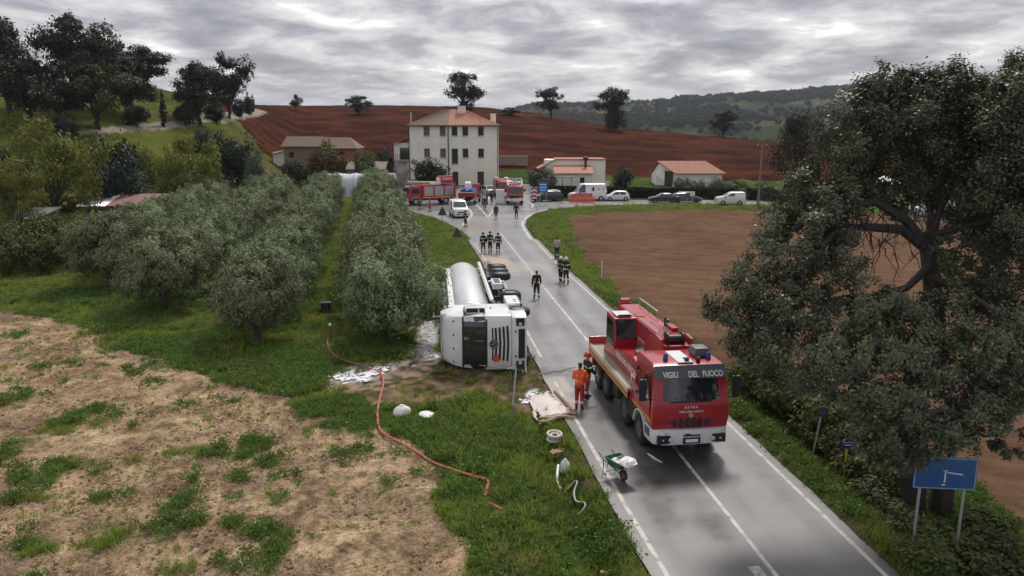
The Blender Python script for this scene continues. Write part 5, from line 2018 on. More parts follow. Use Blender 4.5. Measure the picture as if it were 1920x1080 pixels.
def canopy_building():
    Y = 112.0
    X = lambda px: PY(px, 345, Y)[0]
    Z = lambda py: PY(1660, py, Y)[2]
    xl, xr = X(1600), X(1715)
    W = xr - xl
    z0 = gz((xl + xr) / 2, Y) - .1
    root = empty('open_barn', (xl, Y, z0), 0, 'long low farm canopy with pale roof seen through the big oak', 'shed')
    zt = Z(341) - z0
    r = MB()
    corrugated(r, (0, -.4, zt - .3), (W, -.4, zt - .3), (W, 6, zt + .5), (0, 6, zt + .5), 20, .05)
    r.build('roof', mat('pale_sheet', (.5, .5, .5), .5, var=.15, scale=1, dirt=.3), root)
    p = MB()
    for k in range(5):
        p.box((.3 + k * (W - .6) / 4, 0, (zt - .3) / 2), (.25, .25, zt - .32))
        p.box((.3 + k * (W - .6) / 4, 5.6, (zt + .4) / 2), (.25, .25, zt + .36))
    p.build('post', concrete, root)
    MB().box((W / 2, 5.9, zt * .4), (W - .4, .2, zt * .8)).build('back_wall', grey_r, root)


canopy_building()

# long retaining wall behind the farmhouse, seen right of it
def long_wall():
    a, b = PY(936, 300, 176), PY(990, 300, 174)
    z0 = gz(a[0], a[1]) - .4
    L = b[0] - a[0]
    h = PY(960, 293, 176)[2] - z0
    root = empty('stone_wall', (a[0], a[1], z0), -.02, 'long grey rubble wall below the red field beside the farmhouse', 'wall')
    n = 7
    mb = MB().box((L / 2, 0, h / 2), (L, .5, h))
    mb.build('masonry', stone, root)
    MB().box((L / 2, 0, h + .06), (L + .1, .62, .12)).build('coping', concrete, root)


long_wall()


def yard_wall():
    a, b = PY(934, 330, 140), PY(1003, 330, 136)
    z0 = gz(a[0], a[1]) - .1
    L = math.hypot(b[0] - a[0], b[1] - a[1])
    root = empty('yard_fence', (a[0], a[1], z0), math.atan2(b[1] - a[1], b[0] - a[0]), 'pale yard wall topped by iron railing behind the fire engines', 'fence')
    MB().box((L / 2, 0, .6), (L, .25, 1.2)).build('wall', cream, root)
    for k in range(26):
        MB().tube([(.2 + k * (L - .4) / 25, 0, 1.2), (.2 + k * (L - .4) / 25, 0, 2.4)], .025, 5).build('rail_post', dark_m, root)
    MB().tube([(.2, 0, 2.35), (L - .2, 0, 2.35)], .03, 5).tube([(.2, 0, 1.45), (L - .2, 0, 1.45)], .03, 5).build('rail', dark_m, root)
    x, y, _ = PY(938, 360, 134)
    rt = empty('yard_gate', (x, y, 0), 0, 'dark iron gate beside the farmhouse corner', 'gate')
    for s in (0, 1):
        MB().box((s * 1.3, 0, 1.0), (1.2, .06, .08)).box((s * 1.3, 0, .25), (1.2, .06, .08)).build('leaf_frame', dark_m, rt)
        for k in range(7):
            MB().tube([(s * 1.3 - .55 + k * .18, 0, .1), (s * 1.3 - .55 + k * .18, 0, 1.9)], .02, 5).build('bar', dark_m, rt)


yard_wall()


def pole_and_wires():
    Y = 108.0
    x, _, _ = PY(1421, 383, Y)
    z0 = gz(x, Y)
    zt = PY(1424, 268, Y)[2]
    root = empty('utility_pole', (x, Y, z0), 0, 'tall wooden utility pole with crossarm beside the hedge', 'utility pole')
    h = zt - z0
    MB().tube([(0, 0, -.3), (.12, 0, h)], [.17, .11], 10).build('pole', timber, root)
    MB().box((.12, 0, h - .35), (1.5, .12, .12)).build('crossarm', timber, root)
    for k in (-.6, 0, .6):
        MB().lathe([(.03, 0), (.06, .03), (.04, .08), (.06, .12), (.02, .16)], 'z', 8, (.12 + k, 0, h - .29)).build('insulator', white_p, root)
    hx, hy, hz = PY(933, 258, 150)
    for k, dz in ((-.6, 0), (.6, .4)):
        p0 = Vector((x + .12 + k, Y, zt - .12))
        p1 = Vector((hx, hy, hz + dz))
        pts = []
        for i in range(25):
            t = i / 24
            p = p0.lerp(p1, t)
            p.z -= 2.2 * 4 * t * (1 - t)
            pts.append(p)
        o = MB().tube(pts, .02, 4).build('overhead_wire', dark_m)
        tag(o, ('upper' if dz else 'lower') + ' sagging overhead wire between farmhouse and utility pole', 'wire')


pole_and_wires()
# ---------------------------------------------------------------- vehicles
red_p = mat('fire_red', (0.40, 0.013, 0.019), 0.32, var=.10, scale=1.5, coat=.5, dirt=.25, dcol=(.17, .04, .035))
red_d = mat('fire_red_worn', (0.31, 0.014, 0.018), 0.5, var=.18, scale=1.5, dirt=.4, dcol=(.12, .05, .045))
white_v = mat('white_paint', (0.74, 0.75, 0.77), 0.35, var=.05, scale=1.2, coat=.4, dirt=.22, dcol=(.42, .40, .37))
white_l = mat('white_lettering', (0.85, 0.85, 0.85), 0.5, var=.02)
black_p = mat('black_plastic', (0.018, 0.018, 0.02), 0.55, var=.25)
grey_p = mat('grey_plastic', (0.10, 0.105, 0.115), 0.5, var=.15)
rubber = mat('tyre_rubber', (0.022, 0.022, 0.023), 0.85, var=.3, scale=5, dirt=.4, dcol=(.10, .085, .07))
rim_m = mat('wheel_rim', (0.16, 0.16, 0.165), 0.45, .6, var=.2, dirt=.4, dcol=(.08, .07, .06))
steel = mat('tank_steel', (0.70, 0.71, 0.73), 0.32, .45, var=.04, scale=.8, dirt=.15, dcol=(.38, .36, .33))
chassis_m = mat('chassis', (0.030, 0.030, 0.032), 0.7, .2, var=.3, scale=3, dirt=.5, dcol=(.09, .075, .06))
lamp_m = mat('lamp_lens', (0.55, 0.56, 0.58), 0.12, var=.15, scale=8)
amber = mat('amber_lens', (0.65, 0.22, 0.02), 0.2, var=.1)
blue_l = mat('blue_beacon', (0.02, 0.05, 0.22), 0.15, var=.1)
red_l = mat('red_lens', (0.35, 0.01, 0.01), 0.2, var=.1)
deck_m = mat('deck_plate', (0.30, 0.265, 0.22), 0.7, var=.15, scale=2, dirt=.4, dcol=(.2, .17, .14))
yellow_s = mat('yellow_stripe', (0.62, 0.42, 0.05), 0.5, var=.08)
cream_s = mat('cream_stripe', (0.60, 0.52, 0.36), 0.55, var=.08)
orange_s = mat('orange_stripe', (0.62, 0.20, 0.03), 0.5, var=.08)


def wheel(root, x, y, r=.52, w=.32, side=1, name='wheel', dual=False, rimm=None, parent_name='wheel'):
    """tyre is the part, rim and hub are its sub-parts; axle along local y; side = which way the dish faces"""
    b = MB()
    prof = [(r * .58, -w / 2), (r * .80, -w / 2 - .01), (r * .94, -w * .44), (r, -w * .30), (r, w * .30), (r * .94, w * .44), (r * .80, w / 2 + .01), (r * .58, w / 2)]
    b.lathe(prof, 'y', 26, cap=False)
    b.lathe([(r * .58, w / 2), (r * .58, -w / 2)], 'y', 26, cap=False)
    for k in range(26):                                             # tread blocks
        a = 2 * math.pi * k / 26
        b.box((r * 1.003 * math.cos(a), 0, r * 1.003 * math.sin(a)), (.02, w * .52, r * .14), rot=(0, -a, 0))
    t = b.build(name, rubber, root, smooth=True, loc=(x, y, r))
    m = MB()
    s = side
    m.lathe([(r * .585, s * w * .46), (r * .54, s * w * .48), (r * .50, s * w * .22), (r * .30, s * w * .12), (r * .26, s * w * .30), (r * .10, s * w * .34)], 'y', 20)
    for k in range(8):
        a = 2 * math.pi * k / 8
        m.lathe([(r * .035, 0), (r * .035, s * .05)], 'y', 6, (r * .36 * math.cos(a), s * w * .15, r * .36 * math.sin(a)))
    m.build('rim', rimm or rim_m, t, smooth=True)
    return t


def panel_seams(mb, segs, t=.012):
    for a, b in segs:
        mb.tube([a, b], t, 4)


def crane_lorry():
    fx, fy = 5.42, 24.55
    hd = math.atan2(-.992, .129)
    root = empty('crane_lorry', (fx, fy, 0.0), hd, 'red fire brigade crane lorry with white bumper standing on the near road', 'crane lorry')
    # chassis
    f = MB()
    for s in (-1, 1):
        f.box((-3.0, s * .42, .86), (8.0, .09, .28))
    for x in (-.9, -2.9, -3.6, -5.1, -6.6):
        f.box((x, 0, .86), (.12, .76, .2))
    for x in (0, -1.8, -4.5, -5.8):
        f.tube([(x, -.95, .53), (x, .95, .53)], .1, 8)
        f.ball((x, 0, .53), (.26, .24, .26), 8)
    f.build('chassis', chassis_m, root)
    for x in (0, -1.8, -4.5, -5.8):
        for s in (-1, 1):
            wheel(root, x, s * 1.06, .53, .36, s)
    # ---- cab: lofted shell, open wheel arch below
    cab = MB()

    def ring(x0, z, hw):
        return x0, z, hw
    prof = [(1.36, 1.02), (1.44, 1.35), (1.42, 1.86), (1.20, 2.78), (1.08, 2.96), (.80, 3.03), (-.55, 3.03), (-.72, 2.95), (-.74, 1.02), (-.62, 1.02), (-.60, 1.15), (.62, 1.15), (.70, 1.02)]
    wid = [1.22, 1.24, 1.24, 1.19, 1.16, 1.1, 1.1, 1.16, 1.22, 1.22, 1.22, 1.22, 1.22]
    n = len(prof)
    V = [(x, -w, z) for (x, z), w in zip(prof, wid)] + [(x, w, z) for (x, z), w in zip(prof, wid)]
    cab.add(V, [tuple(range(n)), tuple(range(2 * n - 1, n - 1, -1))] + [(i, (i + 1) % n, n + (i + 1) % n, n + i) for i in range(n)])
    cb = cab.build('cab', red_p, root, bevel=.035, smooth=True)

    def front_x(z):
        return float(np.interp(z, [1.02, 1.35, 1.86, 2.78, 2.96], [1.36, 1.44, 1.42, 1.20, 1.08]))

    def side_y(z):
        return float(np.interp(z, [1.02, 1.86, 2.78, 2.96], [1.22, 1.24, 1.19, 1.16]))

    def fpanel(name, z0, z1, hw, m, off=.012, parent=cb, taperw=0.0, curve_=.05):
        b = MB()
        rows = []
        for z, h in ((z0, hw), ((z0 + z1) / 2, hw - taperw / 2), (z1, hw - taperw)):
            row = []
            for k in range(9):
                t = k / 4 - 1
                row.append((front_x(z) + off + .0 - curve_ * (abs(t) ** 3), t * h, z))
            rows.append(row)
        back = [[(x - .05, y, z) for x, y, z in r] for r in rows]
        vs = [p for r in rows + back for p in r]
        fs = []
        for i in range(2):
            for k in range(8):
                fs.append((i * 9 + k, i * 9 + k + 1, (i + 1) * 9 + k + 1, (i + 1) * 9 + k))
        for i in range(2):
            o = 27
            fs += [(o + i * 9, i * 9, (i + 1) * 9, o + (i + 1) * 9), (i * 9 + 8, o + i * 9 + 8, o + (i + 1) * 9 + 8, (i + 1) * 9 + 8)]
        for k in range(8):
            fs += [(k + 1, k, 27 + k, 27 + k + 1), (18 + k, 18 + k + 1, 45 + k + 1, 45 + k)]
        b.add(vs, fs)
        return b.build(name, m, parent, smooth=True)
    fpanel('windscreen_seal', 1.88, 2.74, 1.19, black_p, .010, taperw=.06)
    ws = fpanel('windscreen', 1.94, 2.70, 1.13, glass, .028, taperw=.05)
    MB().box((1.40, -.1, 2.0), (.02, .9, .03), rot=(0, -.1, .0)).box((1.39, .55, 2.04), (.02, .7, .03), rot=(.08, 0, 0)).build('wiper', black_p, ws)
    # sun visor with lettering
    vz = MB()
    vz.add([(1.36, -1.17, 2.65), (1.36, 1.17, 2.65), (1.12, 1.14, 3.02), (1.12, -1.14, 3.02), (1.29, -1.17, 2.65), (1.29, 1.17, 2.65), (1.06, 1.14, 2.99), (1.06, -1.14, 2.99)],
           [(0, 1, 2, 3), (4, 7, 6, 5), (0, 4, 5, 1), (2, 6, 7, 3), (0, 3, 7, 4), (1, 5, 6, 2)])
    vis = vz.build('sun_visor', grey_p, cb, bevel=.015)
    for body, y in (('VIGILI', -.66), ('DEL', .07), ('FUOCO', .70)):
        text('lettering', body, .27, white_l, vis, (1.300, y, 2.76), (R(90) - math.atan2(.24, .37), 0, R(90)), sx=.70)
    # front panel furniture
    g = MB()
    for k in range(6):
        y = -.52 + k * .208
        g.box((1.435, y, 1.235), (.05, .10 if k in (0, 5) else .12, .30 if 0 < k < 5 else .22), rot=(0, -.12, 0))
    g.build('grille_slot', black_p, cb)
    for s in (-1, 1):
        MB().box((1.445, s * .63, 1.26), (.03, .10, .12)).build('flasher', blue_l, cb, bevel=.01)
    text('lettering', 'A S T R A', .105, white_l, cb, (1.447, 0, 1.73), (R(90), 0, R(90)), .006)
    text('lettering', 'VIGILI DEL FUOCO', .075, white_l, cb, (1.451, 0, 1.59), (R(90), 0, R(90)), .006, sx=1.25)
    MB().lathe([(.075, 0), (.075, .012), (.05, .018), (.02, .012)], 'x', 14, (1.437, 0, 1.47)).build('badge', metal_g, cb)
    sm = MB()
    panel_seams(sm, [((1.435, -.86, 1.08), (1.44, -.80, 1.55)), ((1.44, -.80, 1.55), (1.425, -1.0, 1.86)), ((1.435, .86, 1.08), (1.44, .80, 1.55)), ((1.44, .80, 1.55), (1.425, 1.0, 1.86))], .009)
    sm.build('panel_seam', red_d, cb)
    # bumper
    bp = MB()
    bp.prism([(1.02, -1.25), (1.40, -1.20), (1.56, -.95), (1.60, 0), (1.56, .95), (1.40, 1.20), (1.02, 1.25), (.62, 1.25), (.62, 1.12), (1.0, 1.05), (1.0, -1.05), (.62, -1.12), (.62, -1.25)], .56, 1.02, 'z')
    bu = bp.build('bumper', white_v, root, bevel=.03, smooth=True)
    for s in (-1, 1):
        MB().box((1.535, s * .82, .75), (.13, .58, .27), rot=(0, 0, -s * .20)).build('headlight_recess', black_p, bu, bevel=.02)
        for dy in (-.11, .11):
            MB().lathe([(.02, .045), (.06, .03), (.075, 0)], 'x', 14, (1.608 - dy * s * .2, s * .82 + dy * 1.2, .75)).build('headlight', lamp_m, bu)
        MB().box((1.52, s * .63, .98), (.10, .06, .05)).build('marker', amber, bu)
        MB().box((.95, s * 1.26, .86), (.4, .02, .26)).build('step_plate', grey_p, bu)
    MB().box((1.595, 0, .70), (.04, .56, .20)).build('plate_recess', black_p, bu)
    pl = MB().box((1.618, 0, .70), (.014, .40, .10)).build('number_plate', white_l, bu)
    MB().box((1.60, 0, .865), (.03, .55, .05)).box((1.60, -.12, .91), (.03, .18, .03)).build('tow_slot', black_p, bu, bevel=.01)
    text('lettering', 'VF 23375', .07, grey_p, bu, (1.545, -.92, .93), (R(90), 0, R(72)), .003)
    # doors, glass, mirrors
    for s in (-1, 1):
        d = MB()
        d.prism([(-.55, 1.2), (1.05, 1.2), (1.12, 1.95), (.98, 2.72), (-.55, 2.72)], s * 1.222, s * 1.232, 'y')
        for i, v in enumerate(d.v):
            d.v[i] = (v[0], s * (side_y(v[2]) + .004 + (abs(v[1]) - 1.222)), v[2])
        dr = d.build('door', red_p, cb, bevel=.012)
        w = MB()
        w.prism([(-.40, 1.98), (1.02, 1.90), (.90, 2.62), (-.40, 2.62)], 0, .012, 'y')
        for i, v in enumerate(w.v):
            w.v[i] = (v[0], s * (side_y(v[2]) + .018 + v[1]), v[2])
        w.build('side_window', glass, dr)
        st_ = MB()
        for k, (z, m) in enumerate(((1.22, 0), (1.29, 1))):
            st_.mi = m
            st_.prism([(-.72, z), (1.25, z), (1.30, z + .05), (-.72, z + .05)], s * 1.236, s * 1.248, 'y')
        st_.build('stripe', [yellow_s, orange_s], dr)
        MB().box((-.3, s * 1.265, 1.72), (.22, .04, .05)).build('handle', black_p, dr)
        mr = MB()
        mr.tube([(1.05, s * 1.10, 2.85), (1.22, s * 1.42, 2.82), (1.22, s * 1.52, 2.6)], .025, 6)
        mr.tube([(1.2, s * 1.2, 1.95), (1.22, s * 1.5, 1.98)], .025, 6)
        mo = mr.build('mirror_arm', black_p, cb)
        MB().box((1.22, s * 1.52, 2.38), (.10, .24, .52)).box((1.22, s * 1.52, 2.02), (.10, .22, .18)).build('mirror', black_p, mo, bevel=.03)
        fe = MB()                                                    # fender round the front wheel
        ri = [(.62 * math.cos(t), .55 + .60 * math.sin(t)) for t in np.linspace(.15, math.pi - .1, 12)]
        fe.loft([[(x, s * .90, z), (x, s * 1.25, z), (x * 1.09, s * 1.25, .55 + (z - .55) * 1.09), (x * 1.09, s * .90, .55 + (z - .55) * 1.09)] for x, z in ri])
        fe.build('fender', white_v, root, smooth=True)
    # roof kit
    rk = MB()
    rk.mi = 0
    rk.box((.28, -.05, 3.04), (1.3, .5, .03))
    rk.build('roof_panel', white_v, cb)
    for y in (-.62, .80):
        MB().lathe([(.085, 0), (.085, .05), (.07, .20), (.05, .23)], 'z', 12, (.62, y, 3.03)).build('beacon', blue_l, cb, smooth=True)
    for y in (.02, .40):
        MB().ball((.80, y, 3.10), (.09, .08, .08), 8).tube([(.5, y, 3.06), (.80, y, 3.09)], .03, 6).build('horn', black_p, cb, smooth=True)
    MB().box((.15, .66, 3.20), (.68, .54, .27), top=(.8, .84)).build('roof_cooler', grey_p, cb, bevel=.05, smooth=True)
    MB().box((.15, .66, 3.05), (.5, .36, .04)).build('cooler_foot', black_p, cb)
    # behind the cab: air intake, exhaust, chevron box, battery
    tw = MB()
    tw.box((-1.05, 0, 1.55), (.42, 2.3, 1.0)).box((-1.05, .6, 2.3), (.4, .8, .7))
    tw.build('tower_box', red_d, root, bevel=.03)
    MB().tube([(-.92, -1.02, 1.1), (-.92, -1.02, 2.2), (-1.0, -1.02, 2.3)], .09, 10).build('exhaust', dark_m, root, smooth=True)
    cv = MB().box((-1.05, -1.163, 1.78), (.46, .02, .46)).build('chevron_plate', white_v, root)
    ch = MB()
    for k in (-.16, .05):
        ch.prism([(-1.22 + k + .1, 1.56), (-1.08 + k + .1, 1.56), (-.92 + k + .12, 2.0), (-1.06 + k + .12, 2.0)], -1.186, -1.176, 'y')
    ch.build('chevron', red_p, cv)
    MB().box((-.95, -1.05, .80), (.62, .36, .5)).build('battery_box', chassis_m, root, bevel=.02)
    MB().box((-3.15, -1.0, .82), (.7, .42, .52)).box((-3.15, 1.0, .82), (.7, .42, .52)).build('side_locker', chassis_m, root, bevel=.03)
    for x in (-1.8, -4.5, -5.8):
        for s in (-1, 1):
            fe = MB()
            ri = [(x + .62 * math.cos(t), .55 + .60 * math.sin(t)) for t in np.linspace(.35, math.pi - .35, 9)]
            fe.loft([[(px_, s * .84, z), (px_, s * 1.24, z), (x + (px_ - x) * 1.05, s * 1.24, .55 + (z - .55) * 1.05), (x + (px_ - x) * 1.05, s * .84, .55 + (z - .55) * 1.05)] for px_, z in ri])
            fe.build('mudguard', black_p, root)
    # bed
    dk = MB().box((-4.35, 0, 1.40), (5.9, 2.46, .09)).build('deck', deck_m, root, bevel=.01)
    for s in (-1, 1):
        sk = MB()
        for k, h in enumerate((.07, .08, .05, .08, .05)):
            sk.mi = k
            z = 1.44 - sum((.07, .08, .05, .08, .05)[:k]) - h / 2
            sk.box((-4.35, s * 1.245, z), (5.9, .03, h - .004))
        sk.build('side_stripe', [cream_s, cream_s, red_p, orange_s, yellow_s], dk)
        MB().tube([(-1.45, s * 1.21, 1.47), (-7.25, s * 1.21, 1.47)], .025, 6).build('edge_rail', cream_s, dk)
    MB().box((-7.3, 0, 1.55), (.10, 2.5, .42)).box((-7.28, 0, 1.0), (.12, 2.4, .3)).build('tailboard', red_p, root, bevel=.02)
    for s in (-1, 1):
        MB().box((-7.37, s * .95, 1.05), (.04, .36, .14)).build('tail_light', red_l, root)
        ou = MB()                                                   # outrigger legs folded up
        for x in (-1.35, -7.0):
            ou.box((x, s * 1.05, 1.05), (.22, .22, .7)).lathe([(.2, 0), (.2, .05)], 'z', 12, (x, s * 1.05, .62))
        ou.build('outrigger', red_d, root)
    # crane superstructure
    sp = MB()
    sp.prism([(-1.55, 1.46), (-1.55, 2.25), (-2.2, 2.35), (-4.3, 2.05), (-6.0, 2.1), (-6.4, 1.46)], -.86, 1.1, 'y')
    su = sp.build('superstructure', red_p, root, bevel=.03)
    MB().lathe([(.9, 1.44), (.9, 1.56), (.8, 1.6)], 'z', 24, (-4.4, .1, .06)).build('turntable', chassis_m, root)
    text('lettering', 'VIGILI DEL FUOCO', .30, white_l, su, (-3.1, -.866, 1.82), (R(90), 0, 0), .004, sx=1.0)
    cp = MB()                                                       # lid clutter on the superstructure
    cp.box((-2.5, -.35, 2.33), (.7, .5, .08), rot=(0, .1, 0)).tube([(-1.75, -.6, 2.34), (-1.75, .0, 2.36), (-2.2, .1, 2.4)], .05, 6).box((-1.8, -.25, 2.36), (.4, .55, .10))
    cp.build('locker_lid', black_p, su)
    MB().box((-2.2, -.3, 2.42), (.28, .3, .12)).build('work_light', grey_p, su, bevel=.02)
    # operator cab
    oc = MB()
    oc.prism([(-4.55, 1.95), (-4.40, 2.35), (-4.62, 3.16), (-5.75, 3.20), (-5.80, 1.95)], -.92, -.02, 'y')
    op = oc.build('operator_cab', red_p, root, bevel=.03)
    MB().add([(-4.385, -.86, 2.38), (-4.385, -.08, 2.38), (-4.585, -.08, 3.10), (-4.585, -.86, 3.10), (-4.44, -.86, 2.36), (-4.44, -.08, 2.36), (-4.63, -.08, 3.08), (-4.63, -.86, 3.08)],
             [(0, 1, 2, 3), (4, 7, 6, 5), (0, 4, 5, 1), (2, 6, 7, 3), (0, 3, 7, 4), (1, 5, 6, 2)]).build('cab_window', glass, op)
    b = MB()
    b.prism([(-4.62, 2.05), (-4.58, 2.35), (-4.72, 3.03), (-5.62, 3.06), (-5.68, 2.05)], -.934, -.918, 'y')
    b.build('cab_window', glass, op)
    MB().box((-5.15, -.47, 3.215), (.85, .62, .03)).build('roof_hatch', metal_g, op)
    MB().box((-4.75, -.47, 3.24), (.08, .5, .05)).build('hatch_bar', black_p, op)
    # telescopic boom
    def section(x0, x1, hy, z0, z1, yc=.38):
        q = [(yc - hy, z0 + .12), (yc - hy + .1, z0), (yc + hy - .1, z0), (yc + hy, z0 + .12), (yc + hy, z1 - .05), (yc + hy - .06, z1), (yc - hy + .06, z1), (yc - hy, z1 - .05)]
        return MB().prism(q, x0, x1, 'x')
    bo = section(-7.0, -1.5, .42, 2.42, 3.16).build('boom', red_p, root, bevel=.02)
    section(-7.35, -6.98, .36, 2.52, 3.06).build('boom_section', red_d, bo)
    section(-7.6, -7.33, .30, 2.57, 3.0).build('boom_section', red_p, bo)
    hdm = MB().box((-7.75, .38, 2.78), (.34, .52, .62)).lathe([(.26, -.06), (.26, .06)], 'y', 18, (-7.85, .38, 2.62)).lathe([(.2, -.2), (.2, .2)], 'y', 16, (-7.8, .38, 3.05))
    hdm.build('boom_head', red_d, bo, bevel=.02)
    pv = MB()
    for y in (-.16, .92):
        pv.prism([(-1.05, 2.2), (-.95, 2.75), (-1.2, 3.22), (-1.75, 3.26), (-2.7, 2.95), (-3.2, 2.2)], y - .05, y + .05, 'y')
    pv.build('pivot_plate', red_p, root, bevel=.015)
    MB().box((-1.35, .38, 2.62), (.55, .9, .78)).build('winch_housing', red_d, root, bevel=.03)
    MB().lathe([(.26, -.3), (.26, -.25), (.17, -.24), (.17, .24), (.26, .25), (.26, .3)], 'y', 18, (-1.45, .38, 3.14)).build('winch_drum', dark_m, root)
    MB().tube([(-2.0, .38, 2.2), (-4.6, .38, 2.5)], .12, 12).build('lift_ram', steel, root, smooth=True)
    rl = MB()
    rl.tube([(-7.0, .80, 3.16), (-7.0, .80, 3.38), (-4.6, .80, 3.38), (-4.6, .80, 3.16)], .028, 6).tube([(-5.8, .8, 3.14), (-5.8, .8, 3.38)], .022, 6)
    rl.tube([(-4.4, -.0, 3.17), (-1.9, .0, 3.2)], .015, 5).tube([(-4.4, .3, 3.15), (-1.9, .35, 3.26)], .012, 5)
    for k in range(5):
        rl.tube([(-2.0 - k * .14, .1 + .12 * (k % 3), 3.13), (-1.95 - k * .16, .2 + .1 * (k % 2), 3.36), (-2.2 - k * .1, .55, 3.18)], .018, 5)
    rl.build('hand_rail', metal_g, bo)
    hb = MB().lathe([(.05, .0), (.13, .04), (.13, .16), (.05, .2)], 'y', 12, (-3.4, .66, 3.26)).tube([(-3.4, .7, 3.15), (-3.4, .7, 3.45)], .05, 6).box((-3.0, .75, 3.2), (.5, .2, .16))
    hb.build('hook_block', black_p, bo)
    rr_ = MB().box((-2.7, .74, 3.2), (.6, .22, .18)).box((-5.0, .2, 3.15), (.5, .3, .06))
    rr_.build('hose_box', red_d, bo)
    MB().box((-2.0, .85, 2.55), (1.6, .3, .7)).build('hydraulic_tank', red_p, root, bevel=.03)
    MB().box((-1.6, .93, 2.93), (.5, .34, .05)).build('tank_lid', white_v, root)


crane_lorry()


def tanker():
    f = Vector((.10, -.995, 0)).normalized()
    l = Vector((0, 0, 1))
    u = f.cross(l).normalized()
    o = Vector((.93, 32.35, 1.27))
    M = Matrix(((f.x, l.x, u.x, o.x), (f.y, l.y, u.y, o.y), (f.z, l.z, u.z, o.z), (0, 0, 0, 1)))
    root = empty('tanker_lorry', (0, 0, 0), 0, 'white articulated tanker lorry lying on its side in the verge', 'tanker lorry')
    root.matrix_world = M
    W = 1.24
    scr_w = mat('scraped_white', (.76, .77, .79), .36, var=.06, scale=1.1, bump=.5, bscale=1.6, coat=.3, dirt=.55, dcol=(.40, .37, .33))
    # cab shell: rounded plan, raked screen, high roof with sloping deflector
    cab = MB()
    zs = [(.95, -.02, 1.24), (1.45, -.0, 1.25), (1.98, -.02, 1.25), (2.55, -.16, 1.22), (3.02, -.28, 1.19), (3.35, -.46, 1.15), (3.68, -.78, 1.08), (3.90, -1.25, 1.0), (3.96, -1.7, .94)]
    rings = []
    for z, xf, w in zs:
        xb = -2.28
        r = [(xb, -w), (xb * .5, -w * 1.0), (xf - .36, -w), (xf - .14, -w * .95), (xf - .03, -w * .78), (xf, -w * .4), (xf + .012, 0), (xf, w * .4), (xf - .03, w * .78), (xf - .14, w * .95), (xf - .36, w), (xb * .5, w * 1.0), (xb, w)]
        rings.append([(min(x, xf + .02), y, z) for x, y in r])
    cab.loft(rings, True)
    cb = cab.build('cab', scr_w, root, smooth=True)
    pd = MB()
    for z in (1.0, 1.92):
        pd.tube([(-.38, 1.245, z), (-2.2, 1.245, z)], .012, 4)
    for x in (-1.6, -2.0):
        pd.tube([(x, 1.245, 1.0), (x, 1.235, 2.9)], .012, 4)
    pd.tube([(-1.25, .995, 3.9), (-1.25, -.995, 3.9)], .014, 4)
    pd.build('panel_seam', grey_p, cb)

    def fx(z, y=0.0):
        a = float(np.interp(z, [q[0] for q in zs], [q[1] for q in zs]))
        w = float(np.interp(z, [q[0] for q in zs], [q[2] for q in zs]))
        t = abs(y) / w
        return a + float(np.interp(t, [0, .4, .78, .95, 1.0], [.012, 0, -.03, -.14, -.36]))

    def skin(name, z0, z1, y0, y1, m, off, parent=cb, nz=5, ny=11, th=.03, slope=0.0):
        b = MB()
        fr = [[(fx(z + slope * abs(y), y) + off, y, z + slope * abs(y)) for y in np.linspace(y0, y1, ny)] for z in np.linspace(z0, z1, nz)]
        bk = [[(x - th, y, z) for x, y, z in r] for r in fr]
        n = ny * nz
        vs = [p for r in fr + bk for p in r]
        fs = [(i * ny + k, i * ny + k + 1, (i + 1) * ny + k + 1, (i + 1) * ny + k) for i in range(nz - 1) for k in range(ny - 1)]
        for k in range(ny - 1):
            fs += [(k + 1, k, n + k, n + k + 1), ((nz - 1) * ny + k, (nz - 1) * ny + k + 1, n + (nz - 1) * ny + k + 1, n + (nz - 1) * ny + k)]
        for i in range(nz - 1):
            fs += [(i * ny, (i + 1) * ny, n + (i + 1) * ny, n + i * ny), (i * ny + ny - 1, n + i * ny + ny - 1, n + (i + 1) * ny + ny - 1, (i + 1) * ny + ny - 1)]
        b.add(vs, fs)
        return b.build(name, m, parent, smooth=True)
    ws = skin('windscreen', 2.06, 2.98, -1.16, 1.16, glass, .012)
    skin('screen_edge', 2.98, 3.06, -1.14, 1.14, black_p, .03)
    skin('screen_edge', 1.99, 2.06, -1.2, 1.2, black_p, .022)
    for y in (.98, .45, -.35):
        MB().box((fx(2.1, y) + .03, y - .25, 2.10), (.02, .6, .03), rot=(.1, 0, 0)).build('wiper', black_p, ws)
    # grille: four dark curved bars between white blades
    for k, z in enumerate((1.05, 1.22, 1.39, 1.56)):
        skin('grille_bar', z, z + .09, -.78 + .03 * k, .78 - .03 * k, black_p, .016, nz=2, slope=.05)
    skin('grille_bar', 1.72, 1.78, -.70, -.20, black_p, .016, nz=2, slope=.03)
    skin('grille_bar', 1.72, 1.78, .20, .70, black_p, .016, nz=2, slope=.03)
    em = MB().lathe([(.195, .0), (.195, .03), (.0, .03)], 'x', 24, (fx(1.72) + .012, 0, 1.72)).build('emblem_base', black_p, cb)
    rg = MB()
    rg.tube([(fx(1.72) + .045, .15 * math.cos(t), 1.72 + .15 * math.sin(t)) for t in np.linspace(0, 2 * math.pi, 25)], .014, 5)
    for k in range(3):
        t = math.pi / 2 + k * 2.0944
        rg.tube([(fx(1.72) + .047, 0, 1.72), (fx(1.72) + .045, .15 * math.cos(t), 1.72 + .15 * math.sin(t))], [.024, .005], 5)
    rg.build('emblem', metal_g, em)
    # bumper and lamps
    bm_ = MB()
    bm_.prism([(-1.0, -1.25), (-.35, -1.25), (-.04, -1.12), (.05, -.7), (.07, 0), (.05, .7), (-.04, 1.12), (-.35, 1.25), (-1.0, 1.25)], .30, .93, 'z')
    bu = bm_.build('bumper', scr_w, root, bevel=.03, smooth=True)
    MB().box((.058, 0, .52), (.05, 1.3, .28)).build('lower_grille', black_p, bu, bevel=.02)
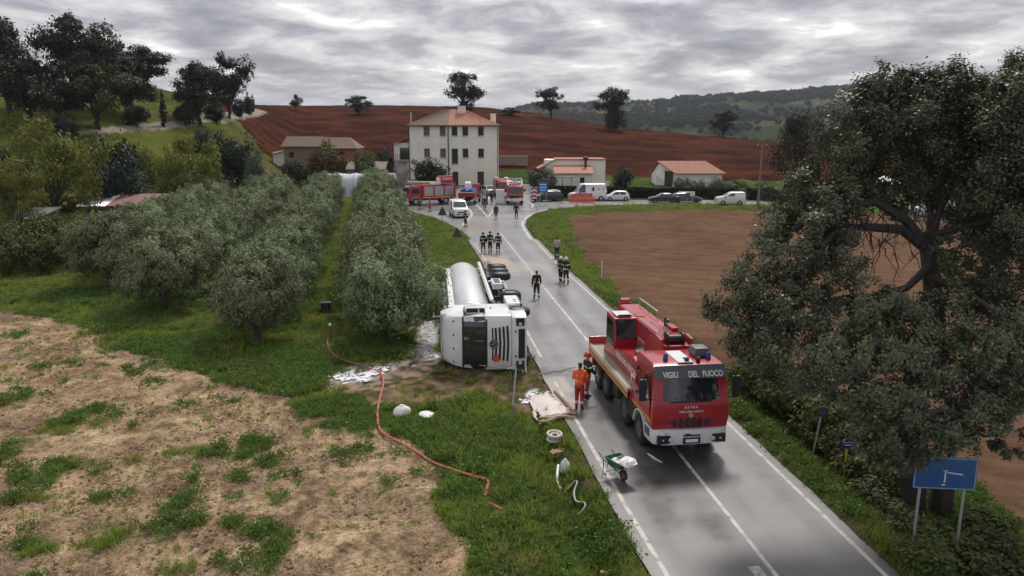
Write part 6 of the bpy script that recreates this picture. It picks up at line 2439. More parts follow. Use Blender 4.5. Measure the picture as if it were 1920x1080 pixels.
    for s in (-1, 1):
        MB().box((.02, s * .93, .58), (.10, .42, .36), rot=(0, 0, -s * .22)).build('headlight_bezel', black_p, bu, bevel=.03)
        MB().lathe([(.02, .05), (.07, .035), (.085, 0)], 'x', 14, (.055, s * .86, .58)).lathe([(.02, .05), (.05, .035), (.06, 0)], 'x', 12, (.025, s * 1.02, .55)).build('headlight', lamp_m, bu)
    MB().box((.075, 0, .72), (.02, .52, .12)).build('number_plate', white_l, bu)
    for y in (-.55, .55):
        MB().lathe([(.04, 0), (.04, .06)], 'x', 8, (.04, y, .78)).build('tow_eye', black_p, bu)
    # orange marker board hanging on the grille, broken trim at the low side
    MB().box((.05, -.62, 1.62), (.03, .30, .26), rot=(.1, 0, 0)).build('warning_board', mat('orange_board', (.50, .10, .03), .6, var=.2), root)
    br = MB()
    for k in range(5):
        br.box((.10 - .04 * k, -1.12 - .03 * (k % 2), .35 + .16 * k), (.05, .28, .05), rot=(.4 * k, .3, .5 - .3 * k))
    br.tube([(.0, -.9, 2.0), (.15, -1.0, 1.5), (.1, -1.1, 1.1)], .015, 5)
    br.build('broken_trim', white_v, root)
    # doors, side glass, mirrors, deflectors (upper = driver's side now facing the sky)
    for s in (-1, 1):
        d = MB().prism([(-.42, 1.0), (-.42, 1.95), (-.5, 2.9), (-1.55, 2.9), (-1.55, 1.0)], s * 1.243, s * 1.258, 'y')
        dr = d.build('door', white_v, cb, bevel=.01)
        w = MB().prism([(-.50, 2.02), (-.56, 2.78), (-1.45, 2.78), (-1.45, 2.0)], s * 1.255, s * 1.27, 'y').build('side_window', glass, dr)
        MB().box((-1.4, s * 1.275, 1.75), (.22, .03, .05)).build('handle', black_p, dr)
        MB().prism([(-.42, 2.86), (-1.5, 2.86), (-1.5, 2.96), (-.50, 2.96)], s * 1.245, s * 1.31, 'y').build('wind_deflector', grey_p, dr)
        mo = MB().tube([(-.45, s * 1.2, 2.95), (-.30, s * 1.42, 2.95)], .03, 6).tube([(-.40, s * 1.2, 2.1), (-.30, s * 1.42, 2.12)], .03, 6).build('mirror_arm', black_p, cb)
        MB().box((-.30, s * 1.42, 2.62), (.12, .20, .50)).box((-.30, s * 1.42, 2.2), (.12, .18, .22)).build('mirror', black_p, mo, bevel=.03)
        MB().box((-2.45, s * 1.13, 2.3), (.4, .06, 2.6)).build('side_fairing', white_v, root, bevel=.02)
        for k in range(3):
            MB().box((-.95, s * 1.16, .42 + k * .22), (.5, .1, .04)).build('step', grey_p, root)
        fe = MB()
        ri = [(-1.45 + .60 * math.cos(t), .52 + .60 * math.sin(t)) for t in np.linspace(.0, math.pi, 12)]
        fe.loft([[(x, s * .88, z), (x, s * 1.25, z), (-1.45 + (x + 1.45) * 1.1, s * 1.25, .52 + (z - .52) * 1.1), (-1.45 + (x + 1.45) * 1.1, s * .88, .52 + (z - .52) * 1.1)] for x, z in ri])
        fe.build('fender', white_v, root, smooth=True)
    for y in (-.9, -.3, .3, .9):
        z = 3.42
        MB().ball((fx(z, y) + .01, y, z), (.03, .06, .035), 6).build('roof_marker', black_p, cb)
    # tractor chassis
    ch = MB()
    for s in (-1, 1):
        ch.box((-3.6, s * .42, .95), (5.6, .09, .26))
    for x in (-1.45, -5.0):
        ch.tube([(x, -.95, .5), (x, .95, .5)], .09, 8)
        ch.ball((x, 0, .5), (.25, .25, .25), 8)
    ch.box((-2.9, 0, .8), (.7, .7, .5)).box((-3.9, .1, .75), (.5, .6, .35))
    ch.tube([(-2.2, -.3, .6), (-4.8, -.1, .6)], .06, 6)
    ch.build('chassis', chassis_m, root)
    for x in (-1.45,):
        for s in (-1, 1):
            wheel(root, x, s * 1.05, .50, .32, s)
    for s in (-1, 1):
        wheel(root, -5.0, s * .95, .51, .58, s)
    MB().lathe([(.55, 0), (.55, .08), (.3, .1)], 'z', 20, (-5.0, 0, 1.08)).build('fifth_wheel', chassis_m, root)
    fa = MB().box((-3.25, 1.06, .62), (1.75, .36, .62)).build('side_fairing', white_v, root, bevel=.04)
    for k in (-2.75, -3.05):
        MB().box((k - .05, 1.235, .52), (.14, .02, .14)).build('filler_recess', black_p, fa)
    MB().box((-3.25, 1.0, .27), (1.7, .4, .08)).build('fairing_sill', black_p, fa)
    MB().box((-3.25, -1.02, .62), (1.75, .4, .6)).build('fuel_tank', steel, root, bevel=.08)
    # semi-trailer: tank barrel with bands, dished ends, catwalk rails, landing gear, tri-axle
    zc, rt = 2.52, 1.08
    x0, x1 = -3.55, -14.9
    tk = MB()
    tk.lathe([(.02, x0 + .42), (.35, x0 + .38), (.70, x0 + .27), (.95, x0 + .12), (1.05, x0), (rt, x0 - .08), (rt, (x0 + x1) / 2), (rt, x1 + .08), (1.05, x1), (.9, x1 - .14), (.5, x1 - .32), (.02, x1 - .40)], 'x', 40, (0, 0, zc))
    tb = tk.build('tank', steel, root, smooth=True)
    bd = MB()
    for x in (-4.0, -14.4):
        bd.lathe([(rt - .01, x + .05), (rt + .014, x + .045), (rt + .014, x - .045), (rt - .01, x - .05)], 'x', 40, (0, 0, zc), cap=False)
    bd.build('tank_band', steel, tb, smooth=True)
    for s in (-1, 1):
        MB().prism([(s * .98, 1.50), (s * 1.04, 1.42), (s * 1.12, 1.42), (s * 1.12, 1.53), (s * 1.05, 1.60)], x0 - .3, x1 + .2, 'x').build('side_skirt', white_v, root)
        MB().box(((x0 + x1) / 2, s * .75, zc + .86), (10.6, .06, .28)).build('spill_rail', white_p, tb)
    MB().tube([(x0 - .4, .30, zc + 1.75), (x1 + .6, .30, zc + 1.75)], .035, 6).build('hand_rail', white_p, tb)
    for k in range(7):
        MB().tube([(x0 - .5 - k * 1.66, .30, zc + 1.0), (x0 - .5 - k * 1.66, .30, zc + 1.75)], .025, 6).build('rail_post', white_p, tb)
    for k in range(5):
        MB().lathe([(.28, 0), (.28, .14), (.22, .2), (.05, .22)], 'z', 16, (-5.0 - k * 2.1, -.15, zc + rt - .03)).build('manhole', steel, tb)
    tc = MB()
    for s in (-1, 1):
        tc.box((-9.6, s * .45, 1.24), (10.0, .1, .2))
    for x in (-10.3, -11.6, -12.9):
        tc.tube([(x, -.95, .5), (x, .95, .5)], .08, 8)
        tc.box((x, 0, .85), (.2, 1.0, .5))
    for s in (-1, 1):
        tc.box((-6.6, s * .6, .85), (.16, .16, .9)).box((-6.6, s * .6, .38), (.3, .3, .05))
    tc.tube([(-7.0, .3, .8), (-9.8, .5, .75)], .07, 6).tube([(-6.2, -.2, 1.0), (-9.8, -.4, 1.0)], .05, 6).tube([(-7.4, .9, 1.2), (-7.4, .9, .6), (-8.8, .9, .6), (-8.8, .9, 1.2)], .04, 6)
    tc.build('trailer_frame', chassis_m, root)
    for x in (-10.3, -11.6, -12.9):
        for s in (-1, 1):
            wheel(root, x, s * 1.03, .50, .38, s)
        for s in (-1, 1):
            fe = MB()
            ri = [(x + .58 * math.cos(t), .5 + .58 * math.sin(t)) for t in np.linspace(.5, math.pi - .5, 8)]
            fe.loft([[(px_, s * .85, z), (px_, s * 1.22, z), (x + (px_ - x) * 1.05, s * 1.22, .5 + (z - .5) * 1.05), (x + (px_ - x) * 1.05, s * .85, .5 + (z - .5) * 1.05)] for px_, z in ri])
            fe.build('mudguard', black_p, root)
    cbx = MB().box((-8.0, 1.05, .95), (1.5, .3, .5)).build('valve_box', white_v, root, bevel=.03)
    for k in range(3):
        MB().box((-7.6 - k * .4, 1.212, .95), (.22, .02, .3)).build('box_opening', black_p, cbx)
    MB().tube([(-9.2, .95, .55), (-9.2, .95, 1.3)], .05, 6).tube([(-6.9, .95, .5), (-9.3, .95, .5)], .05, 6).build('side_guard', steel, root)
    MB().box((-15.0, 0, .9), (.1, 2.3, .2)).box((-15.05, .9, 1.1), (.06, .4, .15)).box((-15.05, -.9, 1.1), (.06, .4, .15)).build('rear_bumper', white_v, root)
    lad = MB()
    for y in (.2, .6):
        lad.tube([(-15.25, y, 1.3), (-15.35, y, 3.7)], .03, 6)
    for k in range(7):
        lad.tube([(-15.28, .2, 1.5 + k * .34), (-15.28, .6, 1.5 + k * .34)], .02, 6)
    lad.build('ladder', white_p, root)


tanker()


# ---- cars and vans: lofted bodies with separate glass
def car(name, loc, hd, L, W, H, prof, belt, glassband, color, label, cat, wb, wr=.31, group=None, tum=.16, extras=None, arch=True):
    """prof: closed side outline as top line [(x,z)...] front to back (x from +L/2 to -L/2); lower body to belt, greenhouse above"""
    root = empty(name, loc, hd, label, cat, group)
    z0 = wr * .75
    n = 28
    xs = np.linspace(L / 2, -L / 2, n)
    pt = np.array(prof)
    o = np.argsort(pt[:, 0])
    top = np.interp(xs, pt[o, 0], pt[o, 1])
    b = MB()
    rings = []
    for x, zt in zip(xs, top):
        e = 1 - .16 * max(0, (abs(x) - L / 2 * .72) / (L / 2 * .28)) ** 2
        hw = W / 2 * e
        zb = min(belt, zt - .02)
        up = max(0, (zt - belt) / max(.01, H - belt))
        hr = hw * (1 - tum * up)
        rings.append([(x, -hw * .93, z0), (x, -hw, z0 + .18), (x, -hw, zb - .08), (x, -hw * .985, zb), (x, -hr, max(zb + .005, zt - .07)), (x, -hr * .84, zt), (x, hr * .84, zt), (x, hr, max(zb + .005, zt - .07)), (x, hw * .985, zb), (x, hw, zb - .08), (x, hw, z0 + .18), (x, hw * .93, z0)])
    b.loft(rings, True)
    body = b.build('body', color, root, smooth=True)
    for gx in glassband:                                           # side windows
        (xa, xb) = gx
        for s in (-1, 1):
            g = MB()
            k = []
            for x in np.linspace(xa, xb, 5):
                zt = float(np.interp(x, pt[o, 0], pt[o, 1]))
                up = max(0, (zt - belt) / max(.01, H - belt))
                hw = W / 2
                k.append((x, s * (hw * .985 + .012), belt + .03, s * (hw * (1 - tum * up) + .012), max(belt + .06, zt - .12)))
            vs = [(a, y0, q0) for a, y0, q0, y1, q1 in k] + [(a, y1, q1) for a, y0, q0, y1, q1 in k] + [(a, y0 - s * .03, q0) for a, y0, q0, y1, q1 in k] + [(a, y1 - s * .03, q1) for a, y0, q0, y1, q1 in k]
            fs = [(i, i + 1, 6 + i, 5 + i) for i in range(4)] + [(10 + i + 1, 10 + i, 15 + i, 15 + i + 1) for i in range(4)] + [(i + 1, i, 10 + i, 11 + i) for i in range(4)] + [(5 + i, 6 + i, 16 + i, 15 + i) for i in range(4)] + [(0, 5, 15, 10), (9, 4, 14, 19)]
            g.add(vs, fs).build('side_window', glass, body)

    def screen(nm, xa, za, xb, zb_, w0, w1, m=glass):
        nx, nz = (zb_ - za), -(xb - xa)
        ln = math.hypot(nx, nz)
        nx, nz = nx / ln * .018, nz / ln * .018
        if (nx > 0) != (xa > 0):
            nx, nz = -nx, -nz
        v = [(xa + nx, -w0, za + abs(nz)), (xa + nx, w0, za + abs(nz)), (xb + nx, w1, zb_ + abs(nz)), (xb + nx, -w1, zb_ + abs(nz))]
        v2 = [(x - nx * 3, y, z - abs(nz) * 3) for x, y, z in v]
        return MB().add(v + v2, [(0, 1, 2, 3), (7, 6, 5, 4), (0, 4, 5, 1), (1, 5, 6, 2), (2, 6, 7, 3), (3, 7, 4, 0)]).build(nm, m, body)
    for x in wb:
        for s in (-1, 1):
            wheel(root, x, s * (W / 2 - .10), wr, .2, s, rimm=rim_m if color is not white_v else metal_g)
            if arch:
                a_ = MB()
                a_.lathe([(wr * 1.14, 0), (wr * 1.14, .05), (wr * .6, .05), (wr * .6, 0)], 'y', 20, (x, s * W / 2 - (.045 if s > 0 else .01), wr))
                a_.build('wheel_arch', black_p, body)
    MB().box((0, 0, z0 + .02), (L * .9, W * .9, .1)).build('underbody', black_p, root)
    return root, body, screen


def lights(body, L, W, z, zr, hw=.30, front=True, rear=True, grille=True, plate=True):
    for s in (-1, 1):
        MB().box((L / 2 - .10, s * (W / 2 - .24), z), (.16, hw, .13), rot=(0, 0, -s * .35)).build('headlight', lamp_m, body, bevel=.03)
        MB().box((-L / 2 + .05, s * (W / 2 - .14), zr), (.10, .14, .34)).build('tail_light', red_l, body, bevel=.02)
        MB().box((L * .22, s * (W / 2 + .10), z + .32), (.14, .18, .14)).build('mirror', black_p, body, bevel=.03)
    if grille:
        MB().box((L / 2 - .01, 0, z - .10), (.06, W * .45, .14)).box((L / 2 - .01, 0, z - .32), (.08, W * .62, .16)).build('grille', black_p, body, bevel=.02)
    if plate:
        MB().box((L / 2 + .035, 0, z - .30), (.015, .46, .10)).build('number_plate', white_l, body)
        MB().box((-L / 2 - .01, 0, zr - .1), (.015, .46, .10)).build('number_plate', white_l, body)


def van_body(nm, loc, hd, L, W, H, label, cat, color=white_v, side=True, hood=1.0, wr=.34, group=None):
    f = L / 2
    prof = [(f, .62), (f - .03, .95), (f - .2, 1.08), (f - hood, 1.22), (f - hood - .75, H - .12), (f - hood - 1.0, H - .02), (-f + .25, H), (-f + .06, H - .08), (-f, H * .6)]
    r, b, scr = car(nm, loc, hd, L, W, H, prof, 1.22, [(f - hood - .35, f - hood - 1.35)], color, label, cat, (f - .9, -f + .9), wr, group, tum=.10)
    scr('windscreen', f - hood + .02, 1.26, f - hood - .70, H - .18, W / 2 * .84, W / 2 * .74)
    lights(b, L, W, .80, 1.05)
    return r, b, scr


def heading(dx, dy):
    return math.atan2(dy, dx)


# white van parked on the lane side facing the viewer
x, y = P(858, 409)
r_, b_, s_ = van_body('white_van', (x, y + 1.9, 0), heading(.22, -.97), 4.3, 1.85, 2.0, 'small white van facing down the road beside the fire engine', 'van')
# large white ambulance-type van with pink side, behind orange netting
x, y = P(1102, 377)
r_, b_, s_ = van_body('panel_van', (x, y + 1.2, 0), heading(-1, -.12), 5.6, 2.05, 2.55, 'tall white panel van with pinkish-red lower front behind orange netting', 'van')
pk = mat('pink_paint', (.50, .11, .12), .4, var=.1, coat=.3)
MB().prism([(2.78, .5), (2.75, .98), (1.9, 1.16), (-.6, 1.12), (-.6, .45)], 1.022, 1.036, 'y').build('side_panel', pk, b_)
MB().box((-.7, 1.032, 1.75), (.3, .012, .55)).build('rear_window', glass, b_)
for k in range(4):
    MB().box((-1.2 - k * .35, 1.032, 1.75), (.18, .012, .30)).build('side_emblem', mat('grey_print', (.35, .37, .42), .5), b_) if k % 2 else None
# small white hatchback
x, y = P(1158, 377)
f = 1.82
r_, b_, s_ = car('hatchback', (x, y + 1.0, 0), heading(-1, -.05), 3.65, 1.62, 1.48, [(f, .55), (f - .05, .78), (f - .85, .92), (f - 1.5, 1.42), (f - 2.1, 1.48), (-f + .5, 1.40), (-f + .06, .95), (-f, .6)], .90, [(f - 1.15, f - 2.05), (f - 2.15, f - 3.0)], white_v, 'small white rounded hatchback parked by the hedge', 'car', (f - .65, -f + .6), .29)
lights(b_, 3.65, 1.62, .66, .8)
# dark saloon, grey estate
dkp = mat('dark_blue_paint', (.022, .024, .032), .3, var=.1, coat=.6)
gyp = mat('grey_paint', (.10, .105, .12), .32, .3, var=.1, coat=.6)
slp = mat('silver_paint', (.42, .43, .45), .32, .4, var=.1, coat=.6)
x, y = P(1247, 381)
f = 2.2
r_, b_, s_ = car('dark_saloon', (x, y + 1.0, 0), heading(-1, .05), 4.4, 1.75, 1.42, [(f, .55), (f - .05, .75), (f - 1.2, .95), (f - 1.9, 1.38), (f - 2.5, 1.42), (f - 3.2, 1.36), (-f + .75, 1.02), (-f + .05, .95), (-f, .6)], .92, [(f - 1.45, f - 2.3), (f - 2.38, f - 3.4)], dkp, 'dark saloon car parked by the hedge, bonnet toward the junction', 'car', (f - .85, -f + .85), .31)
s_('windscreen', f - 1.22, .97, f - 1.86, 1.36, .72, .60)
lights(b_, 4.4, 1.75, .66, .8)
x, y = P(1292, 382)
r_, b_, s_ = car('grey_estate', (x, y + 2.0, 0), heading(1, -.08), 4.3, 1.75, 1.46, [(f - .05, .55), (f - .1, .75), (f - 1.2, .95), (f - 1.9, 1.40), (f - 2.5, 1.46), (-f + .6, 1.38), (-f + .1, 1.0), (-f + .05, .6)], .92, [(f - 1.45, f - 2.3), (f - 2.38, f - 3.3)], gyp, 'grey car parked nose to the oak behind the dark saloon', 'car', (f - .9, -f + .9), .31)
lights(b_, 4.3, 1.75, .66, .8)
MB().box((-.3, 0, 1.50), (1.6, .9, .05)).build('roof_rack', metal_g, b_)
# small white delivery van by the oak
x, y = P(1372, 385)
r_, b_, s_ = van_body('delivery_van', (x, y + 1.0, 0), heading(-1, .03), 4.1, 1.72, 1.82, 'compact white delivery van next to the utility pole', 'van', hood=1.15, wr=.31)
# white car seen behind the oak limb
x, y = P(1745, 405)
r_, b_, s_ = van_body('service_van', (x, y + .6, gz(x, y)), heading(-1, -.05), 4.9, 1.95, 2.1, 'white van glimpsed between the limbs of the big oak', 'van', group=None)
MB().box((.2, 1.0, 1.35), (1.1, .012, .28)).build('side_emblem', mat('grey_print', (.35, .37, .42), .5), b_)
# dark estate car with pale roof rack next to the blue junction sign
x, y = P(1026, 378)
f = 2.35
r_, b_, s_ = car('police_car', (x, y + .9, 0), heading(-.93, -.35), 4.7, 1.85, 1.58, [(f, .58), (f - .05, .82), (f - 1.15, 1.0), (f - 1.85, 1.50), (f - 2.5, 1.58), (-f + .5, 1.52), (-f + .1, 1.0), (-f, .6)], .98, [(f - 1.4, f - 2.35), (f - 2.43, f - 3.35), (f - 3.42, f - 4.2)], dkp, 'dark estate car with pale roof beside the blue junction sign', 'car', (f - .9, -f + .9), .33)
s_('windscreen', f - 1.16, 1.02, f - 1.82, 1.48, .78, .66)
lights(b_, 4.7, 1.85, .72, .9)
MB().box((-.45, 0, 1.60), (2.4, 1.35, .05)).build('roof_panel', white_v, b_, bevel=.02)
lb = MB().box((.2, 0, 1.68), (.26, 1.1, .11)).build('light_bar', blue_l, b_, bevel=.02)
# pink car half hidden behind the grove, grey car behind the fire engines
x, y, _ = PY(501, 315, 128)
f = 2.0
r_, b_, s_ = car('pink_car', (x, y, gz(x, y)), heading(1, -.2), 4.0, 1.7, 1.5, [(f, .55), (f - .05, .8), (f - 1.0, .95), (f - 1.7, 1.44), (f - 2.3, 1.5), (-f + .5, 1.42), (-f + .06, .95), (-f, .6)], .92, [(f - 1.3, f - 2.2), (f - 2.3, f - 3.2)], mat('faded_pink_paint', (.50, .27, .31), .4, coat=.3), 'pinkish car showing only its roof above the olive bushes', 'car', (f - .75, -f + .7), .3)
x, y, _ = PY(918, 352, 128)
r_, b_, s_ = car('grey_hatchback', (x, y, 0), heading(.3, -.95), 3.9, 1.7, 1.5, [(f - .05, .55), (f - .1, .8), (f - 1.0, .95), (f - 1.7, 1.44), (f - 2.3, 1.5), (-f + .5, 1.42), (-f + .1, .95), (-f + .05, .6)], .92, [(f - 1.3, f - 2.2), (f - 2.3, f - 3.2)], slp, 'silver car parked by the farmhouse gate behind the walkers', 'car', (f - .75, -f + .7), .3)
s_('windscreen', f - 1.02, .97, f - 1.66, 1.42, .7, .58)
lights(b_, 3.9, 1.7, .7, .9)


def fire_engine(loc, hd, label, blue_tarp=False, ladder=True, L=7.4, shutters_=True, open_back=False, name='fire_engine'):
    """cab forward (+x), locker body behind, roof ladder"""
    root = empty(name, loc, hd, label, 'fire engine', 'fire engines in the farmyard')
    f = L / 2
    H = 2.75
    c = MB()
    prof = [(f, .55), (f + .02, 1.25), (f - .02, 1.55), (f - .25, 2.45), (f - .45, 2.62), (f - 2.0, 2.66), (f - 2.05, .75), (f - 1.75, .75), (f - 1.7, .95), (f - .75, .95), (f - .7, .55)]
    n = len(prof)
    w = [1.15 if z < 2.2 else 1.03 for x, z in prof]
    c.add([(x, -ww, z) for (x, z), ww in zip(prof, w)] + [(x, ww, z) for (x, z), ww in zip(prof, w)], [tuple(range(n)), tuple(range(2 * n - 1, n - 1, -1))] + [(i, (i + 1) % n, n + (i + 1) % n, n + i) for i in range(n)])
    cb = c.build('cab', red_p, root, bevel=.04, smooth=True)
    MB().add([(f + .012, -1.0, 1.56), (f + .012, 1.0, 1.56), (f - .20, .92, 2.36), (f - .20, -.92, 2.36), (f - .05, -1.0, 1.56), (f - .05, 1.0, 1.56), (f - .27, .92, 2.36), (f - .27, -.92, 2.36)], [(0, 1, 2, 3), (4, 7, 6, 5), (0, 4, 5, 1), (2, 6, 7, 3), (0, 3, 7, 4), (1, 5, 6, 2)]).build('windscreen', glass, cb)
    for s in (-1, 1):
        dr = MB().prism([(f - .75, 1.0), (f - .45, 1.5), (f - .55, 2.35), (f - 1.85, 2.35), (f - 1.85, 1.0)], s * 1.152, s * 1.165, 'y').build('door', red_p, cb)
        MB().prism([(f - .55, 1.55), (f - .62, 2.25), (f - 1.7, 2.25), (f - 1.7, 1.55)], s * 1.163, s * 1.178, 'y').build('side_window', glass, dr)
        MB().box((f - .15, s * 1.32, 2.0), (.12, .2, .45)).tube([(f - .2, s * 1.1, 2.2), (f - .15, s * 1.3, 2.2)], .03, 5).build('mirror', black_p, cb)
        MB().box((f + .03, s * .82, .85), (.08, .40, .22)).build('headlight', lamp_m, cb, bevel=.03)
        MB().box((f + .05, s * .82, 1.32), (.04, .16, .10)).build('flasher', blue_l, cb)
    MB().box((f + .04, 0, .72), (.22, 2.32, .36)).build('bumper', white_v, root, bevel=.04)
    MB().box((f + .03, 0, 1.15), (.05, 1.2, .28)).build('grille', black_p, cb, bevel=.02)
    MB().box((f + .045, 0, 1.38), (.03, 2.2, .06)).build('stripe', yellow_s, cb)
    MB().box((f + .16, 0, .66), (.015, .5, .11)).build('number_plate', white_l, root)
    for y in (-.7, .7):
        MB().lathe([(.10, 0), (.10, .06), (.07, .20), (.03, .22)], 'z', 10, (f - .7, y, 2.65)).build('beacon', blue_l, cb)
    fr = MB()
    fr.box((-.3, 0, .68), (L - .8, .9, .24))
    fr.build('chassis', chassis_m, root)
    xb0, xb1 = f - 2.15, -f
    if not open_back:
        b = MB().box(((xb0 + xb1) / 2, 0, 1.75), (xb0 - xb1, 2.3, 1.9)).build('body', red_p, root, bevel=.03)
        nl = 3
        lw = (xb0 - xb1 - .4) / nl
        for s in (-1, 1):
            for k in range(nl):
                xc = xb0 - .2 - lw * (k + .5)
                lk = MB().box((xc, s * 1.16, 1.88), (lw * .84, .03, 1.3))
                for q in range(9):
                    lk.box((xc, s * 1.18, 1.30 + q * .145), (lw * .82, .015, .11))
                lk.build('roller_shutter', metal_g, b)
            MB().box(((xb0 + xb1) / 2, s * 1.165, 1.0), (xb0 - xb1 - .1, .02, .12)).build('stripe', yellow_s, b)
        MB().box((xb1 - .03, 0, 1.9), (.05, 1.5, 1.3)).build('rear_shutter', metal_g, b)
        if ladder:
            ld = MB()
            for y in (-.32, .32):
                ld.box((-.2, y, 2.98), (L - .8, .06, .1))
            for k in range(16):
                ld.tube([(-f + .5 + k * (L - 1.2) / 15, -.32, 2.98), (-f + .5 + k * (L - 1.2) / 15, .32, 2.98)], .025, 5)
            ld.build('ladder', metal_g, root)
        rb = MB()
        rb.box(((xb0 + xb1) / 2 + .4, .7, 2.85), (1.6, .5, .25)).box(((xb0 + xb1) / 2 - 1.2, -.6, 2.82), (1.0, .6, .2))
        rb.build('roof_locker', white_p, root, bevel=.03)
        for s in (-1, 1):
            MB().tube([(xb0, s * 1.1, 2.72), (xb0, s * 1.1, 2.9), (xb1, s * 1.1, 2.9), (xb1, s * 1.1, 2.72)], .03, 5).build('roof_rail', metal_g, root)
    else:
        MB().box(((xb0 + xb1) / 2, 0, 1.15), (xb0 - xb1, 2.3, .12)).build('bed', chassis_m, root)
        for s in (-1, 1):
            MB().box(((xb0 + xb1) / 2, s * 1.12, 1.45), (xb0 - xb1, .05, .55)).build('side_board', red_p, root)
        MB().box((xb1, 0, 1.45), (.05, 2.2, .55)).build('tail_board', red_p, root)
        MB().box((xb1 - .03, 0, 1.76), (.03, 2.1, .10)).build('stripe', white_v, root)
    for x in (f - 1.22, -f + 1.5):
        for s in (-1, 1):
            wheel(root, x, s * 1.0, .48, .3, s, rimm=metal_g)
            fe = MB()
            ri = [(x + .58 * math.cos(t), .5 + .58 * math.sin(t)) for t in np.linspace(.1, math.pi - .1, 10)]
            fe.loft([[(q, s * .8, z), (q, s * 1.17, z), (x + (q - x) * 1.1, s * 1.17, .5 + (z - .5) * 1.1), (x + (q - x) * 1.1, s * .8, .5 + (z - .5) * 1.1)] for q, z in ri])
            fe.build('fender', white_v, root)
    for s in (-1, 1):
        MB().box((-f - .04, s * .95, 1.0), (.05, .25, .22)).build('tail_light', red_l, root)
    return root


# long engine with ladder, side-on at the lane
x, y = P(803, 384)
r_ = fire_engine((x, y + 1.6, 0), heading(-.90, -.44), 'long red fire engine with white roller shutters parked side-on by the grove', L=7.2)
ad = MB()
ad.box((-2.4, .1, 3.35), (1.9, 1.7, 1.1)).box((-2.4, -.78, 3.4), (1.2, .05, .5))
bx_ = ad.build('turret_cabin', red_p, r_, bevel=.08)
MB().box((-2.4, .985, 3.55), (1.5, .03, .4)).build('pink_panel', mat('pale_pink_panel', (.62, .30, .31), .5), bx_)
MB().box((-1.35, .4, 3.3), (.5, .9, .7)).build('winch_locker', white_p, r_, bevel=.05)
MB().box((.9, .3, 3.12), (4.8, .5, .2), rot=(0, -.04, 0)).build('boom', cream_s, r_, bevel=.03)
# red lorry with blue tarpaulin on its back, tail toward the viewer
x, y = P(880, 384)
r_ = fire_engine((x, y + 2.9, 0), heading(.12, .99), 'red open-backed lorry loaded under a blue tarpaulin, tail to the road', L=6.6, open_back=True, name='flatbed_lorry')
r_['category'] = 'lorry'
tp = MB()
rg_ = []
for k in range(9):
    xx = -3.2 + k * .5
    rg_.append([(xx, -1.05 + j * .21, 1.45 + (.72 + .16 * math.sin(k * 1.7 + j) + .10 * math.sin(j * 2.3 + k * .6)) * math.sin(math.pi * j / 10) ** .35 if 0 < j < 10 else 1.42) for j in range(11)])
tp.loft(rg_, True)
o = tp.build('blue_tarpaulin', mat('blue_tarp', (.012, .045, .26), .45, var=.3, scale=2), None, smooth=True)
o.matrix_world = r_.matrix_basis.copy()
o.location, o.rotation_euler = r_.location, r_.rotation_euler
tag(o, 'crumpled blue tarpaulin over the load of the red lorry', 'tarpaulin')
o = MB().prism([(-2.2, 1.5), (-1.8, 2.9), (-1.3, 3.2), (-.4, 2.6), (-.2, 1.5)], -.35, .5, 'y').build('white_tarpaulin', mat('white_tarp', (.62, .64, .68), .5, var=.2), None, bevel=.12)
o.location, o.rotation_euler = r_.location, r_.rotation_euler
tag(o, 'white sheet bundled upright on the load of the red lorry', 'tarpaulin')
# engine facing the viewer at the junction
x, y = P(965, 384)
r_ = fire_engine((x, y + 3.7, 0), heading(.02, -1.0), 'red fire engine facing the road at the junction', L=7.2)
MB().box((3.78, -.55, 1.05), (.1, .5, .3)).build('winch', black_p, r_)
ht = MB()
for s in (-1, 1):
    ht.tube([(3.2, s * 1.0, 2.7), (1.0, s * 1.0, 3.35), (-3.0, s * 1.0, 3.35)], .05, 6)
for k in range(6):
    ht.tube([(1.0 - k * .8, -1.0, 3.35), (1.0 - k * .8, 1.0, 3.35)], .03, 5)
ht.build('gantry', metal_g, r_)
x, y = PY(942, 345, 124)[:2]
r_ = fire_engine((x, y, 0), heading(.15, -1.0), 'red and white fire tender behind the one facing the road', L=6.2, ladder=False)
# box trailer / pale crate behind the walkers
# ---------------------------------------------------------------- people
skin = mat('skin', (0.42, 0.26, 0.19), 0.55, var=.08)
hair_m = mat('dark_hair', (0.018, 0.013, 0.010), 0.6, var=.3, scale=30)
turn = mat('turnout_black', (0.016, 0.017, 0.020), 0.8, var=.3, scale=6)
navy = mat('navy_cloth', (0.020, 0.025, 0.045), 0.8, var=.2, scale=6)
grey_c = mat('grey_cloth', (0.10, 0.10, 0.11), 0.85, var=.2, scale=6)
khaki = mat('pale_cloth', (0.42, 0.39, 0.34), 0.85, var=.12, scale=6)
bluec = mat('blue_cloth', (0.03, 0.075, 0.24), 0.8, var=.2, scale=6)
maroon = mat('maroon_cloth', (0.10, 0.018, 0.022), 0.8, var=.2, scale=6)
redc = mat('red_cloth', (0.36, 0.016, 0.020), 0.75, var=.18, scale=6)
hiviz = mat('orange_hi_vis', (0.90, 0.115, 0.012), 0.6, var=.08, scale=8)
yel = mat('yellow_reflective', (0.78, 0.78, 0.34), 0.45, var=.05)
sil = mat('silver_reflective', (0.62, 0.62, 0.60), 0.4, var=.05)
helm_w = mat('pale_helmet', (0.66, 0.67, 0.62), 0.3, var=.06)
helm_r = mat('red_helmet', (0.42, 0.012, 0.012), 0.3, var=.06)
helm_b = mat('black_helmet', (0.02, 0.02, 0.022), 0.3, var=.06)
boot_m = mat('boot_leather', (0.014, 0.013, 0.012), 0.6, var=.2)


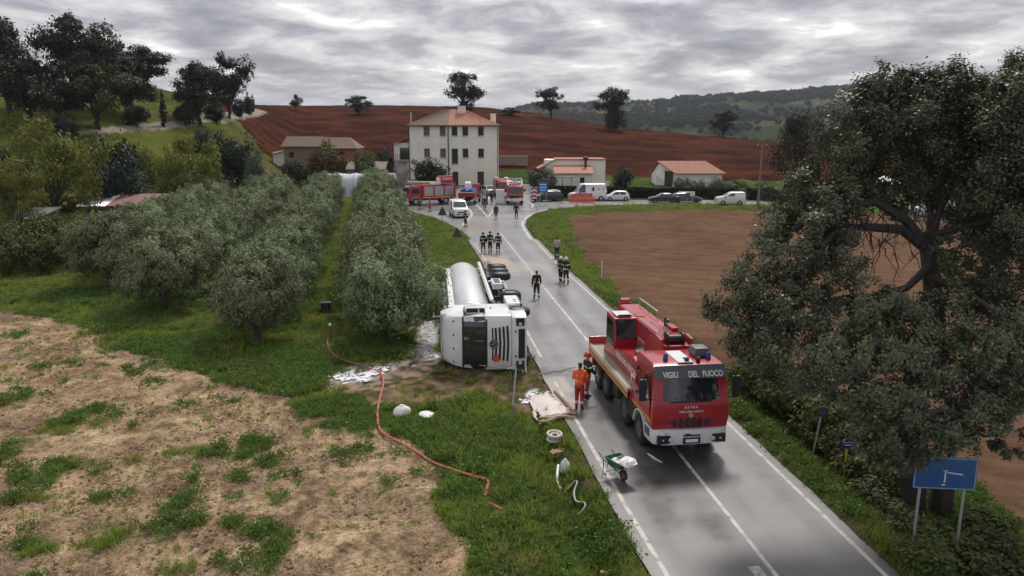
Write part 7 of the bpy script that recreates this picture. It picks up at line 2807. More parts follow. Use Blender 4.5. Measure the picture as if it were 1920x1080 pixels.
def person(loc, hd, label, legs=((8, 4), (-8, 10)), arms=((5, 10, 12), (-5, 10, 12)), head=(0, 0), lean=0.0, h=1.78, jacket=(turn, yel), trousers=(turn, yel), stripes=True, helmet=None, vest=None, group=None, hairless=False, tstripes=True):
    """one continuous skinned body; clothes are shells grown from its own surface"""
    J, Rr, E = [], [], []

    def add(p, r, par=None):
        J.append(Vector(p))
        Rr.append(r if isinstance(r, tuple) else (r, r))
        if par is not None:
            E.append((par, len(J) - 1))
        return len(J) - 1
    lz = lambda z: -math.sin(R(lean)) * 0 + (z - .95) * math.sin(R(lean))
    pel = add((0, 0, .95), (.150, .105))
    sp = add((0, lz(1.14), 1.14), (.135, .10), pel)
    ch = add((0, lz(1.34) - .01, 1.34), (.165, .115), sp)
    nk0 = add((0, lz(1.46), 1.46), (.085, .07), ch)
    nk = add((0, lz(1.53) + .005, 1.53), (.056, .056), nk0)
    hy = math.sin(R(head[0])) * .06
    h1 = add((math.sin(R(head[1])) * .02, lz(1.60) + .015 + hy, 1.605), (.078, .088), nk)
    h2 = add((math.sin(R(head[1])) * .03, lz(1.68) + .012 + hy * 1.6, 1.69), (.080, .092), h1)
    add((math.sin(R(head[1])) * .03, lz(1.75) + .0 + hy * 1.9, 1.755), (.05, .055), h2)
    fz = Vector((math.sin(R(head[1])), math.cos(R(head[1])), 0))
    add(J[h1] + fz * .10 + Vector((0, 0, .03)), .014, h1)              # nose
    add(J[h1] + fz * .06 + Vector((0, 0, -.045)), .03, h1)             # chin
    zone = {}
    hands = []
    for s, (sw, ab, fl) in zip((-1, 1), arms):
        def dirv(a, b):
            a, b = R(a), R(b)
            return Vector((s * math.sin(b), math.sin(a) * math.cos(b), -math.cos(a) * math.cos(b)))
        sh = add((s * .185, lz(1.43), 1.425), .068, ch)
        d1, d2 = dirv(sw, ab), dirv(sw + fl, ab * .5 if ab < 40 else ab - 60)
        el = add(J[sh] + d1 * .29, .050, sh)
        fo = add(J[el] + d2 * .10, .048, el)
        wr = add(J[el] + d2 * .25, .032, fo)
        pm = add(J[wr] + d2 * .07, (.038, .022), wr)
        side = d2.cross(Vector((0, 1, 0)) if abs(d2.y) < .8 else Vector((1, 0, 0))).normalized()
        for k, ln in enumerate((.075, .09, .085, .065)):
            b_ = add(J[pm] + d2 * .045 + side * (k - 1.5) * .02, .0095, pm)
            curl = (d2 + Vector((0, .25, -.1))).normalized()
            add(J[b_] + curl * ln * .9, .0075, b_)
        add(J[pm] - side * .05 + d2 * .03 + Vector((0, .02, 0)), .010, pm)
        zone[s] = (sh, el, wr, pm)
        hands.append(J[pm])
    feet = {}
    for s, (sw, kn) in zip((-1, 1), legs):
        hp = add((s * .088, 0, .90), .096, pel)
        d1 = Vector((s * .03, math.sin(R(sw)), -math.cos(R(sw))))
        d2 = Vector((s * .01, math.sin(R(sw - kn)), -math.cos(R(sw - kn))))
        kt = add(J[hp] + d1 * .22, .084, hp)
        k_ = add(J[hp] + d1 * .42, .060, kt)
        cf = add(J[k_] + d2 * .13, .060, k_)
        an = add(J[k_] + d2 * .40, .040, cf)
        add(J[an] + Vector((0, -.03, -.045)), .036, an)
        tm = add(J[an] + Vector((s * .015, .10, -.05)), (.042, .032), an)
        add(J[tm] + Vector((0, .08, -.005)), (.036, .024), tm)
        feet[s] = (hp, k_, an)
    me = bpy.data.meshes.new('body')
    me.from_pydata([tuple(v) for v in J], E, [])
    ob = bpy.data.objects.new('skin_cage', me)
    COL.objects.link(ob)
    md = ob.modifiers.new('Skin', 'SKIN')
    md.use_smooth_shade = True
    if not me.skin_vertices:
        bm = bmesh.new()
        bm.from_mesh(me)
        bm.verts.layers.skin.verify()
        bm.to_mesh(me)
        bm.free()
    for i, v in enumerate(me.skin_vertices[0].data):
        v.radius = Rr[i]
        v.use_root = i == 0
    sb = ob.modifiers.new('Sub', 'SUBSURF')
    sb.levels = sb.render_levels = 2
    dg = bpy.context.evaluated_depsgraph_get()
    dg.update()
    bmesh_ = bpy.data.meshes.new_from_object(ob.evaluated_get(dg))
    bpy.data.objects.remove(ob)
    bmesh_.materials.clear()
    bmesh_.materials.append(skin)
    V = np.empty(len(bmesh_.vertices) * 3)
    bmesh_.vertices.foreach_get('co', V)
    V = V.reshape(-1, 3)
    zmin = V[:, 2].min()
    Nn = np.empty_like(V).ravel()
    bmesh_.vertices.foreach_get('normal', Nn)
    Nn = Nn.reshape(-1, 3)
    # nearest bone per vertex
    JJ = np.array([tuple(j) for j in J])
    best = np.full(len(V), 1e9)
    bi = np.zeros(len(V), int)
    bt = np.zeros(len(V))
    for e, (a, b) in enumerate(E):
        d = JJ[b] - JJ[a]
        t = np.clip(((V - JJ[a]) @ d) / (d @ d), 0, 1)
        q = np.linalg.norm(V - JJ[a] - t[:, None] * d, axis=1) / (Rr[a][0] * (1 - t) + Rr[b][0] * t)
        m = q < best
        best[m], bi[m], bt[m] = q[m], e, t[m]
    child = np.array([b for a, b in E])[bi]
    par = np.array([a for a, b in E])[bi]
    s_ = h / 1.80
    root = empty('person', loc, hd - R(90), label, 'person', group)
    bo = link_mesh('body', bmesh_, root, (0, 0, -zmin * s_), (0, 0, 0), (s_, s_, s_))
    polys = [tuple(p.vertices) for p in bmesh_.polygons]
    arm_ids = {z[0] for z in zone.values()} | {z[1] for z in zone.values()}
    hand_parents = {z[2] for z in zone.values()} | {z[3] for z in zone.values()}
    forearm_child = {z[2] for z in zone.values()}
    leg_start = {feet[s][0] for s in feet}
    head_set = {h1, h2, nk}
    is_head = np.isin(child, [h1, h2]) | np.isin(par, [h1, h2]) | ((child == nk) & (bt > .5))
    # classify by chain membership
    chain = {}
    for a, b in E:
        chain[b] = chain.get(a, None)
        if b in zone[-1][:1] or b in zone[1][:1]:
            chain[b] = 'arm'
        if b in leg_start:
            chain[b] = 'leg'
    ctype = np.array([chain[c] or 'torso' for c in child])
    wrists = [zone[-1][2], zone[1][2]]
    is_hand = np.isin(par, wrists) | ((ctype == 'arm') & ~np.isin(child, [i for z in zone.values() for i in z[:3]] + [zone[-1][1] + 1, zone[1][1] + 1]))
    ank = [feet[-1][2], feet[1][2]]
    is_foot = np.isin(par, ank) | ((np.isin(child, ank)) & (bt > .55)) | ((ctype == 'leg') & (V[:, 2] < zmin + .20) & ~np.isin(par, [feet[-1][0], feet[1][0]]))
    zr = V[:, 2] - zmin
    tors = (ctype == 'torso') & ~is_head

    def shell(name, mask, off, mats, band=None, grow=0):
        fs = [p for p in polys if all(mask[i] for i in p)]
        if not fs:
            return None
        used = sorted({i for p in fs for i in p})
        mp = {u: k for k, u in enumerate(used)}
        vs = [tuple(V[u] + Nn[u] * off) for u in used]
        m2 = bpy.data.meshes.new(name)
        m2.from_pydata(vs, [], [tuple(mp[i] for i in p) for p in fs])
        for m in mats:
            m2.materials.append(m)
        if band is not None:
            m2.polygons.foreach_set('material_index', np.array([1 if np.mean([band[i] for i in p]) > .5 else 0 for p in fs], np.int32))
        m2.polygons.foreach_set('use_smooth', np.ones(len(fs), bool))
        return link_mesh(name, m2, bo)
    hem = .86
    jm = (tors & (zr > hem)) | ((ctype == 'arm') & ~is_hand)
    band = np.zeros(len(V), bool)
    if stripes:
        band |= tors & (((zr > .93) & (zr < 1.03)))
        band |= tors & (zr > 1.20) & (zr < 1.28)
        band |= tors & (np.abs(np.abs(V[:, 0]) - .11) < .03) & (V[:, 1] < 0) & (zr > 1.2) & (zr < 1.44)
        band |= np.isin(child, wrists) & (bt > .55)
        band |= np.isin(child, [zone[-1][1], zone[1][1]]) & (bt > .45) & (bt < .65)
    jo = shell('jacket', jm, .022, list(jacket), band if stripes else None)
    tmk = ((ctype == 'leg') & ~(np.isin(par, ank))) | ((ctype == 'torso') & (zr < hem + .10) & ~is_head)
    tb = np.zeros(len(V), bool)
    if tstripes:
        tb |= (ctype == 'leg') & (zr > .22) & (zr < .34)
    shell('trousers', tmk & ~((ctype == 'leg') & (zr < .12)), .015, list(trousers), tb if tstripes else None)
    shell('boots', is_foot | ((ctype == 'leg') & (zr < .2)), .010, [boot_m])
    if vest:
        vm = tors & (zr > .90) & (zr < 1.46)
        vb = (zr > 1.04) & (zr < 1.09) | (zr > 1.16) & (zr < 1.21)
        if vest[0] is yel:
            vm = tors & (zr > .96) & (zr < 1.44) & ((np.abs(V[:, 0]) > .065) & (np.abs(V[:, 0]) < .15) | ((zr > 1.0) & (zr < 1.05)))
        shell('vest', vm, .032, list(vest), vb)
    if helmet is None:
        hm_ = is_head & ((V[:, 2] - JJ[h1][2] > .045) | ((Nn[:, 1] < -.1) & (V[:, 2] > JJ[h1][2] - .03)))
        shell('hair', hm_, .012, [hair_m])
    else:
        hc = JJ[h2] + np.array([0, -.012, .015])
        b = MB()
        rings = []
        for q in range(7):
            ph = (math.pi / 2) * q / 6
            rr = math.cos(ph) if q < 6 else .05
            rings.append([(hc[0] + .125 * rr * math.cos(t), hc[1] + .150 * rr * math.sin(t), hc[2] - .02 + .135 * math.sin(ph)) for t in np.linspace(0, 2 * math.pi, 17)[:-1]])
        brim = [[(hc[0] + k * .125 * math.cos(t), hc[1] + k * .150 * math.sin(t) + (.015 if k > 1.1 else 0), hc[2] - z) for t in np.linspace(0, 2 * math.pi, 17)[:-1]] for k, z in ((1.22, .045), (1.0, .02))]
        b.loft(brim + rings[1:], True)
        b.box((hc[0], hc[1] - .0, hc[2] + .105), (.02, .20, .03))
        ho = b.build('helmet', helmet, bo, smooth=True)
        MB().box((hc[0], hc[1] + .150, hc[2] + .03), (.06, .02, .06)).build('badge', sil, ho)
    for s in (-1, 1):
        p = JJ[h1] + np.array(fz) * .082 + np.array([s * .03 * fz.y, -s * .03 * fz.x, .055])
        MB().ball(tuple(p), .010, 6).build('eye', mat('eye', (.03, .02, .015), .2), bo)
    return root


away = R(97)                     # looking up the road
toward = R(-83)
F3 = 'three firefighters walking abreast on the road'


def at(px, py, z=0.0):
    x, y = P(px, py, z)
    return (x, y, z)


person(at(1086, 766), R(80), 'person in orange hi-vis vest and red trousers standing beside the crane lorry', legs=((3, 4), (-4, 3)), arms=((22, 12, 48), (18, 14, 40)), jacket=(hiviz, sil), trousers=(redc, sil), vest=(hiviz, sil), head=(25, 0), lean=6, h=1.80)
person((at(1096, 752)[0] + .12, at(1096, 752)[1] + .35, 0), R(20), 'person in red helmet and dark jacket half behind the orange vest', legs=((6, 4), (-6, 6)), arms=((25, 15, 50), (15, 18, 30)), jacket=(turn, yel), trousers=(redc, sil), helmet=helm_r, h=1.84)
person(at(1006, 559), away, 'person in black with yellow reflective straps walking alone up the middle of the road', legs=((14, 5), (-14, 14)), arms=((-14, 14, 16), (14, 14, 18)), vest=(yel, yel), jacket=(turn, yel), stripes=False, h=1.80)
person(at(906, 474), away + .15, 'firefighter closest to the verge in the group of three', legs=((10, 3), (-10, 10)), arms=((-10, 12, 14), (10, 12, 16)), group=F3, helmet=helm_b)
person(at(919, 473.5), away, 'middle firefighter of the group of three', legs=((-9, 10), (9, 3)), arms=((8, 12, 14), (-10, 12, 14)), group=F3, helmet=helm_b, h=1.84)
person(at(934, 475), away - .1, 'firefighter nearest the centre line in the group of three', legs=((9, 3), (-10, 10)), arms=((-8, 14, 30), (10, 12, 16)), group=F3, helmet=helm_b)
person(at(1051, 528), R(60), 'firefighter in pale helmet standing on the road edge, closer to the meadow side', legs=((8, 3), (-6, 8)), arms=((10, 10, 40), (5, 10, 30)), helmet=helm_w, h=1.78)
person(at(1061, 531), R(110), 'firefighter in pale helmet standing by the white edge line, one step nearer', legs=((5, 3), (-8, 8)), arms=((5, 12, 20), (-6, 12, 16)), helmet=helm_w, h=1.82)
person(at(1044, 484), away, 'person in pale jacket and dark trousers on the grass verge', legs=((6, 3), (-6, 8)), jacket=(khaki, khaki), trousers=(turn, sil), stripes=False, h=1.80)
person(at(930, 411), away, 'person in dark maroon jacket on the painted triangle', legs=((8, 3), (-8, 8)), jacket=(maroon, maroon), trousers=(turn, yel), stripes=False, helmet=None, h=1.8)
person(at(968, 409), toward, 'person in dark suit in front of the facing fire engine', legs=((8, 3), (-6, 8)), jacket=(navy, navy), trousers=(navy, navy), stripes=False, tstripes=False, arms=((10, 22, 40), (10, 22, 40)), h=1.82)
person(at(873, 426), R(150), 'firefighter standing at the side of the small white van', legs=((4, 3), (-6, 6)), helmet=helm_b, h=1.8)
person(at(909, 393.5), away, 'person in black top and grey trousers at the tip of the traffic island', legs=((4, 3), (-4, 3)), jacket=(turn, turn), trousers=(grey_c, grey_c), stripes=False, tstripes=False, arms=((12, 20, 60), (12, 20, 60)), h=1.76)
person(at(913, 384), R(200), 'person in blue jacket behind the traffic island', jacket=(bluec, bluec), trousers=(navy, navy), stripes=False, tstripes=False)
person(at(905, 384.5), R(20), 'person in pale shirt next to the blue jacket', jacket=(khaki, khaki), trousers=(navy, navy), stripes=False, tstripes=False)
person(at(922, 382), R(230), 'person in dark clothes by the pale cabinet', jacket=(navy, navy), trousers=(turn, turn), stripes=False, tstripes=False)
person(at(806, 397), R(180), 'person in red suit at the side of the long fire engine', jacket=(redc, sil), trousers=(redc, sil))
person(at(787, 393), R(100), 'person in dark coat at the wheel of the long fire engine', jacket=(navy, yel), trousers=(navy, yel))

# ---------------------------------------------------------------- road furniture
sign_blue = mat('sign_blue', (0.008, 0.060, 0.19), 0.4, var=.12, scale=4, dirt=.2, dcol=(.05, .08, .14))
sign_bright = mat('sign_light_blue', (0.02, 0.17, 0.50), 0.45, var=.08)
sign_back = mat('sign_back', (0.085, 0.09, 0.105), 0.5, .3, var=.15)
yellow_post = mat('yellow_enamel', (0.62, 0.42, 0.02), 0.5, var=.12, dirt=.2)


def big_blue_sign():
    a, b = Vector((*P(1711, 1038), 0)), Vector((*P(1786, 1022), 0))
    d = (b - a).normalized()
    root = empty('direction_sign', (a.x - .02, a.y, gz(a.x, a.y)), -.10, 'large blue direction sign on two grey posts under the oak', 'road sign')
    L = 1.02
    for x in (0, L):
        MB().tube([(x, 0, -.3), (x + .02, 0, 2.6)], .035, 10).lathe([(.04, 2.55), (.02, 2.58)], 'z', 10, (x + .02, 0, 0)).build('post', metal_g, root, smooth=True)
    p = MB().box((L / 2 + .02, -.06, 2.17), (1.44, .03, .80)).build('panel', sign_blue, root, bevel=.012)
    fr = MB()
    for z in (1.79, 2.55):
        fr.box((L / 2 + .02, -.079, z), (1.39, .006, .025))
    for x in (-.69, .69):
        fr.box((L / 2 + .02 + x, -.079, 2.17), (.025, .006, .74))
    fr.build('border', mat('worn_border', (.20, .28, .40), .6), p)
    ar = MB()
    c = L / 2 + .02
    ar.box((c + .0, -.079, 2.07), (.035, .006, .26)).box((c + .22, -.079, 2.18), (.36, .006, .03), rot=(0, .12, 0)).box((c + .0, -.079, 2.24), (.10, .006, .025))
    ar.box((c - .02, -.079, 1.88), (.09, .006, .03))
    ar.build('road_symbol', mat('worn_white', (.48, .52, .58), .6), p)
    br = MB()
    for z in (1.92, 2.42):
        br.box((c, -.03, z), (1.4, .03, .05))
    br.build('bracket', metal_g, p)


big_blue_sign()


def marker(px, py, pytop, m, label, plate, name='marker_post', lean=0):
    x, y = P(px, py)
    z = gz(x, y)
    h = abs(py - pytop) / FPX * (y * .98 + 1.7) / .93
    root = empty(name, (x, y, z), 0, label, 'post')
    MB().tube([(0, 0, -.2), (lean * h, 0, h)], .035, 8).build('post', m, root)
    plate(root, h, lean * h)
    return root


def plate_box(root, h, lx):
    p = MB().box((lx, -.045, h + .08), (.34, .03, .2)).build('plate', sign_blue, root, bevel=.01)
    MB().box((lx, -.064, h + .10), (.2, .006, .03)).build('print', white_l, p)


def plate_disc(root, h, lx):
    p = MB().lathe([(.17, -.06), (.17, -.04)], 'y', 20, (lx, 0, h + .05)).build('disc', mat('faded_disc', (.03, .04, .07), .5), root)
    MB().lathe([(.11, -.066), (.11, -.060)], 'y', 20, (lx, 0, h + .05)).build('disc_centre', sign_back, p)


marker(1583, 893, 822, yellow_post, 'yellow gas marker post with small blue plate in the verge bushes', plate_box)
marker(1521, 853, 764, metal_g, 'leaning grey post with dark blue disc in the verge bushes', plate_disc, 'sign_post', .14)
marker(1128, 517, 484, white_p, 'thin white stake at the edge of the brown field', lambda r, h, l: MB().box((l, 0, h), (.1, .05, .12)).build('cap', white_p, r), 'field_stake')


def triangle_back(px, pym, w, pyb, label):
    x, y = P(px, pyb)
    z = gz(x, y)
    root = empty('warning_sign', (x, y, z), 0, label, 'road sign')
    k = mpp(y)
    zc = PY(px, pym, y)[2] - z
    s = w * k / 2
    MB().tube([(0, 0, -.2), (0, 0, zc + s)], .035, 8).build('post', metal_g, root)
    p = MB().prism([(-s, -s * .75), (s, -s * .75), (s * .12, s * 1.0), (-s * .12, s * 1.0)], -.06, -.04, 'y').build('plate', sign_back, root, bevel=.01, loc=(0, 0, zc))
    MB().box((0, .0, zc - .1), (s, .03, .05)).build('bracket', metal_g, root)


triangle_back(858, 437, 20, 476, 'back of a grey triangular sign on the verge above the tanker')
triangle_back(830, 397, 18, 424, 'back of a grey triangular sign next to the small white van')


def blue_square():
    x, y = P(1018, 385)
    root = empty('place_sign', (x, y, 0), 0, 'bright blue square sign on two posts in the junction corner', 'road sign')
    k = mpp(y)
    zt, zb = PY(1018, 342, y)[2], PY(1018, 360, y)[2]
    for s in (-1, 1):
        MB().tube([(s * .45, 0, 0), (s * .45, 0, zt)], .04, 6).build('post', metal_g, root)
    p = MB().box((0, -.06, (zt + zb) / 2), (17 * k, .04, zt - zb)).build('panel', sign_bright, root, bevel=.01)
    for q in range(3):
        MB().box((0, -.085, zb + (zt - zb) * (.22 + .28 * q)), (11 * k, .006, .09)).build('print', white_l, p)


blue_square()


def chevron_barrier():
    x, y = P(1001, 379)
    root = empty('chevron_barrier', (x, y, 0), .1, 'red and white chevron barrier left of the bright blue sign', 'barrier')
    k = mpp(y)
    W_, z0_, z1_ = 12 * k, .5, 2.2
    for s in (-1, 1):
        MB().tube([(s * W_ * .4, .05, 0), (s * W_ * .4, .05, z1_)], .04, 6).build('post', metal_g, root)
    p = MB().box((0, 0, (z0_ + z1_) / 2), (W_, .04, z1_ - z0_)).build('board', white_v, root)
    for q in range(3):
        z = z0_ + .12 + q * .56
        MB().prism([(-W_ * .48, z), (0, z + .22), (W_ * .48, z), (W_ * .48, z + .26), (0, z + .48), (-W_ * .48, z + .26)], -.034, -.022, 'y').build('chevron', redc, p)


chevron_barrier()


def small_sign(px, py, pt, m, label, w=9, round_=False):
    x, y = P(px, py)
    k = mpp(y)
    zt = PY(px, pt, y)[2]
    root = empty('road_sign', (x, y, gz(x, y)), 0, label, 'road sign')
    MB().tube([(0, 0, 0), (0, 0, zt)], .04, 6).build('post', metal_g, root)
    MB().box((0, -.06, zt - .3), (w * k, .04, .6)).build('plate', m, root, bevel=.02)


small_sign(1297, 388, 359, white_p, 'small white sign on a post in front of the parked grey car')
small_sign(1288, 386, 362, sign_back, 'small grey sign on a post beside the white one')
small_sign(1008, 392, 379, white_p, 'low pale marker post at the traffic bend', 4)


def cabinet():
    x, y = P(938, 383)
    root = empty('utility_cabinet', (x, y, 0), 0, 'pale grey utility cabinet between walkers and facing fire engine', 'cabinet')
    k = mpp(y)
    MB().box((0, 0, .1), (17 * k, .7, .2)).build('plinth', concrete, root)
    b = MB().box((0, 0, 1.15), (16 * k, .6, 1.9)).build('body', white_p, root, bevel=.03)
    for s in (-1, 1):
        d = MB().box((s * 4 * k, -.31, 1.15), (7.6 * k, .03, 1.75)).build('door', white_p, b)
        MB().box((s * .12, -.335, 1.2), (.04, .03, .2)).build('handle', black_p, d)


cabinet()


def netting():
    x, y = P(1066, 379)
    x2, y2 = P(1116, 381)
    root = empty('safety_netting', (x, y, 0), math.atan2(y2 - y, x2 - x), 'sagging orange safety netting in front of the pink-sided van', 'fence')
    L = math.hypot(x2 - x, y2 - y)
    net = mat('orange_net', (.72, .13, .05), .6, var=.2, scale=2)
    for k in range(4):
        MB().tube([(L * k / 3, 0, -.1), (L * k / 3, 0, 1.15)], .025, 6).build('stake', metal_g, root)
    b = MB()
    n = 28
    for i in range(n + 1):
        t = i / n
        sg = .18 * math.sin(t * math.pi * 3) ** 2
        b.box((t * L, .03 * math.sin(i), .5 - sg / 2), (.05, .012, 1.0 - sg))
    for q in range(8):
        pts = [(t * L, .025 * math.sin(t * n), (.06 + q * .13) * (1 - .18 * math.sin(t * math.pi * 3) ** 2)) for t in np.linspace(0, 1, 25)]
        b.tube(pts, .03, 4)
    b.build('net', net, root)


netting()
x, y = P(1128, 379)


def verge_post():
    x, y = P(957, 816)
    x2, y2, z2 = PY(968, 690, 25.9)
    z = gz(x, y)
    root = empty('leaning_stake', (x, y, z), 0, 'tall thin grey stake leaning in front of the overturned cab', 'post')
    MB().tube([(0, 0, -.2), ((x2 - x) * .45, (y2 - y) * .45, (z2 - z) * .45)], .035, 8).build('lower_pole', timber, root)
    MB().tube([((x2 - x) * .42, (y2 - y) * .42 - .02, (z2 - z) * .42), (x2 - x, y2 - y, z2 - z)], .03, 8).build('upper_pole', metal_g, root)


verge_post()


def bin_box():
    x, y = P(612, 586)
    z = gz(x, y)
    root = empty('plastic_bin', (x, y, z), .2, 'black plastic bin standing between the olive rows', 'bin')
    MB().box((0, 0, .28), (.50, .42, .56), top=(1.12, 1.12)).build('body', black_p, root, bevel=.03)
    MB().box((0, 0, .59), (.62, .52, .06)).build('lid', black_p, root, bevel=.02)
    MB().box((0, -.27, .45), (.2, .04, .05)).build('handle', grey_p, root)


bin_box()


# ---------------------------------------------------------------- wheelbarrow with a sack on it
def barrow():
    x, y = P(1167, 900)
    x2, y2 = P(1148, 884)
    hd_ = R(-62)                                                     # wheel toward the viewer, handles up the road
    root = empty('wheelbarrow', (x, y, 0), hd_, 'green wheelbarrow standing on the road by the white edge line', 'wheelbarrow')
    root.scale = (.86,) * 3
    green = mat('green_tray', (.010, .105, .075), .45, var=.15, dirt=.2)
    pole = mat('green_tube', (.010, .06, .05), .5, var=.15)
    wh = MB().lathe([(.13, -.035), (.19, -.04), (.20, 0), (.19, .04), (.13, .035)], 'y', 20, cap=False).lathe([(.13, .035), (.13, -.035)], 'y', 20, cap=False).build('wheel', rubber, root, smooth=True, loc=(.05, 0, .20))
    rm = MB().lathe([(.135, -.02), (.05, -.03), (.05, .03), (.135, .02)], 'y', 16)
    rm.build('rim', mat('red_rim', (.35, .09, .03), .5), wh)
    f = MB()
    for s in (-1, 1):
        f.tube([(.05, s * .07, .20), (-.15, s * .16, .34), (-.75, s * .26, .50), (-1.15, s * .28, .72)], .017, 8)
        f.tube([(-.55, s * .24, .46), (-.62, s * .26, .02), (-.80, s * .26, .02), (-.78, s * .27, .5)], .015, 8)
        f.tube([(.05, s * .07, .20), (.12, s * .12, .62)], .014, 6)
    f.tube([(-.62, -.26, .12), (-.62, .26, .12)], .013, 6)
    f.build('frame', pole, root, smooth=True)
    for s in (-1, 1):
        MB().tube([(-1.06, s * .277, .67), (-1.20, s * .283, .745)], .024, 8).build('grip', yellow_s, root)
    t = MB()
    rt = [[(.0, -.16, .40), (.0, .16, .40), (-.50, .20, .40), (-.50, -.20, .40)], [(.28, -.30, .70), (.28, .30, .70), (-.66, .34, .70), (-.66, -.34, .70)]]
    ri = [[(.25, -.275, .705), (.25, .275, .705), (-.63, .315, .705), (-.63, -.315, .705)], [(-.02, -.15, .425), (-.02, .15, .425), (-.48, .185, .425), (-.48, -.185, .425)]]
    t.loft(rt + ri, True)
    t.build('tray', green, root)
    # sack lying over the front of the tray
    ob = empty('white_sack', (x, y, 0), hd_, 'white plastic sack lying across the wheelbarrow tray', 'sack')
    ob.scale = (.86,) * 3
    sk = MB()
    rings = []
    rr = random.Random(4)
    for i, (q, w, h, zc) in enumerate(((-.42, .20, .05, .62), (-.30, .28, .10, .67), (-.10, .33, .13, .72), (.10, .35, .13, .76), (.26, .34, .11, .78), (.40, .30, .07, .75), (.47, .26, .03, .70))):
        rings.append([(q + rr.uniform(-.03, .03), w * math.cos(a) * (1 + rr.uniform(-.08, .08)), zc + h * math.sin(a) + rr.uniform(-.02, .02)) for a in np.linspace(0, 2 * math.pi, 15)[:-1]])
    sk.loft(rings, True)
    so = sk.build('body', white_p, ob)
    MB().box((.0, -.10, .892), (.22, .28, .006), rot=(0, -.25, .2)).build('print', grey_p, so)


barrow()


# ---------------------------------------------------------------- hoses, sacks, litter
def on_ground(pts, lift=.05):
    out = []
    for px, py in pts:
        x, y = P(px, py)
        out.append((x, y, gz(x, y) + lift))
    return out


def smooth3(pts, it=2):
    for _ in range(it):
        o = [pts[0]]
        for a, b in zip(pts[:-1], pts[1:]):
            a, b = Vector(a), Vector(b)
            o += [tuple(a.lerp(b, .25)), tuple(a.lerp(b, .75))]
        pts = o + [pts[-1]]
    return pts


hose_m = mat('red_hose', (0.42, 0.105, 0.082), 0.7, var=.25, scale=6, dirt=.4, dcol=(.30, .19, .13))
o = MB().tube(smooth3(on_ground([(690, 692), (716, 700), (720, 722), (713, 745), (707, 775), (709, 800), (716, 815), (750, 832), (785, 852), (810, 870), (850, 884), (890, 898), (917, 906), (914, 920), (909, 935)], .045)), .045, 8).build('fire_hose', hose_m, smooth=True)
tag(o, 'long red fire hose trailing across the dry field', 'hose')
o = MB().tube(smooth3(on_ground([(918, 951), (930, 958), (942, 966)], .06)), .045, 8).build('hose_end', hose_m, smooth=True)
tag(o, 'loose short piece of red hose lying in the weeds', 'hose')
hx, hy = P(620, 640)
root = empty('standpipe', (hx, hy, gz(hx, hy)), 0, 'thin standpipe with white cap and brown hose under the olives', 'standpipe')
MB().tube([(0, 0, -.1), (0, 0, .78)], .03, 8).build('pipe', mat('brown_pipe', (.26, .12, .06), .7), root)
MB().ball((0, 0, .84), .075, 8).build('cap', white_l, root)
o = MB().tube(smooth3([(hx, hy - .05, gz(hx, hy) + .72), (hx - .12, hy - .3, gz(hx, hy) + .1)] + on_ground([(616, 655), (622, 668), (645, 680), (690, 692)], .10)), .04, 8).build('feed_hose', mat('brown_hose', (.24, .115, .06), .75, var=.25), smooth=True)
tag(o, 'brown hose running from the standpipe to the red hose', 'hose')
pale = mat('pale_hose', (0.55, 0.52, 0.46), .75, var=.2, dirt=.4)
o = MB().tube(smooth3(on_ground([(1064, 893), (1078, 890), (1084, 894), (1076, 902), (1078, 915), (1084, 922), (1094, 927), (1099, 933), (1094, 938), (1084, 938)], .06)), .026, 8).build('white_hose', pale, smooth=True)
tag(o, 'pale flat hose curling down the verge toward the ditch', 'hose')
o = MB().tube(smooth3(on_ground([(1047, 852), (1044, 872), (1052, 888)], .06)), .05, 6).build('white_strap', white_p, smooth=True)
tag(o, 'short white strap lying above the pale hose', 'strap')
# coil of hose in the ditch
cx, cy = P(1041, 817)
cz = gz(cx, cy) + .12
pts = []
for k in range(60):
    a = k * .42
    r_c = .21 + .07 * math.sin(a * .37) + .03 * math.sin(a * 1.9)
    pts.append((cx + r_c * math.cos(a), cy + r_c * math.sin(a) * .9, cz + .05 * (k / 14) + .03 * math.sin(a)))
o = MB().tube(pts, .045, 7).build('hose_coil', mat('white_hose', (.60, .58, .54), .6, var=.15, dirt=.3), smooth=True)
tag(o, 'white coil of hose on the verge below the white sheet', 'hose')


def sack(px, py, w, h, label, name='white_bag', seed=1, m=None, flat=False):
    x, y = P(px, py)
    z = gz(x, y)
    rr = random.Random(seed)
    rings = []
    prof = ((.55, 0), (.95, .12), (1.0, .35), (.85, .62), (.55, .82), (.22, .92), (.28, 1.0)) if not flat else ((.9, 0), (1.0, .3), (.85, .7), (.4, 1.0))
    for f, t in prof:
        rings.append([(w / 2 * f * math.cos(a) * (1 + rr.uniform(-.14, .14)), w / 2 * f * .8 * math.sin(a) * (1 + rr.uniform(-.14, .14)), h * t + rr.uniform(-.03, .03) * h) for a in np.linspace(0, 6.283, 17)[:-1]])
    o = MB().loft(rings, True).build(name, m or white_p, None, loc=(x, y, z - .02), rot=(0, 0, rr.uniform(0, 3)))
    bm_ = o.modifiers.new('soft', 'SUBSURF')
    bm_.levels = bm_.render_levels = 1
    tag(o, label, 'bag')
    return o


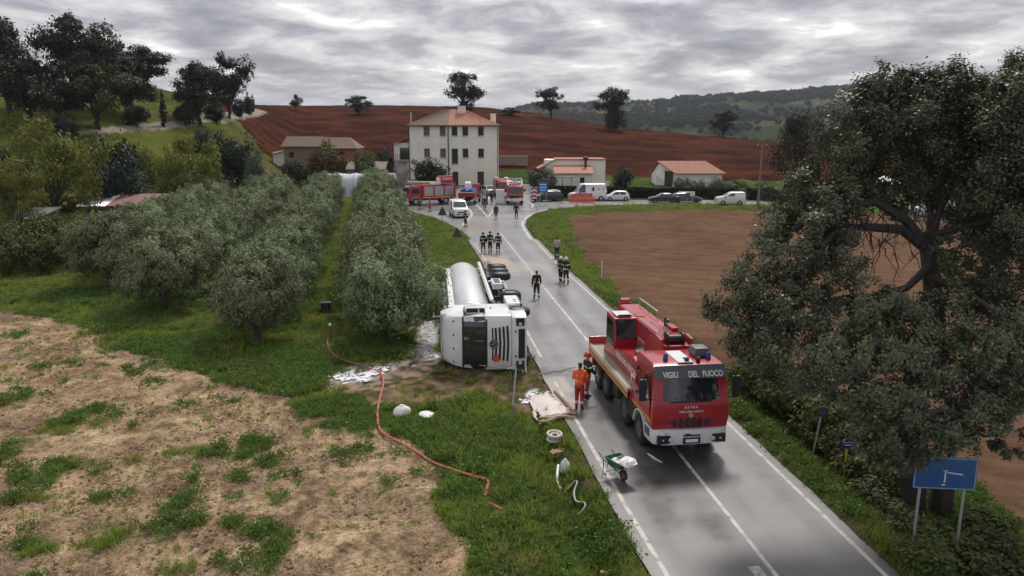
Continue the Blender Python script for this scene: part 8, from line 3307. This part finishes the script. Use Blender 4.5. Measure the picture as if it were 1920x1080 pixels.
sack(754, 778, .72, .42, 'crumpled white plastic bag on the grass near the red hose', seed=2)
sack(801, 778, .76, .12, 'flat white round sheet of plastic beside the crumpled bag', 'white_sheet', 3, flat=True)
sack(1060, 866, .40, .48, 'white sack standing in the ditch below the cardboard box', seed=5, name='ditch_sack')
card = mat('cardboard', (.36, .22, .12), .85, var=.15)
x, y = P(1047, 838)
root = empty('cardboard_box', (x, y, gz(x, y)), .5, 'small torn cardboard box between hose coil and white sack', 'box')
MB().box((0, 0, .10), (.34, .26, .2)).build('body', card, root)
MB().box((.2, 0, .2), (.16, .26, .012), rot=(0, .5, 0)).box((-.2, 0, .2), (.16, .26, .012), rot=(0, -.5, 0)).build('flap', card, root)
x, y = P(1137, 1047)
o = MB().box((0, 0, .04), (.3, .1, .05), rot=(.2, .3, 0)).box((.1, .05, .05), (.12, .14, .04), rot=(.5, 0, .4)).build('brown_rag', card, None, loc=(x, y, gz(x, y) + .04), bevel=.015)
tag(o, 'brown scrap of card in the ditch at the bottom of the picture', 'scrap')
x, y = P(1226, 860)
o = MB().tube([(-.14, .35, .02), (-.05, .12, .03), (.05, -.1, .02), (.2, -.35, .025)], [.02, .035, .03, .015], 6).build('plastic_scrap', white_p, None, loc=(x, y, 0), smooth=True)
tag(o, 'thin white plastic strip on the road ahead of the lorry', 'scrap')


def absorbent_sheet():
    """pale sheet with rolled tan edge laid from the verge onto the road edge"""
    q = [P(982, 738), P(1030, 734), P(1078, 778), P(1013, 786)]
    n = 22
    V, F = [], []
    for i in range(n + 1):
        for j in range(n + 1):
            u, v = i / n, j / n
            a = Vector(q[0]).lerp(Vector(q[1]), u)
            b = Vector(q[3]).lerp(Vector(q[2]), u)
            w = (fbm(np.array([u * 4.]), np.array([v * 3.]), 3, 91)[0] - .5)
            p = a.lerp(b, v) + Vector((w * .5 * (1 - abs(2 * v - 1)) * (1 if u in (0, 1) else .2), w * .4))
            z = gz(p.x, p.y)
            wr = float(fbm(np.array([u * 7.]), np.array([v * 5.]), 4, 92)[0])
            edge_ = max(0, v - .9) * 1.6
            V.append((p.x, p.y, (0.0 if pave_sd(p.x, p.y)[0] < .01 else z) + .035 + .05 * wr + edge_ * .5))
    for i in range(n):
        for j in range(n):
            if (min(i, n - 1 - i) < 3 or j < 3) and fbm(np.array([i * .6]), np.array([j * .6]), 2, 95)[0] > .40 + .07 * min(i, n - 1 - i, j):
                continue
            a = i * (n + 1) + j
            F.append((a, a + n + 1, a + n + 2, a + 1))
    me = np_mesh('spill_sheet', V, F, mat('absorbent_white', (.68, .63, .585), .9, var=.12, scale=3, dirt=.7, dcol=(.36, .28, .21)), True)
    root = empty('spill_sheet', (0, 0, 0), 0, 'large pale sheet with rolled tan edge spread from verge to road', 'sheet')
    o = link_mesh('sheet', me, root)
    so = o.modifiers.new('thick', 'SOLIDIFY')
    so.thickness = .03
    rl = MB()
    for k in range(3):
        a, b = Vector((*P(1011, 785 + k * 1.2), 0)), Vector((*P(1079, 777 + k * 2), 0))
        pts = []
        for t in np.linspace(0, 1, 9):
            p = a.lerp(b, t)
            pts.append((p.x, p.y - .04 * k + .05 * math.sin(t * 9 + k), max(gz(p.x, p.y), -.12) + .10 + .035 * math.sin(t * 7 + k * 2) + .05 * (k == 1)))
        rl.tube(pts, [.05, .06, .075, .06, .07, .06, .07, .06, .04], 7)
    rl.build('rolled_edge', mat('tan_canvas', (.45, .34, .25), .9, var=.2, scale=6, dirt=.3), root, smooth=True)
    k = MB()
    pts = on_ground([(1040, 735), (1060, 756), (1079, 778)], .09)
    k.tube(pts, [.05, .09, .06], 7)
    k.build('side_roll', mat('brown_canvas', (.30, .17, .11), .9, var=.2), root, smooth=True)


absorbent_sheet()


def foam():
    """white foam left by the pumps: broken patches beside hose and cab"""
    r = np.random.default_rng(17)
    V, F = [], []
    spots = [(640, 710, 26, 8), (668, 706, 30, 8), (700, 700, 18, 7), (655, 700, 14, 4), (718, 692, 14, 5), (685, 714, 10, 3), (632, 703, 10, 4), (806, 640, 16, 26), (800, 610, 12, 16), (815, 665, 14, 10), (795, 655, 12, 14), (1000, 735, 10, 6), (985, 745, 12, 6)]
    for px, py, rx, ry in spots:
        for q in range(int(rx * 1.6)):
            a, b = r.normal(0, .5, 2)
            x, y = P(px + a * rx, py + b * ry)
            z = gz(x, y)
            s = r.uniform(.02, .06)
            k = len(V)
            n = 7
            V.append((x, y, z + .05 + r.uniform(.0, .025)))
            for j in range(n):
                t = 6.283 * j / n
                rr = s * r.uniform(.7, 1.3)
                V.append((x + rr * 2.2 * math.cos(t), y + rr * 1.3 * math.sin(t), z + .025 + r.uniform(0, .015)))
            F += [(k, k + 1 + j, k + 1 + (j + 1) % n) for j in range(n)]
    me = np_mesh('foam_residue', V, F, mat('foam_white', (.78, .79, .82), .7, var=.08, scale=4), True)
    tag(link_mesh('foam_residue', me), kind='stuff')


foam()


def cracks():
    """oil-dark run of broken edge across the near lane"""
    pts = [P(*p) for p in ((1010, 702), (1026, 700), (1040, 696), (1052, 697), (1066, 691), (1080, 689))]
    V, F = [], []
    r = random.Random(6)
    for i, p in enumerate(pts):
        w = (.03, .07, .06, .09, .05, .02)[i] + r.uniform(0, .03)
        V += [(p[0], p[1] - w, .008), (p[0], p[1] + w, .008)]
        if i:
            F.append((2 * i - 2, 2 * i, 2 * i + 1, 2 * i - 1))
    me = np_mesh('oil_run', V, F, mat('oil_black', (.018, .017, .016), .35, var=.3))
    tag(link_mesh('oil_run', me), kind='stuff')


cracks()

# ---------------------------------------------------------------- air
def haze():
    me = MB().box((350, 2045, 52), (6400, 4190, 122)).build('haze', [], None, me_only=True)
    m = bpy.data.materials.new('haze')
    m.use_nodes = True
    nt = m.node_tree
    nt.nodes.clear()
    out = nt.nodes.new('ShaderNodeOutputMaterial')
    pv = nt.nodes.new('ShaderNodeVolumePrincipled')
    pv.inputs['Color'].default_value = (.80, .88, 1.0, 1)
    pv.inputs['Density'].default_value = HAZE
    pv.inputs['Anisotropy'].default_value = 0.2
    nt.links.new(pv.outputs[0], out.inputs['Volume'])
    me.materials.append(m)
    tag(link_mesh('haze', me), kind='stuff')


HAZE = 0.00009
haze()
